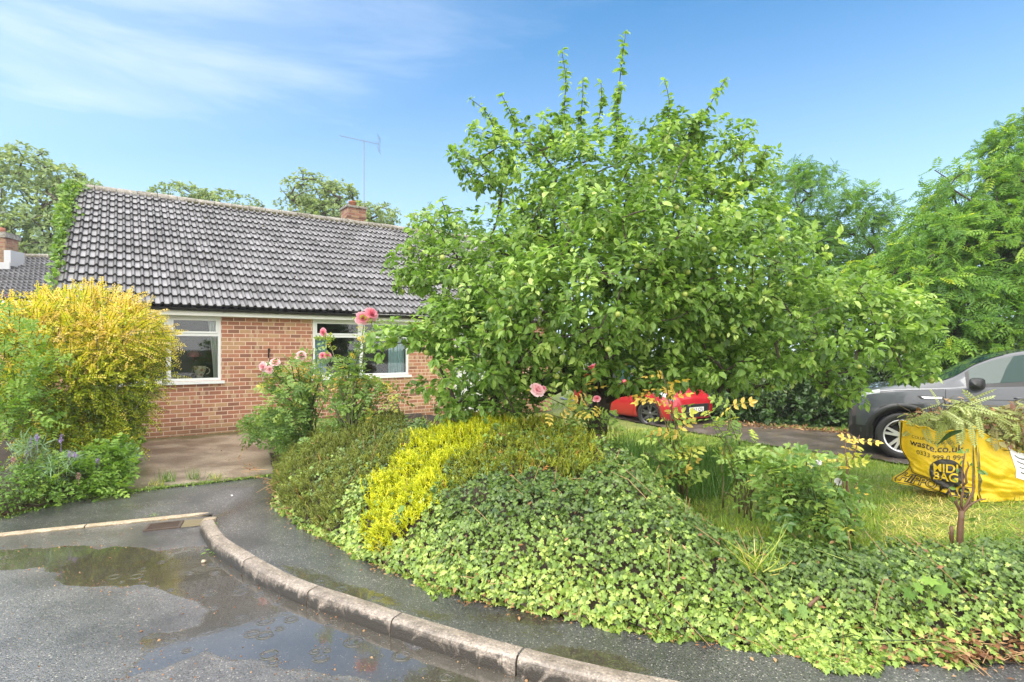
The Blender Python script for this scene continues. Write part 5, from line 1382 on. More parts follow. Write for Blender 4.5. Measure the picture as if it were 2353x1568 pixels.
rose_bush('rose_bush', 'leggy pink rose bush leaning in front of the brick wall between the two windows', np.append(G(712, 1000, .45)[:2], .45),
    [(605, 845, 7.0), (640, 830, 7.1), (692, 825, 7.1), (720, 800, 7.2), (655, 880, 6.9), (700, 880, 7.0), (590, 880, 6.9), (740, 860, 7.1, .6), (676, 830, 7.0, 1), (660, 915, 6.9)],
    [(605, 843, 6.95, 11, 'pale_petal'), (632, 833, 7.0, 11, 'pale_petal'), (619, 850, 6.95, 9, 'pale_petal'), (692, 818, 7.05, 11, 'pale_petal')], ldens=30, mass=[(680, 865, 7.0, 70, 40, .3), (650, 930, 6.9, 55, 35, .3)], massn=75)
rose_bush('rose_bush', 'tall pink rose bush before the second window, two big blooms at its top', np.append(G(800, 1020, .6)[:2], .6),
    [(838, 735, 6.6), (856, 735, 6.6), (745, 770, 6.8), (745, 822, 6.8), (790, 850, 6.6, 1), (820, 800, 6.5, .3), (770, 870, 6.6, 1), (850, 870, 6.5), (880, 880, 6.5), (905, 900, 6.4), (730, 900, 6.7), (760, 930, 6.6)],
    [(832, 732, 6.55, 15, 'petal'), (852, 723, 6.6, 16, 'petal'), (744, 764, 6.8, 10, 'petal'), (741, 818, 6.75, 8, 'petal'), (752, 818, 6.75, 9, 'petal')], ldens=24,
    mass=[(790, 900, 6.6, 75, 45, .35), (870, 920, 6.4, 70, 40, .3), (800, 850, 6.6, 40, 30, .25)], massn=95, vb=.5)
rose_bush('rose_bush', 'low pale green plants filling the bed edge beside the slab', np.append(G(640, 990, .25)[:2], .2),
    [(600, 960, 7.6), (640, 950, 7.4), (585, 985, 7.7), (660, 1000, 6.9), (650, 1030, 6.8)], [], mass=[(610, 972, 7.6, 45, 22, .35), (650, 1000, 7.0, 30, 38, .3), (665, 970, 7.0, 50, 30, .3), (590, 990, 7.9, 25, 18, .3)], cat='perennial plant', vb=.42, vs=.14, massn=190, lsize=(.08, .14))
rose_bush('rose_bush', 'single pale pink rose on a long bare cane against the dark of the apple tree', np.append(G(1375, 1035, .70)[:2], .74),
    [(1240, 905, 5.0), (1300, 935, 5.0), (1345, 885, 5.1, 1), (1372, 925, 5.1), (1400, 960, 5.0), (1330, 990, 4.9), (1260, 950, 5.0)],
    [(1234, 897, 5.0, 17, 'pale_petal'), (1371, 917, 5.1, 9, 'petal'), (1249, 893, 5.05, 6, 'petal')], lsize=(.12, .17), ldens=13, vb=.6)
rose_bush('rose_bush', 'rose bush with yellow and orange young leaves in front of the red car', np.append(G(1562, 1135, .42)[:2], .42),
    [(1520, 855, 4.75, 1), (1500, 905, 4.7, .9), (1548, 890, 4.8, 1), (1530, 960, 4.8, .5), (1560, 990, 4.7), (1510, 1010, 4.6), (1590, 1030, 4.6), (1480, 1040, 4.6)], [], lsize=(.13, .19), ldens=14, vb=.62, leaf_from=.2, cane='twig')
rose_bush('rose_bush', 'arching rose cane with large rounded leaves right of the yellow leaved one', np.append(G(1705, 1165, .38)[:2], .38),
    [(1625, 945, 4.6), (1680, 930, 4.7, .5), (1640, 985, 4.6), (1700, 985, 4.6), (1740, 1010, 4.5), (1690, 1040, 4.4), (1670, 960, 4.6)], [], lsize=(.11, .17), ldens=16, vb=.52, leaf_from=.35)
rose_bush('rose_bush', 'cut back rose with bare green stubs rising from the ivy', np.append(G(1712, 1178, .36)[:2], .34),
    [(1690, 1095, 4.2), (1722, 1098, 4.25), (1662, 1130, 4.2), (1744, 1110, 4.2), (1675, 1060, 4.25)], [], lsize=(.07, .11), ldens=4, vb=.5, leaf_from=.5, cane='twig')
rose_bush('rose_bush', 'leafy rose bush with small white flowers beside the straw coloured lawn', np.append(G(1870, 1210, .36)[:2], .34),
    [(1872, 1068, 4.0), (1925, 1108, 3.9), (1790, 1060, 4.0), (1830, 1090, 3.9), (1850, 1030, 4.1), (1760, 1110, 3.9)],
    [(1868, 1066, 4.0, 8, 'white_petal'), (1880, 1064, 4.0, 7, 'white_petal'), (1926, 1107, 3.9, 8, 'white_petal'), (1778, 1053, 4.0, 6, 'white_petal')], lsize=(.11, .18), ldens=18, vb=.42,
    mass=[(1860, 1130, 3.9, 85, 65, .25), (1880, 1200, 3.75, 70, 40, .2), (1790, 1110, 3.9, 50, 45, .2)], massn=70)
rose_bush('rose_bush', 'brown pruned rose cane with yellow green leaves, right of the white roses', np.append(G(1955, 1215, .35)[:2], .33),
    [(1942, 1010, 4.2, .3), (1975, 1000, 4.2, .5), (1920, 1040, 4.2, .2), (1970, 1110, 4.1), (1948, 1120, 4.1), (1984, 1130, 4.1)], [], lsize=(.10, .15), ldens=8, vb=.60, leaf_from=.62, cane='cut_wood')
rose_bush('rose_bush', 'tall thin stemmed rose at the left edge beside the golden shrub', np.append(G(40, 1010, .2)[:2], .2),
    [(20, 690, 6.2), (45, 730, 6.2), (75, 760, 6.2), (10, 780, 6.1), (100, 830, 6.2), (60, 880, 6.1), (140, 820, 6.4), (20, 880, 6.0)],
    [(16, 680, 6.2, 5, 'dusty_petal')], ldens=20, vb=.45, mass=[(25, 900, 6.2, 60, 70, .35), (60, 960, 6.1, 80, 50, .35), (120, 830, 6.7, 30, 24, .2)], massn=95, mat='bright')

mound_later = [
 ('leafy_plant', 'tangle of light green leaves between the pink roses and the dark heather', [(760, 925, 6.5, 70, 35, .3), (830, 905, 6.5, 60, 40, .3), (715, 955, 6.6, 45, 28, .25), (790, 880, 6.7, 60, 40, .3)], 190, 4, ROSE, (.08, .14), 'rose', .50, .2),
 ('leafy_plant', 'dense green leafy stems under the left branches of the apple tree', [(900, 925, 6.3, 60, 40, .3), (960, 945, 6.2, 55, 32, .3), (1030, 950, 6.1, 60, 28, .3), (880, 890, 6.5, 45, 40, .3)], 190, 4, LEAF, (.06, .11), 'rose', .36, .16)]
# pruned rose at the right, in front of the bag
PB = np.append(G(2205, 1245, .33)[:2], .30)
pr_ = empty('pruned_rose', tuple(PB)); tag(pr_, 'pruned brown rose stump with bare forked twigs in front of the yellow bag', 'rose bush')
ms = MB(); Yp = PB[1]
def cane_(pts, r0, r1, sides=7):
    q = np.array([P(x, y, Yp + dy) for x, y, dy in pts]) - PB
    q = resample(q, 6) + rng.normal(0, .004, (6, 3)); ms.tube(q, np.linspace(r0, r1, 6), sides, rng.random())
cane_([(2205, 1262, 0), (2207, 1215, 0), (2209, 1172, 0)], .021, .018, 9)
for a_ in ([(2208, 1180, 0), (2228, 1160, -.02), (2262, 1145, -.03)], [(2208, 1176, 0), (2190, 1150, .02), (2180, 1120, .02)], [(2209, 1174, 0), (2212, 1120, .01), (2214, 1035, .02)], [(2212, 1172, 0), (2236, 1128, 0), (2243, 1092, 0)],
           [(2214, 1120, 0), (2224, 1080, -.02), (2226, 1060, -.02)], [(2210, 1176, 0), (2200, 1160, -.01), (2198, 1146, -.02)], [(2213, 1172, 0), (2224, 1162, .01), (2231, 1150, .01)]):
    cane_(a_, .009, .004, 6)
ms.build('stem', M['cut_wood'], pr_, smooth=True)
mb = MB(); lp_ = np.array([P(x, y, Yp + rng.normal(0, .03)) for x, y in ((2196, 1040), (2206, 1030), (2218, 1034), (2230, 1066), (2243, 1075), (2255, 1080), (2268, 1090), (2196, 1075), (2188, 1100), (2180, 1120), (2222, 1130), (2206, 1128), (2190, 1140), (2224, 1195), (2240, 1205), (2214, 1060))]) - PB
mb.inst(LEAF, lp_, rdir(len(lp_)) + [0.2, -.2, -.4], rng.normal(0, .5, (len(lp_), 3)) + [0, -.8, .6], rng.uniform(.035, .065, len(lp_)), rng.normal(.4, .15, len(lp_)).clip(0, 1)); mb.build('leaves', LM['rose'], pr_)
sb = P(2186, 1240, Yp); mb = MB(); mb.tube([(0, 0, -.05), (.002, 0, .05), (.0, .002, .09)], [.014, .013, .012], 8, .3); mb.tube([(0, 0, .02), (-.02, 0, .05)], [.006, .005], 5)
o = mb.build('stump', M['cut_wood'], smooth=True); o.location = tuple(sb); tag(o, 'short dark cut stub standing left of the pruned rose stump', 'stump')

# ------------------------------------------------------------------ other plants of the left bed and wall
def mound(name, label, cat, blobs, n, m, tpl, size, mat, vb=.45, vs=.18, flowers=None, group=None, droop=.15, spread=.9):
    bw = blobs_w(blobs); c = np.mean([b[0] for b in bw], 0); c[2] = .15
    root = empty(name, tuple(c)); tag(root, label, cat, group)
    pts, out = sample_blobs(blobs, n, .45, .2, 3); pts[:, 2] = np.maximum(pts[:, 2], .12)
    c[2] = max(.15, float(pts[:, 2].min()) - .05)
    mb = MB(); rosettes(mb, tpl, pts - c, nrm(out + [0, -.1, .5]), m, size, spread, droop, .9, vb, vs); mb.build('leaves', LM[mat], root)
    mb = MB()
    for k in rng.choice(len(pts), min(60, len(pts)), replace=False):
        g_ = (pts[k] - c) * [.04, .04, 0] + [0, 0, -.03]
        mb.tube([g_, (g_ + pts[k] - c) / 2 + rng.normal(0, .02, 3), pts[k] - c], [.005, .004, .002], 4, cap=False)
    mb.build('stems', M['cane'], root)
    for (x, y, Y, L, key) in (flowers or []):
        p = P(x, y, Y) - c; mb = MB(); k = int(60)
        t = rng.random(k); q = p + np.stack([rng.normal(0, .008, k), rng.normal(0, .008, k), (t - .5) * L], -1)
        mb.inst(QUAD, q, rdir(k) + [0, 0, .3], rdir(k), rng.uniform(.012, .024, k) * (1.2 - .7 * t), rng.random(k)); mb.tube([p - [0, 0, L * 1.6], p + [0, 0, L * .5]], [.003, .002], 4)
        mb.build('flower', LM[key], root)
    return root
mound('leafy_plant', 'bright green leafy clump with dusty pink seed heads at the corner of the slab', 'perennial plant', [(215, 1075, 6.25, 80, 45, .35), (270, 1055, 6.5, 35, 40, .25), (150, 1100, 6.0, 70, 40, .3), (230, 1120, 6.05, 55, 22, .2)], 210, 4, ROSE, (.09, .16), 'bright', .48, .18,
      [(180, 1095, 5.85, .07, 'dusty_petal'), (30, 1055, 5.7, .05, 'dusty_petal')])
mound('toadflax', 'bluish green feathery plant with spikes of small mauve flowers', 'flowering plant', [(75, 1010, 5.9, 30, 55, .18), (150, 1030, 5.95, 35, 45, .18), (60, 1060, 5.8, 25, 30, .15)], 90, 12, BLADE, (.07, .14), 'blue_green', .5, .15,
      [(70, 975, 5.85, .10, 'mauve_petal'), (85, 965, 5.85, .08, 'mauve_petal'), (140, 968, 5.9, .09, 'mauve_petal'), (160, 1003, 5.9, .07, 'mauve_petal'), (62, 1000, 5.85, .1, 'mauve_petal'), (172, 1005, 5.9, .05, 'mauve_petal'), (225, 1020, 6.1, .05, 'mauve_petal')])
mound('buddleia_seedling', 'grey green plant with a small purple flower spike hanging over the slab edge', 'flowering plant', [(255, 1050, 6.7, 40, 32, .22), (285, 1040, 6.9, 20, 25, .15)], 70, 4, LEAF, (.05, .09), 'blue_green', .35, .15,
      [(255, 1055, 6.45, .09, 'mauve_petal'), (265, 1065, 6.45, .06, 'mauve_petal')])
mound('dark_groundcover', 'low dark green small leaved ground cover at the left edge of the pavement', 'ground cover plant', [(30, 1110, 5.6, 70, 40, .3), (80, 1130, 5.65, 60, 30, .25), (10, 1155, 5.4, 40, 25, .2), (130, 1130, 5.8, 50, 22, .2)], 300, 5, DIA, (.025, .05), 'bright', .35, .2)
mound('wall_shrub', 'green climbing leaves between the golden shrub and the brick wall', 'shrub', [(285, 985, 8.6, 35, 45, .25), (300, 940, 9.0, 18, 40, .2), (312, 1000, 8.6, 18, 16, .15)], 80, 5, LEAF, (.07, .12), 'bright', .42, .18)
for a_ in mound_later: mound(a_[0], a_[1], 'perennial plant', *a_[2:])
for k, (x, y, w) in enumerate(((384, 1107, 60), (445, 1103, 45), (500, 1102, 40), (360, 1116, 40))):
    g_ = G(x, y, .10); n_ = w
    pts = g_ + np.stack([rng.normal(0, .055, n_), rng.normal(0, .02, n_), np.zeros(n_)], -1)
    tuft('grass_tuft', ('largest green grass tuft in the joint between slab and pavement', 'upright grass tuft with brown base in the joint between slab and pavement', 'small leafy weed tuft at the right of the slab joint', 'thin low grass tuft at the left end of the slab joint')[k], pts,
         ((.08, .17), (.08, .18), (.04, .10), (.03, .07))[k], LM['long_grass' if k < 2 else 'grass'], .10, .6, 'grass tuft', 'weeds in the slab joint', .6)
# moss and weeds along the joint and the bed edge
mb = MB(); n_ = 1500
t = rng.random(n_); ln_ = resample(np.array([(-4.94, 5.34), (-4.56, 5.97), (-2.96, 6.945)]), 400)
q = ln_[(t * 399).astype(int)] + rng.normal(0, .03, (n_, 2))
mb.inst(QUAD, np.concatenate([q, zp(q[:, 0], q[:, 1])[:, None] + .005], 1), rdir(n_), rdir(n_) * .4 + [0, 0, 1], rng.uniform(.012, .032, n_), rng.random(n_))
tag(mb.build('joint_weeds', LM['bright']), 'line of moss and tiny weeds between pavement and driveway slab', 'weeds', kind='stuff')
# climber over the left verge of the roof
mb = MB(); mbt = MB()
n_ = 1150; tt = rng.beta(2.0, 1.1, n_); wv = np.where(tt > .55, .10, .045)
xo = ROOF_X0 - .03 + rng.normal(0, 1, n_) * wv * .7 + .22 * (tt > .93) * rng.random(n_); so = tt * RL
pos = np.array([H(x_, -.25 + s_ * rcs - .05 * rsn, Z_E + s_ * rsn + .06 + abs(rng.normal(0, .05))) for x_, s_ in zip(xo, so)])
cb_ = H(ROOF_X0, 0, .1)
clim = empty('climbing_plant', tuple(cb_)); tag(clim, 'bright yellow green creeper climbing the left verge of the tiled roof', 'climbing plant')
mb.inst(LEAF, pos - cb_, rdir(n_) + [-.3, -.4, -.5], rng.normal(0, .5, (n_, 3)) + [-.2, -.7, .8], rng.uniform(.07, .13, n_), np.clip(rng.normal(.45, .25, n_), 0, 1)); mb.build('leaves', LM['bright'], clim)
for k in range(5):
    s_ = np.linspace(-.2, 1, 12); q = np.array([H(ROOF_X0 - .02 + .03 * math.sin(9 * a_ + k * 2), -.25 + max(a_, 0) * RL * rcs - .02, (Z_E + a_ * RL * rsn + .03) if a_ >= 0 else Z_E + a_ * 10) for a_ in s_])
    mbt.tube(q - cb_, .008, 5, .4)
mbt.build('stems', M['twig'], clim)
# plant hanging from the wall bracket
hp = H(.955, -.225, 1.30); hb = empty('hanging_plant', tuple(hp)); tag(hb, 'small hanging pot of green leaves below the black wall bracket', 'hanging plant')
mb = MB(); mb.lathe([(0, -.13), (.06, -.12), (.10, 0), (.107, .0), (.1, .01), (0, .0)], 18); mb.build('pot', M['gutter'], hb, smooth=True)
mb = MB()
for a_ in (0, 2.1, 4.2): mb.tube([(.1 * math.cos(a_), .1 * math.sin(a_), 0), (0, 0, .27)], .002, 4)
mb.build('chains', M['gutter'], hb)
mb = MB(); n_ = 150; q = rdir(n_) * rng.uniform(.04, .15, (n_, 1)) * [1, 1, .6] + [0, 0, .03]; mb.inst(DIA, q, q + [0, 0, -.05], rdir(n_) + [0, 0, 1], rng.uniform(.05, .09, n_), rng.normal(.35, .15, n_).clip(0, 1)); mb.build('leaves', LM['bright'], hb)

# ------------------------------------------------------------------ text helper
def text_mesh(body, size, align='CENTER', extrude=0.0, spacing=1.0, bold=0.0):
    cu = bpy.data.curves.new('lettering', 'FONT'); cu.body = body; cu.size = size; cu.align_x = align; cu.extrude = extrude; cu.space_character = spacing; cu.offset = bold
    ob = bpy.data.objects.new('lettering', cu); COL.objects.link(ob)
    bpy.context.view_layer.update()
    me = bpy.data.meshes.new_from_object(ob.evaluated_get(bpy.context.evaluated_depsgraph_get()))
    bpy.data.objects.remove(ob); bpy.data.curves.remove(cu)
    V = np.array([v.co[:] for v in me.vertices]); Fc = [list(p.vertices) for p in me.polygons]
    bpy.data.meshes.remove(me)
    return V, Fc

# ------------------------------------------------------------------ cars
def paint(name, col, metal=.0):
    m, n, l, b = new_mat(name)
    b.inputs['Base Color'].default_value = (*col, 1); b.inputs['Metallic'].default_value = metal; b.inputs['Roughness'].default_value = .33
    b.inputs['Coat Weight'].default_value = 1.0; b.inputs['Coat Roughness'].default_value = .03
    no = noise(n, l, 160, 2, .6, objco(n)); cr = n.new('ShaderNodeMapRange'); cr.inputs['From Min'].default_value = .62; cr.inputs['From Max'].default_value = .75; l.new(no.outputs['Fac'], cr.inputs['Value'])
    k = bump(n, l, cr.outputs[0], .35, .003, None); l.new(k, b.inputs['Coat Normal'])
    return m
def cglass(name):
    m, n, l, b = new_mat(name)
    b.inputs['Base Color'].default_value = (.022, .050, .046, 1); b.inputs['Roughness'].default_value = .02; b.inputs['Specular IOR Level'].default_value = .35
    return m
CG = cglass('car_glass')
LENS = plain('lamp_lens', (.30, .32, .34), .06, spec=.9, var=.2, scale=25, coat=1.0)
RIM = plain('alloy', (.62, .63, .64), .25, .55, var=.05)
TRIM = plain('black_trim', (.017, .018, .020), .45)
CHROME = plain('satin_metal', (.72, .73, .74), .2, .8, var=.03)
PLATE = plain('number_plate_white', (.85, .86, .84), .35, var=.03)
def cspline(x, xs, ys):
    """smooth monotone-ish interpolation"""
    xs = np.asarray(xs, float); ys = np.asarray(ys, float); x = np.asarray(x, float)
    h = np.diff(xs); dl = np.diff(ys) / h
    m = np.zeros_like(ys); m[1:-1] = np.where(dl[:-1] * dl[1:] > 0, 2 * dl[:-1] * dl[1:] / (dl[:-1] + dl[1:] + 1e-12), 0); m[0], m[-1] = dl[0], dl[-1]
    i = np.clip(np.searchsorted(xs, x) - 1, 0, len(h) - 1); t = (x - xs[i]) / h[i]
    return ys[i] * (1 + 2 * t) * (1 - t) ** 2 + m[i] * h[i] * t * (1 - t) ** 2 + ys[i + 1] * t * t * (3 - 2 * t) + m[i + 1] * h[i] * t * t * (t - 1)
def car(name, label, loc, yaw, S, pm):
    """x runs from the nose (0) back along the car, y to its left side (towards -y here), z up. S: shape tables"""
    root = empty(name, tuple(loc), yaw); tag(root, label, 'car')
    L = S['L']; x = np.unique(np.concatenate([np.linspace(0, L, 90), [.02, .05, .09, L - .02, L - .05, L - .09]]))
    f = lambda k: cspline(x, *S[k])
    zl, zb, zt, wl, wm, wb, wt = f('zl'), f('zb'), f('zt'), f('wl'), f('wm'), f('wb'), f('wt')
    gh = np.clip((zt - zb - .06) / .25, 0, 1)
    secs = []
    for i in range(len(x)):
        z1 = zb[i]; top = zt[i]; g = gh[i]
        ww = wt[i] * g + wb[i] * .86 * (1 - g)
        p = [(0, zl[i]), (wl[i] * .7, zl[i]), (wl[i] * .96, zl[i] + .02), (wl[i], zl[i] + .09), (wm[i] * .995, zl[i] + (z1 - zl[i]) * .34), (wm[i], zl[i] + (z1 - zl[i]) * .55), (wm[i] * .993, zl[i] + (z1 - zl[i]) * .74),
             (wb[i] + .012, z1 - .045), (wb[i], z1), (wb[i] + (ww - wb[i]) * .12, z1 + (top - z1) * .12 * g + .012 * (1 - g)), (wb[i] + (ww - wb[i]) * .55, z1 + (top - z1) * (.55 * g + .35 * (1 - g))),
             (wb[i] + (ww - wb[i]) * .88, z1 + (top - z1) * (.86 * g + .62 * (1 - g))), (ww * .95, z1 + (top - z1) * (.955 * g + .80 * (1 - g))), (ww * .80, top - .022), (ww * .45, top - .004), (0, top)]
        secs.append(p)
    secs = np.array(secs); ns = secs.shape[1]
    def pt(i, j, sgn): return np.array([x[i], sgn * secs[i, j, 0], secs[i, j, 1]])
    ring = []
    for i in range(len(x)):
        r_ = [(x[i], -a_, b_) for a_, b_ in secs[i]] + [(x[i], a_, b_) for a_, b_ in secs[i][-2:0:-1]]
        ring.append(r_)
    ring = np.array(ring); m_ = ring.shape[1]
    mb = MB(); g2 = np.concatenate([ring, ring[:, :1]], 1)
    V = ring.reshape(-1, 3); q = []
    for i in range(len(x) - 1):
        for j in range(m_):
            q.append([i * m_ + j, (i + 1) * m_ + j, (i + 1) * m_ + (j + 1) % m_, i * m_ + (j + 1) % m_])
    mb.add(V, [k[::-1] for k in q] + [list(range(m_)), list(range((len(x) - 1) * m_, len(x) * m_))[::-1]])
    body = mb.build('body', pm, root, smooth=True)
    body.data.materials.append(TRIM)
    # wheel arches cut out of the body
    cut = MB()
    for wx in S['wheels']:
        for sg in (-1, 1):
            a_ = np.arange(40) / 40 * 6.2832; r_ = S['arch']
            y0, y1 = sg * (S['track'] - .30), sg * (S['track'] + .4)
            v0 = [(wx + r_ * math.cos(t), y0, S['wr'] + r_ * math.sin(t)) for t in a_]; v1 = [(wx + r_ * math.cos(t), y1, S['wr'] + r_ * math.sin(t)) for t in a_]
            n_ = 40
            fs = [[k, (k + 1) % n_, n_ + (k + 1) % n_, n_ + k] for k in range(n_)] + [list(range(n_))[::-1], list(range(n_, 2 * n_))]
            if sg < 0: fs = fs
            else: fs = [ff[::-1] for ff in fs]
            cut.add(v0 + v1, [ff[::-1] for ff in fs])
    co = cut.build('arch_cutter', TRIM, root)
    bm_ = bmesh.new(); bm_.from_mesh(co.data); bmesh.ops.recalc_face_normals(bm_, faces=bm_.faces); bm_.to_mesh(co.data); bm_.free()
    bm_ = bmesh.new(); bm_.from_mesh(body.data); bmesh.ops.recalc_face_normals(bm_, faces=bm_.faces); bm_.to_mesh(body.data); bm_.free()
    md = body.modifiers.new('arches', 'BOOLEAN'); md.object = co; md.operation = 'DIFFERENCE'; md.solver = 'EXACT'
    try: md.material_mode = 'TRANSFER'
    except Exception: pass
    bpy.context.view_layer.update()
    nm = bpy.data.meshes.new_from_object(body.evaluated_get(bpy.context.evaluated_depsgraph_get()))
    body.modifiers.clear(); body.data = nm
    bpy.data.objects.remove(co)
    cn = np.array([p.center[:] for p in nm.polygons])
    for p in nm.polygons:
        c = p.center
        for wx in S['wheels']:
            if abs(math.hypot(c.x - wx, c.z - S['wr']) - S['arch']) < .012 and abs(c.y) < S['track'] + .4 and abs(p.normal.y) < .5: p.material_index = min(1, len(nm.materials) - 1)
    # glass, offset a little from the shell
    def patch(name_, i0, i1, j0, j1, sg, off, mat, parent=root, cond=None):
        w_ = MB(); vs_, idx, fs = [], {}, []
        for i in range(i0, i1 + 1):
            for j in range(j0, j1 + 1):
                a_ = pt(min(i + 1, len(x) - 1), j, sg) - pt(max(i - 1, 0), j, sg); b_ = pt(i, min(j + 1, ns - 1), sg) - pt(i, max(j - 1, 0), sg)
                nr_ = nrm(np.cross(a_, b_)); ctr = np.array([pt(i, j, sg)[0], 0, .8]); 
                if nr_ @ (pt(i, j, sg) - ctr) < 0: nr_ = -nr_
                idx[i, j] = len(vs_); vs_.append(pt(i, j, sg) + nr_ * off)
        for i in range(i0, i1):
            for j in range(j0, j1):
                if cond is None or cond(i, j): fs.append([idx[i, j], idx[i + 1, j], idx[i + 1, j + 1], idx[i, j + 1]])
        w_.add(vs_, fs); return w_.build(name_, mat, parent, smooth=True)
    ix = lambda v: int(np.argmin(np.abs(x - v)))
    for sg in (-1, 1):
        for (a_, b_) in S['side_glass']:
            patch('window_surround', ix(a_ - .05), ix(b_ + .05), 8, 11, sg, .003, TRIM, cond=lambda i, j: zt[i] - zb[i] > .24)
            patch('side_window', ix(a_), ix(b_), 9, 11, sg, .006, CG, cond=lambda i, j: zt[i] - zb[i] > .28)
    w0, w1 = S['screen']; mbw = []
    for sg in (-1, 1):
        patch('windscreen', ix(w0), ix(w1), 12, 15, sg, .005, CG)
    r0, r1 = S['rear_glass']
    for sg in (-1, 1): patch('rear_window', ix(r0), ix(r1), 12, 15, sg, .005, CG)
    # dark sill and arch trim
    if S.get('clad'):
        for sg in (-1, 1): patch('sill_cladding', ix(.0), len(x) - 1, 2, 4, sg, .004, TRIM, cond=lambda i, j: all(math.hypot(x[i] - wx, .45 - S['wr']) > S['arch'] for wx in S['wheels']))
    if S.get('arch_trim'):
        for wx in S['wheels']:
            for sg in (-1, 1):
                a_ = np.linspace(-.12, math.pi + .12, 30); w_ = MB(); g_ = []
                for t in a_:
                    row = []
                    for rr, dy in ((S['arch'] + .075, -.006), (S['arch'] + .05, .014), (S['arch'] - .006, .018), (S['arch'] - .006, -.06)):
                        px, pz = wx + rr * math.cos(t), S['wr'] + rr * math.sin(t)
                        i = min(max(ix(px), 0), len(x) - 1); yw = np.interp(pz, secs[i, 2:9, 1], secs[i, 2:9, 0])
                        row.append((px, sg * (yw + dy), pz))
                    g_.append(row)
                w_.grid(np.array(g_)); w_.build('arch_trim', TRIM, root, smooth=True)
    # shut lines of the doors and bonnet
    def on_side(px, pz, sg, off=.001):
        i = min(max(ix(px), 0), len(x) - 1); return (px, sg * (np.interp(pz, secs[i, 3:9, 1], secs[i, 3:9, 0]) + off), pz)
    for sg in (-1, 1):
        for dl in S['doors']:
            w_ = MB(); w_.tube([on_side(a_, b_, sg) for a_, b_ in resample(np.array(dl), 16)], .0035, 4, cap=False); w_.build('door_gap', TRIM, root)
        for (hx, hz) in S['handles']:
            w_ = MB(); w_.tube([on_side(hx, hz, sg, .004), on_side(hx + .03, hz + .003, sg, .03), on_side(hx + .17, hz + .006, sg, .03), on_side(hx + .20, hz + .006, sg, .004)], .012, 7); w_.build('door_handle', pm, root, smooth=True)
        mx_, mz = S['mirror']; i = ix(mx_); yb_ = np.interp(mz, secs[i, 3:9, 1], secs[i, 3:9, 0]) if mz < zb[i] else wb[i]
        ms_ = S.get('mirror_scale', 1.0)
        mir = MB(); u_ = np.linspace(-1, 1, 9); g_ = []
        for a_ in np.linspace(0, 6.2832, 17)[:-1]:
            row = []
            for k in u_:
                r_ = (1 - abs(k) ** 3.2) ** .5 if abs(k) < 1 else .0
                ca_, sa_ = math.copysign(abs(math.cos(a_)) ** .55, math.cos(a_)), math.copysign(abs(math.sin(a_)) ** .55, math.sin(a_))
                r_ *= 1 - .22 * (k + 1) / 2
                row.append((mx_ + .02 + .070 * ms_ * ca_ * (r_ + .02) - .035 * k, sg * (yb_ + .15 + .115 * k), mz + .085 + .066 * ms_ * sa_ * (r_ + .02) * (1.1 if sa_ > 0 else .9)))
            g_.append(row)
        mir.grid(np.array(g_), closed_u=True); mo = mir.build('wing_mirror', pm if S.get('mirror_paint', True) else TRIM, root, smooth=True)
        w_ = MB(); w_.tube([(mx_ + .01, sg * (yb_ - .03), mz + .02), (mx_ + .02, sg * (yb_ + .07), mz + .05)], [.035, .028], 8); w_.build('mirror_arm', TRIM, mo, smooth=True)
        w_ = MB(); w_.add([(mx_ + .085, sg * (yb_ + .06), mz + .03), (mx_ + .07, sg * (yb_ + .235), mz + .035), (mx_ + .07, sg * (yb_ + .23), mz + .14), (mx_ + .085, sg * (yb_ + .07), mz + .145)], [(0, 1, 2, 3)]); w_.build('mirror_glass', CHROME, mo)
        # lamps wrap round the corner
        for (nm_, i0, i1, j0, j1, mt) in S['lamps']:
            patch(nm_, ix(i0), ix(i1), j0, j1, sg, .007, mt)
    # wheels
    W = S['wr']
    ty = MB(); ty.lathe([(W * .70, -.10), (W * .74, -.112), (W * .90, -.115), (W * .975, -.10), (W, -.07), (W, .07), (W * .975, .10), (W * .90, .115), (W * .74, .112), (W * .70, .10)], 48, axis='y')
    for k in range(40):
        a_ = k / 40 * 6.2832
        ty.add([(W * 1.004 * math.cos(a_ + d_), y, W * 1.004 * math.sin(a_ + d_)) for d_, y in ((0, -.068), (.03, -.068), (.05, .068), (.02, .068))], [(0, 1, 2, 3)])
    RM_ = S.get('rim', RIM)
    rm = MB(); rm.lathe([(W * .71, .09), (W * .71, -.095), (W * .68, -.103), (W * .64, -.095), (W * .62, -.02), (W * .62, .08)], 40, axis='y')
    for k in range(5):
        for d_ in (-.14, .14):
            a_ = k * 1.2566 + .3
            u_ = np.array([math.cos(a_ + d_), 0, math.sin(a_ + d_)]); v_ = np.array([-u_[2], 0, u_[0]])
            i0, i1 = u_ * W * .10, np.array([math.cos(a_ + d_ * 1.35), 0, math.sin(a_ + d_ * 1.35)]) * W * .66
            rm.add([i0 - v_ * .022 + [0, -.075, 0], i0 + v_ * .022 + [0, -.075, 0], i1 + v_ * .016 + [0, -.09, 0], i1 - v_ * .016 + [0, -.09, 0],
                    i0 - v_ * .026 + [0, -.03, 0], i0 + v_ * .026 + [0, -.03, 0], i1 + v_ * .020 + [0, -.05, 0], i1 - v_ * .020 + [0, -.05, 0]], [(0, 1, 2, 3), (0, 4, 5, 1), (1, 5, 6, 2), (3, 2, 6, 7), (0, 3, 7, 4)])
    rm.lathe([(0, -.088), (W * .10, -.086), (W * .16, -.076), (W * .16, -.03)], 20, axis='y')
    ba = MB(); ba.lathe([(0, .0), (W * .64, .0)], 30, axis='y'); ba.lathe([(0, -.025), (W * .44, -.025), (W * .44, 0)], 30, .9, axis='y')
    wp = None
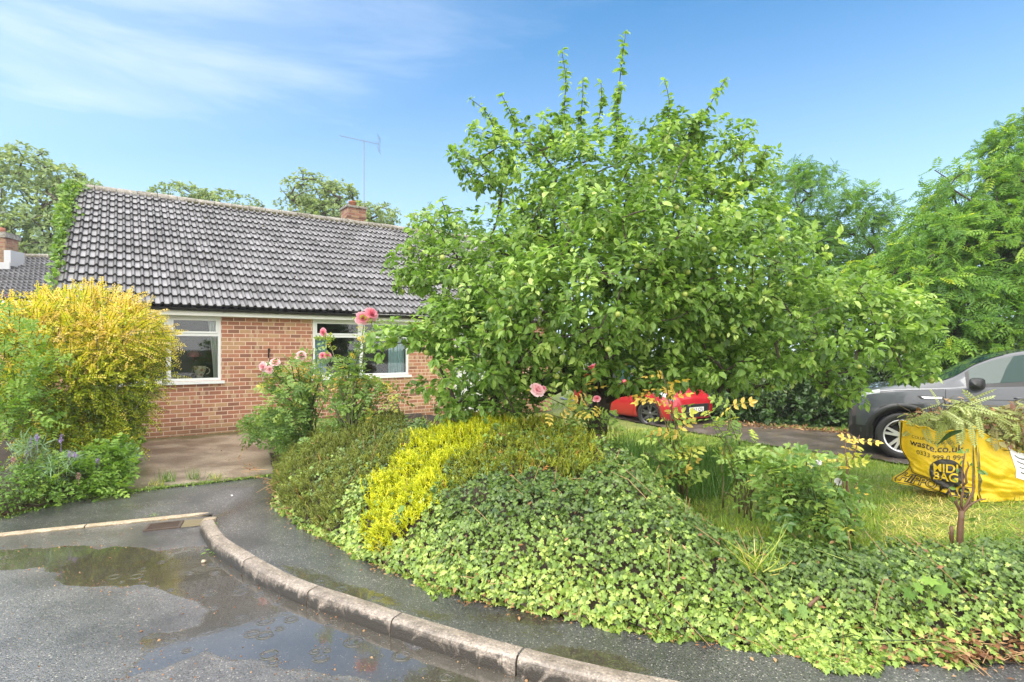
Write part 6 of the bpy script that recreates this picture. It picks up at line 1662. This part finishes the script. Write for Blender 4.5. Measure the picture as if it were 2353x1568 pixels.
    for wx in S['wheels']:
        for sg in (-1, 1):
            e = empty('wheel', (wx, sg * (S['track'] - .06), W), 0, root)
            if sg > 0: e.rotation_euler = (0, 0, math.pi + (S.get('steer', 0) if wx == S['wheels'][0] else 0))
            else: e.rotation_euler = (0, 0, (S.get('steer', 0) if wx == S['wheels'][0] else 0))
            if wp is None:
                wp = (ty.build('tyre', M['black'], e, smooth=True), rm.build('rim', RM_, e, smooth=False), ba.build('brake_disc', M['slot'], e))
            else:
                for k in wp: c = k.copy(); COL.objects.link(c); c.parent = e
    return root, dict(x=x, secs=secs, ix=ix, on_side=on_side, pt=pt, zt=zt, zb=zb, patch=patch)
def plate(root, loc, rotz, w, h, txt, tilt=0.0):
    e = MB(); e.box((-w / 2, -.006, -h / 2), (w / 2, 0, h / 2)); po = e.build('number_plate', PLATE, root, bevel=.002)
    po.location = loc; po.rotation_euler = (tilt, 0, rotz)
    V, Fc = text_mesh(txt, h * .98, 'CENTER'); V = V - [0, 0, 0]
    mx, mn = V.max(0), V.min(0); sc = min(w * .92 / (mx[0] - mn[0]), 1.2)
    m_ = MB(); m_.add(np.stack([(V[:, 0] - (mx[0] + mn[0]) / 2) * sc, np.full(len(V), -.0085), (V[:, 1] - (mx[1] + mn[1]) / 2)], -1), Fc); m_.build('lettering', M['slot'], po)
    return po
HS = .92
GREY = paint('grey_metallic', (.060, .068, .082), .30)
RED = paint('red_paint', (.42, .004, .018), .0)
al = math.radians(-31)
uS = np.array([math.cos(al), math.sin(al)])
wc = np.array([5.97, 8.46])                       # outer face of the near front wheel
nS = np.array([-math.sin(al), math.cos(al)])
orig = wc - uS * .84 + nS * .82
suv_shape = dict(L=4.2, wheels=(.84, 3.42), wr=.362, arch=.435, track=.82, clad=True, arch_trim=True, steer=0.0,
    zl=([0, .25, 2, 4.0, 4.2], [.30, .235, .23, .28, .42]),
    zb=([0, .05, .16, .40, .9, 1.35, 1.7, 2.4, 3.4, 3.9, 4.12, 4.2], [.62, .86, .96, 1.03, 1.085, 1.115, 1.135, 1.18, 1.25, 1.28, 1.18, .9]),
    zt=([0, .05, .16, .40, .9, 1.28, 1.45, 1.75, 2.05, 2.35, 2.8, 3.4, 3.85, 4.08, 4.2], [.66, .90, 1.01, 1.085, 1.165, 1.22, 1.29, 1.49, 1.625, 1.69, 1.72, 1.70, 1.62, 1.30, .95]),
    wl=([0, .08, .3, .8, 3.6, 4.1, 4.2], [.52, .66, .80, .85, .86, .80, .66]), wm=([0, .06, .18, .45, .9, 3.6, 4.05, 4.2], [.56, .70, .80, .865, .885, .89, .84, .70]),
    wb=([0, .06, .18, .45, .9, 1.4, 3.6, 4.05, 4.2], [.50, .64, .74, .80, .835, .84, .83, .77, .62]), wt=([0, 1.2, 1.8, 2.4, 3.6, 4.2], [.62, .70, .64, .62, .60, .52]),
    side_glass=[(1.62, 2.30), (2.40, 3.15), (3.25, 3.75)], screen=(1.32, 2.05), rear_glass=(3.88, 4.06), mirror=(1.66, 1.10), mirror_paint=True,
    doors=[[(1.36, 1.10), (1.34, .8), (1.36, .50), (1.45, .40)], [(2.38, 1.17), (2.38, .45)], [(.30, 1.0), (.75, 1.055), (1.34, 1.09)]], handles=[(2.12, 1.0), (3.05, 1.03)],
    lamps=[('headlamp', .10, .50, 7, 9, LENS), ('fog_lamp', .06, .12, 4, 5, TRIM), ('tail_lamp', 4.0, 4.16, 6, 8, plain('red_lens', (.35, .01, .01), .1))])
comp = lambda q: q * (.70 / .84) if q < .84 else q - .14
for k_ in ('zl', 'zb', 'zt', 'wl', 'wm', 'wb', 'wt'): suv_shape[k_] = ([comp(q) for q in suv_shape[k_][0]], suv_shape[k_][1])
suv_shape.update(L=comp(4.2), wheels=(.70, 3.28), side_glass=[(comp(a), comp(b)) for a, b in suv_shape['side_glass']], screen=(1.18, 1.91), rear_glass=(3.74, 3.92), mirror=(1.53, 1.10), mirror_scale=1.4, mirror_paint=False,
    doors=[[(comp(a), b) for a, b in d_] for d_ in suv_shape['doors']], handles=[(comp(a), b) for a, b in suv_shape['handles']], lamps=[(p_[0], comp(p_[1]), comp(p_[2])) + tuple(p_[3:]) for p_ in suv_shape['lamps']])
orig = wc - uS * .70 + nS * .82
suv, si_ = car('grey_car', 'dark grey four wheel drive car parked on the driveway at the right edge', (orig[0], orig[1], -.012), al, suv_shape, GREY)
# side vent, belt crease, grille
mb = MB(); q = [si_['on_side'](a_, b_, -1, .006) for a_, b_ in ((.88, .985), (.92, .94), (1.18, .945), (1.20, .99))]
mb.add(q, [(0, 1, 2, 3)]); mb.build('side_vent', TRIM, suv)
mb = MB(); q = [si_['on_side'](a_, b_, -1, .012) for a_, b_ in ((.92, .978), (.96, .950), (1.17, .953), (1.175, .982))]; mb.add(q, [(0, 1, 2, 3)]); mb.build('vent_trim', CHROME, suv)
mb = MB(); mb.tube([si_['on_side'](a_, .93 + .02 * a_, -1, .0) for a_ in np.linspace(1.22, 3.7, 30)], .004, 4); mb.build('belt_crease', TRIM, suv)
mb = MB(); mb.add([(-.004, -.44, .70), (-.004, .44, .70), (.03, .44, .86), (.03, -.44, .86)], [(0, 1, 2, 3)]); mb.build('grille', TRIM, suv)

ar = math.radians(-60)
uR = np.array([math.cos(ar), math.sin(ar)])       # nose direction of the red car
nR = np.array([math.sin(ar), -math.cos(ar)])       # its right hand side faces the camera
wcR = P(1492, 950, 12.6)[:2]
# the car is built nose-first along +x, so turn it round: +x runs from nose to tail
yawR = ar + math.pi
dR = np.array([math.cos(yawR), math.sin(yawR)]); sR = np.array([-math.sin(yawR), math.cos(yawR)])
origR = wcR - dR * .72 - sR * .70
zR = float(zg(wcR[0], wcR[1])) - .10
red_shape = dict(L=3.7, wheels=(.72, 2.98), wr=.305, arch=.365, track=.70, rim=plain('dark_alloy', (.10, .10, .105), .3, .5), clad=False, arch_trim=False, steer=.35,
    zl=([0, .2, 2, 3.5, 3.7], [.24, .18, .17, .22, .34]),
    zb=([0, .05, .18, .5, 1.0, 1.3, 2.0, 3.0, 3.4, 3.6, 3.7], [.50, .64, .72, .82, .88, .90, .94, 1.00, 1.02, .96, .7]),
    zt=([0, .05, .18, .5, .95, 1.15, 1.5, 1.85, 2.2, 2.9, 3.3, 3.58, 3.7], [.53, .68, .78, .90, .98, 1.06, 1.27, 1.42, 1.46, 1.42, 1.30, 1.02, .74]),
    wl=([0, .08, .3, .7, 3.2, 3.6, 3.7], [.44, .58, .70, .73, .74, .68, .56]), wm=([0, .06, .2, .5, .9, 3.2, 3.55, 3.7], [.48, .62, .71, .76, .78, .785, .73, .6]),
    wb=([0, .06, .2, .5, .9, 3.2, 3.55, 3.7], [.42, .55, .64, .70, .72, .72, .66, .5]), wt=([0, 1.1, 1.6, 2.2, 3.2, 3.7], [.55, .60, .56, .53, .52, .45]),
    side_glass=[(1.25, 1.95), (2.05, 2.75)], screen=(1.05, 1.75), rear_glass=(3.32, 3.56), mirror=(1.30, .92), mirror_paint=True,
    doors=[[(1.16, .88), (1.14, .45), (1.24, .24)], [(2.06, .93), (2.06, .26)], [(.25, .74), (.6, .83), (1.14, .875)]], handles=[(1.82, .80)],
    lamps=[('headlamp', .10, .62, 7, 10, LENS), ('fog_lamp', .05, .14, 3, 4, LENS), ('tail_lamp', 3.5, 3.66, 6, 8, plain('red_lens', (.35, .01, .01), .1))])
red, ri_ = car('red_car', 'bright red hatchback parked nose out behind the apple tree', (origR[0], origR[1], zR), yawR, red_shape, RED)
plate(red, (-.022, 0, .44), -math.pi / 2, .46, .105, 'SH62 CFL')
mb = MB(); mb.box((-.012, -.42, .27), (.03, .42, .56)); mb.build('lower_grille', TRIM, red, bevel=.01)
# ------------------------------------------------------------------ garden waste bag
YEL = None
def bag_material():
    m, n, l, b = new_mat('yellow_woven_plastic')
    oc = objco(n)
    n1 = noise(n, l, 3.5, 5, .6, oc, .8); n2 = noise(n, l, 9, 4, .6, oc, 1.2)
    c = mixc(n, l, n1.outputs['Fac'], (.74, .49, .012), (.84, .61, .022))
    l.new(c, b.inputs['Base Color']); b.inputs['Roughness'].default_value = .38; b.inputs['Specular IOR Level'].default_value = .5
    wv = n.new('ShaderNodeTexWave'); wv.inputs['Scale'].default_value = 90; l.new(oc, wv.inputs['Vector'])
    h = math_n(n, l, 'MULTIPLY_ADD', wv.outputs['Fac'], .04, n2.outputs['Fac'])
    bump(n, l, h, .5, .03, b)
    t = n.new('ShaderNodeBsdfTranslucent'); l.new(c, t.inputs['Color']); mx = n.new('ShaderNodeMixShader'); mx.inputs[0].default_value = .22
    l.new(b.outputs[0], mx.inputs[1]); l.new(t.outputs[0], mx.inputs[2]); l.new(mx.outputs[0], n.get('Material Output').inputs['Surface'])
    return m
BC = np.array([4.64, 5.52]); BLf = np.array([4.24, 6.08]); BRt = np.array([5.62, 5.72]); BBk = np.array([5.45, 6.60])
zb_ = float(zg(BC[0], BC[1])) - .01
bag = empty('garden_waste_bag', (BC[0], BC[1], zb_)); tag(bag, 'slumped yellow garden waste bag with black printing, standing on the straw coloured lawn', 'waste bag')
O3 = np.array([BC[0], BC[1], zb_])
def bag_face(A, B, hA, hM, hB, seed, sag=.07):
    """side of the bag from corner A to corner B: function of u (along) and v (up)"""
    A3, B3 = np.append(A, zb_ + (.06 if A is BLf else 0)), np.append(B, zb_ + .06 if B is BLf else float(zg(B[0], B[1])) - .01)
    out = nrm(np.cross(B3 - A3, [0, 0, 1.]))
    def Fn(u, v):
        u = np.asarray(u, float); v = np.asarray(v, float)
        h = np.interp(u, [0, .5, 1], [hA, hM, hB])
        base = A3 + (B3 - A3) * u[..., None]
        bulge = .075 * np.sin(np.pi * np.clip(u, 0, 1)) * np.sin(np.pi * np.clip(v, 0, 1) ** .8) - .05 * v + .03 * (v < .12) * (1 - v / .12)
        # creases: long slanting folds near the foot and at the corners
        q = np.stack([u * 1.4, v * 3.2 + u * .8], -1)
        f = .022 * wob(q, 3.2, seed) * (1.1 - .7 * v) + .012 * wob(q, 8, seed + 1) * (1 - .5 * v)
        f = f * sstep(0, .06, u) * sstep(1, .94, u) * (.35 + .65 * sstep(.55, .15, np.abs(v - .5) * 0 + v * (1 if seed != 2 else 1)))
        slump = .03 * wob(np.stack([u * 2, v * 0], -1), 3, seed + 2) * v
        if seed == 4: f = f + .013 * np.sin(v * 30 + 5 * wob(np.stack([u * 2, v], -1), 2, 1)) * sstep(.75, .25, v) * sstep(0, .12, u)
        pin = .10 * np.exp(-((v - .32) / .17) ** 2) - .05 * np.exp(-((v - .06) / .08) ** 2)
        wgt = (1 - u) ** 3 if A is BLf else (u ** 3 if B is BLf else 0 * u)
        base = base + np.append(nrm(BC - BLf), 0) * (pin * wgt)[..., None]
        p = base + out * (bulge + f)[..., None]
        p[..., 2] = p[..., 2] + h * v + slump
        return p
    return Fn, out
FL_, oL = bag_face(BLf, BC, .66, .62, .73, 2)
FR_, oR = bag_face(BC, BRt, .73, .52, .34, 4)
FB1, o1 = bag_face(BRt, BBk, .34, .40, .42, 1); FB2, o2 = bag_face(BBk, BLf, .42, .55, .66, 3)
YEL = bag_material()
mb = MB(); uu, vv = np.meshgrid(np.linspace(0, 1, 70), np.linspace(0, 1, 56), indexing='ij')
for Fn in (FL_, FR_, FB1, FB2): mb.grid(Fn(uu, vv) - O3)
mb.build('body', YEL, bag, smooth=True)
mb = MB()                                               # rolled rim
for Fn in (FL_, FR_, FB1, FB2):
    t = np.linspace(0, 1, 40); q = Fn(t, np.ones(40)) - O3; q[:, 2] += .006 * np.sin(t * 40)
    mb.tube(q, .011, 7)
mb.build('rim', YEL, bag, smooth=True)
INK = plain('black_ink', (.022, .020, .015), .5)
STRAP = plain('strap_webbing', (.10, .085, .02), .7)
def printed(Fn, out, V, Fc, u0, v0, du, dv, off, name_, mat, shear=0.0):
    V = np.asarray(V); u = u0 + du * V[:, 0]; v = v0 + dv * V[:, 1] + shear * V[:, 0]
    p = Fn(u, v) + out * off - O3
    m_ = MB(); m_.add(p, Fc); return m_.build(name_, mat, bag)
Lw = float(np.linalg.norm(BC - BLf))
def txt(body, size, uc, vc, mat=INK, name_='lettering', bold=0.0, off=.006, hh=.66, sp=1.0, wide=1.0, shear=0.0):
    V, Fc = text_mesh(body, size, 'CENTER', bold=bold, spacing=sp)
    # split long edges so that letters follow the folds
    return printed(FL_, oL, V * [wide, 1, 1], Fc, uc, vc, 1 / Lw, 1 / hh, off, name_, mat, shear)
txt('COLLECTION, BOOK AT', .040, .50, .80)
txt('waste.co.uk', .098, .50, .675, bold=.0012)
txt('0333 999 0 999', .066, .56, .555)
a_ = np.arange(48) / 48 * 6.2832
V = np.concatenate([[(0, 0, 0)]] + [np.stack([r_ * np.cos(a_) * .150, r_ * np.sin(a_) * .150, 0 * a_], 1) for r_ in np.linspace(.1, 1.0, 10)])
Fc = [[0, 1 + k, 1 + (k + 1) % 48] for k in range(48)] + [[1 + r_ * 48 + k, 49 + r_ * 48 + k, 49 + r_ * 48 + (k + 1) % 48, 1 + r_ * 48 + (k + 1) % 48] for r_ in range(9) for k in range(48)]
printed(FL_, oL, V, Fc, .64, .335, 1 / Lw, 1 / .64, .009, 'badge', INK)
txt('MIDI', .118, .64, .365, YEL, off=.017, bold=.002, wide=.92)
txt('BAG', .122, .64, .225, YEL, off=.017, bold=.002, wide=.92)
txt('BAG', .125, .74, .03, INK, bold=.006, wide=1.0, off=.012)
def outline_txt(body, size, uc, vc):
    cu = bpy.data.curves.new('lettering', 'FONT'); cu.body = body; cu.size = size; cu.align_x = 'CENTER'; cu.fill_mode = 'NONE'; cu.bevel_depth = .004; cu.bevel_resolution = 0; cu.offset = .004
    ob = bpy.data.objects.new('lettering', cu); COL.objects.link(ob); bpy.context.view_layer.update()
    me = bpy.data.meshes.new_from_object(ob.evaluated_get(bpy.context.evaluated_depsgraph_get()))
    bpy.data.objects.remove(ob); bpy.data.curves.remove(cu)
    V = np.array([v.co[:] for v in me.vertices]); Fc = [list(p.vertices) for p in me.polygons]; bpy.data.meshes.remove(me)
    printed(FL_, oL, V * [1.0, 1, 0] + 0, Fc, uc, vc, 1 / Lw, 1 / .64, .006, 'lettering', INK)
outline_txt('HIPPO', .115, .29, .055)
mb = MB(); t = np.linspace(.06, .97, 30)
mb.tube(FL_(t, np.interp(t, [.06, .14, .45, .52, .97], [.30, .215, .205, .195, .175])) + oL * .005 - O3, .0045, 4); mb.tube(FL_(t, np.full(30, .015)) + oL * .005 - O3, .004, 4); mb.build('print_border', INK, bag)
mb = MB()                                               # lifting straps sewn to the near corner and the side
for (Fn, out, u_) in ((FL_, oL, .955), (FR_, oR, .03), (FL_, oL, .03)):
    t = np.linspace(.02, 1.0, 30); w = .014
    g_ = np.stack([Fn(np.clip(u_ - w + 0 * t, 0, 1), t) + out * .007 - O3, Fn(np.clip(u_ + w + 0 * t, 0, 1), t) + out * .007 - O3], 0); mb.grid(g_)
mb.build('strap', STRAP, bag)
sm_ = plain('label_white', (.82, .83, .84), .4, var=.05)
uu2, vv2 = np.meshgrid(np.linspace(.42, .86, 12), np.linspace(.42, .97, 10), indexing='ij')
mb = MB(); mb.grid(FR_(uu2, vv2) + oR * .006 - O3); lb = mb.build('label_pouch', sm_, bag, smooth=True)
mb = MB()
for k in range(4):
    t = np.linspace(.47, .80, 12); v_ = .86 - .10 * k
    mb.grid(np.stack([FR_(t, np.full(12, v_)) + oR * .009 - O3, FR_(t, np.full(12, v_ - .025)) + oR * .009 - O3], 0))
mb.build('printed_lines', INK, lb)

# heap of cut branches and leaves in the bag
hc = np.array([5.05, 6.05, .62])
heap = empty('garden_waste', tuple(hc)); tag(heap, 'heap of wilting cut branches and leaves piled in the yellow bag', 'garden waste')
hb_ = [(2205, 960, 5.95, 95, 42, .42, 1.2), (2212, 948, 5.95, 50, 28, .25, 1.4), (2140, 970, 6.1, 65, 30, .3), (2300, 975, 6.0, 75, 40, .45, 1.1), (2360, 985, 6.0, 65, 50, .42), (2270, 1000, 5.85, 70, 32, .35), (2345, 1045, 5.75, 28, 40, .14, .8)]
pts, out = sample_blobs(hb_, 520, .65, .18, 4)
mb = MB(); up = nrm(out + [0, -.15, .3])
mb.inst(SPRAY, pts[:300] - hc, nrm(up[:300] * .3 + rdir(300) * .7 + [0, -.15, -.75]), up[:300] + rng.normal(0, .3, (300, 3)), rng.uniform(.16, .30, 300), np.clip(rng.normal(.78, .14, 300) - .25 * (proj(pts[:300])[:, 0] > 2260), 0, 1))
rosettes(mb, LEAF, pts[300:] - hc, up[300:], 7, (.05, .09), .9, .3, .5, .38, .24)
q = np.array([P(2207, 922, 5.85)]); mb.inst(SPRAY, np.repeat(q, 9, 0) + rng.normal(0, .02, (9, 3)) - hc, np.array([(math.cos(t), -.35, -1.1 + .2 * abs(math.cos(t))) for t in np.linspace(.2, 2.9, 9)]), np.tile([0, -1, .5], (9, 1)), rng.uniform(.32, .44, 9), rng.uniform(.65, .8, 9))
mb.build('leaves', LM['wilt'], heap)
mb = MB(); k = rng.choice(len(pts), 50, replace=False); rosettes(mb, LEAF, pts[k] - hc, up[k], 4, (.05, .11), .9, .3, .5, .5, .3); mb.build('dead_leaves', LM['dead'], heap)
mb = MB()
for i in rng.choice(len(pts), 70, replace=False):
    d = nrm(rdir(1)[0] * [1, 1, .35] + [0, 0, .1]) * rng.uniform(.15, .4); mb.tube([pts[i] - hc - d * .5, pts[i] - hc + [0, 0, .03], pts[i] - hc + d * .5], [.006, .005, .003], 5, rng.random())
mb.build('twigs', M['twig'], heap)
# dark strappy leaf hanging over the rim
mb = MB(); t = np.linspace(0, 1, 10); q = np.array([P(2212, 990, 5.42), P(2180, 1000, 5.50), P(2155, 1022, 5.62)]); c_ = resample(smooth_line(q, 2), 10)
w_ = .035 * np.sin(np.pi * (.08 + .9 * t)); mb.grid(np.stack([c_ + np.stack([0 * t, 0 * t, w_], 1), c_ + [0, .012, 0], c_ - np.stack([0 * t, 0 * t, w_ * .6], 1)], 1) - hc, .02); mb.build('long_leaf', LM['laurel'], heap)

# ------------------------------------------------------------------ small litter
def stone(name, label, p, r, mat, seed=0):
    m_ = MB(); a = np.linspace(0, math.pi, 7); b = np.arange(10) / 10 * 6.2832
    g_ = np.array([[(math.sin(x_) * math.cos(y_), math.sin(x_) * math.sin(y_), math.cos(x_) * .62) for x_ in a] for y_ in b])
    g_ = g_ * (1 + .16 * wob(g_, 2.2, seed))[..., None] * r; m_.grid(g_, closed_u=True, flip=True); o = m_.build(name, mat, smooth=True); o.location = (p[0], p[1], p[2] + r * .5); return tag(o, label, 'pebble')
stone('pebble', 'pale rounded pebble lying in the wet road close to the kerb', G(468, 1293, 0), .020, M['drop_kerb'])
stone('pebble', 'white chip of stone on the pavement right of the drain', G(533, 1140, .10), .012, M['label_white'] if 'label_white' in M else sm_, 2)
def leaf_litter(name, label, pts, size, mat, cat='fallen leaves', tpl=LEAF, up=1.6):
    c = pts.mean(0); n_ = len(pts); m_ = MB()
    m_.inst(tpl, pts - c, rdir(n_) * [1, 1, .15], rdir(n_) * .5 + [0, 0, up], rng.uniform(size[0], size[1], n_), rng.random(n_)); o = m_.build(name, mat); o.location = tuple(c); return tag(o, label, cat)
def around(x, y, z, n, s):
    g_ = G(x, y, z); return g_ + np.stack([rng.normal(0, s, n), rng.normal(0, s * .7, n), rng.uniform(.004, .02, n)], -1)
leaf_litter('fallen_leaf', 'yellowing leaf lying on the drain grate', around(385, 1199, .02, 1, .01), (.075, .08), LM['orange'])
leaf_litter('leaf_sprig', 'small yellow green sprig in the gutter at the bend of the kerb', around(486, 1272, 0, 7, .02), (.025, .045), LM['bright'], 'sprig')
leaf_litter('weed', 'tiny weed growing at the end of the sloping corner kerb slab', around(497, 1206, .10, 8, .012), (.015, .03), LM['bright'], 'weed')
leaf_litter('moss_clump', 'yellow moss clump behind the dropped kerb near the drain', around(352, 1186, .03, 30, .03), (.01, .022), LM['bright'], 'moss')
n_ = 900; t = rng.random(n_); bl_ = resample(BACK[4:], 500)
ii = (t * 300).astype(int); q = bl_[ii] + rng.normal(0, .05, (n_, 2)) - .02
ex = rng.integers(0, 2, n_)
mb = MB(); mb.inst(DIA, np.concatenate([q, zp(q[:, 0], q[:, 1])[:, None] + rng.uniform(.003, .02, (n_, 1))], 1), rdir(n_) * [1, 1, .1], rdir(n_) * .5 + [0, 0, 1.4], rng.uniform(.012, .040, n_), rng.random(n_))
n2 = 900; x_ = rng.choice([2.35, 3.0, -.05, -2.4], n2, p=[.45, .3, .1, .15]) + rng.normal(0, .28, n2) * 1; y_ = np.interp(x_, BANK[4:, 0], BANK[4:, 1]) + np.abs(rng.normal(0, .09, n2)) - .02
mb.inst(DIA, np.stack([x_, y_, np.maximum(zg(x_, y_), .1) + rng.uniform(.0, .05, n2)], -1), rdir(n2) * [1, 1, .2], rdir(n2) * .6 + [0, 0, 1.2], rng.uniform(.02, .06, n2), rng.random(n2))
for k in range(60):
    i = rng.integers(n2); a = np.array([x_[i], y_[i], max(float(zg(x_[i], y_[i])), .1) + .03]); d = nrm(rdir(1)[0] * [1, .7, .25]) * rng.uniform(.05, .16); mb.tube([a - d, a + [0, 0, .01], a + d], .0022, 4, .9)
kI = rng.choice(nI, 420, replace=False)
mb.inst(DIA, pos_ivy[kI] + [0, -.01, .012], rdir(420) * [1, 1, .4], rdir(420) * .6 + [0, -.5, 1], rng.uniform(.015, .045, 420), rng.random(420))
for k in rng.choice(nI, 110, replace=False):
    a = pos_ivy[k] + [0, -.015, .02]; d = np.array([rng.normal(0, .5), -.75, -.55 + rng.normal(0, .3)]) * rng.uniform(.05, .17)
    mb.tube([a - d, a + rng.normal(0, .012, 3), a + d], .0019, 4, rng.uniform(.5, 1))
tag(mb.build('leaf_litter', LM['dead']), 'brown dead leaves and twigs along the foot of the ivy bank', 'leaf litter', kind='stuff')
# grit and flecks washed over the road and pavement
mb = MB(); n_ = 900
t = rng.random(n_); pe = resample(np.concatenate([PUDW, PUDW[:1]]), 900); q = pe[(t * 899).astype(int)] + rng.normal(0, .05, (n_, 2))
q[:300] = np.stack([rng.uniform(-4, 1, 300), rng.uniform(2.7, 5.2, 300)], -1)
okq = np.array([inpoly(q[:, 0], q[:, 1], np.concatenate([KERB, [(12, -5), (-12, -5)]]))])[0]
q = q[okq]; n_ = len(q)
mb.inst(pad, np.concatenate([q, np.full((n_, 1), .0005)], 1), rdir(n_), rdir(n_) * .3 + [0, 0, 1], rng.uniform(.0015, .0055, n_) * rng.choice([1, 1, 1, 1.8], n_), rng.random(n_))
tag(mb.build('road_grit', LM['dead']), 'pale grit and seed flecks washed across the wet road', 'grit', kind='stuff')
def stick(label, a, b, r, mat=None):
    a = np.asarray(a); b = np.asarray(b); c = (a + b) / 2
    m_ = MB(); m_.tube([a - c, c - c + rng.normal(0, .006, 3), b - c], [r, r * .9, r * .6], 6); o = m_.build('stick', mat or M['twig'], smooth=True); o.location = tuple(c); return tag(o, label, 'stick')
stick('short cut brown branch lying on the ivy at the right', P(1858, 1393, 3.02), P(1905, 1358, 3.12), .011, M['cut_wood'])
stick('thin dry twig lying across the bare litter near the right edge', P(2270, 1455, 2.88), P(2345, 1530, 2.72), .0035)
# pale long grass and large odd leaves growing through the ivy
g_ = P(1740, 1300, 3.25); n_ = 46; pts = g_ + np.stack([rng.normal(0, .04, n_), rng.normal(0, .03, n_), rng.normal(-.02, .02, n_)], -1)
tuft('grass_clump', 'pale long grass blades arching out of the ivy', pts, (.14, .34), LM['grass'], .10, .55, lean=1.3)
def odd_leaves(label, spots, size, mat):
    pts = np.array([P(*s) for s in spots]); c = pts.mean(0); n_ = len(pts); m_ = MB()
    m_.inst(LOBED, pts - c, rdir(n_) * [1, .4, .4] + [0, -.4, -.4], rng.normal(0, .25, (n_, 3)) + [0, -.8, .8], rng.uniform(size[0], size[1], n_), rng.random(n_))
    for p in pts: m_.tube([p - c, p - c + [0, .06, -.08]], .002, 4, .3)
    o = m_.build('seedling', mat); o.location = tuple(c); return tag(o, label, 'seedling')
odd_leaves('sycamore seedling with large lobed leaves in the ivy at the right', [(2130, 1378, 2.93), (2105, 1340, 2.98), (2150, 1345, 3.0), (2095, 1360, 2.97), (2120, 1330, 3.02)], (.06, .09), LM['bright'])
odd_leaves('yellowish bramble leaves beside the cut branch on the ivy', [(1800, 1398, 3.0), (1820, 1385, 3.02), (1835, 1395, 3.0), (1812, 1410, 2.97), (1842, 1410, 2.98)], (.04, .065), LM['rose'])
odd_leaves('pale lobed leaves poking out at the foot of the golden heather', [(918, 1168, 4.2), (905, 1185, 4.15), (925, 1185, 4.15)], (.07, .10), LM['rose'])

# ------------------------------------------------------------------ thin rain mist
mb = MB(); mb.box((-46, -20, -1.2), (34, 44, 14))
hz = bpy.data.materials.new('mist'); hz.use_nodes = True; hz.node_tree.nodes.clear()
h_o = hz.node_tree.nodes.new('ShaderNodeOutputMaterial'); h_v = hz.node_tree.nodes.new('ShaderNodeVolumePrincipled')
h_v.inputs['Color'].default_value = (.92, .95, 1.0, 1); h_v.inputs['Density'].default_value = .0012; h_v.inputs['Anisotropy'].default_value = .2
hz.node_tree.links.new(h_v.outputs[0], h_o.inputs['Volume'])
tag(mb.build('haze', hz), kind='stuff')
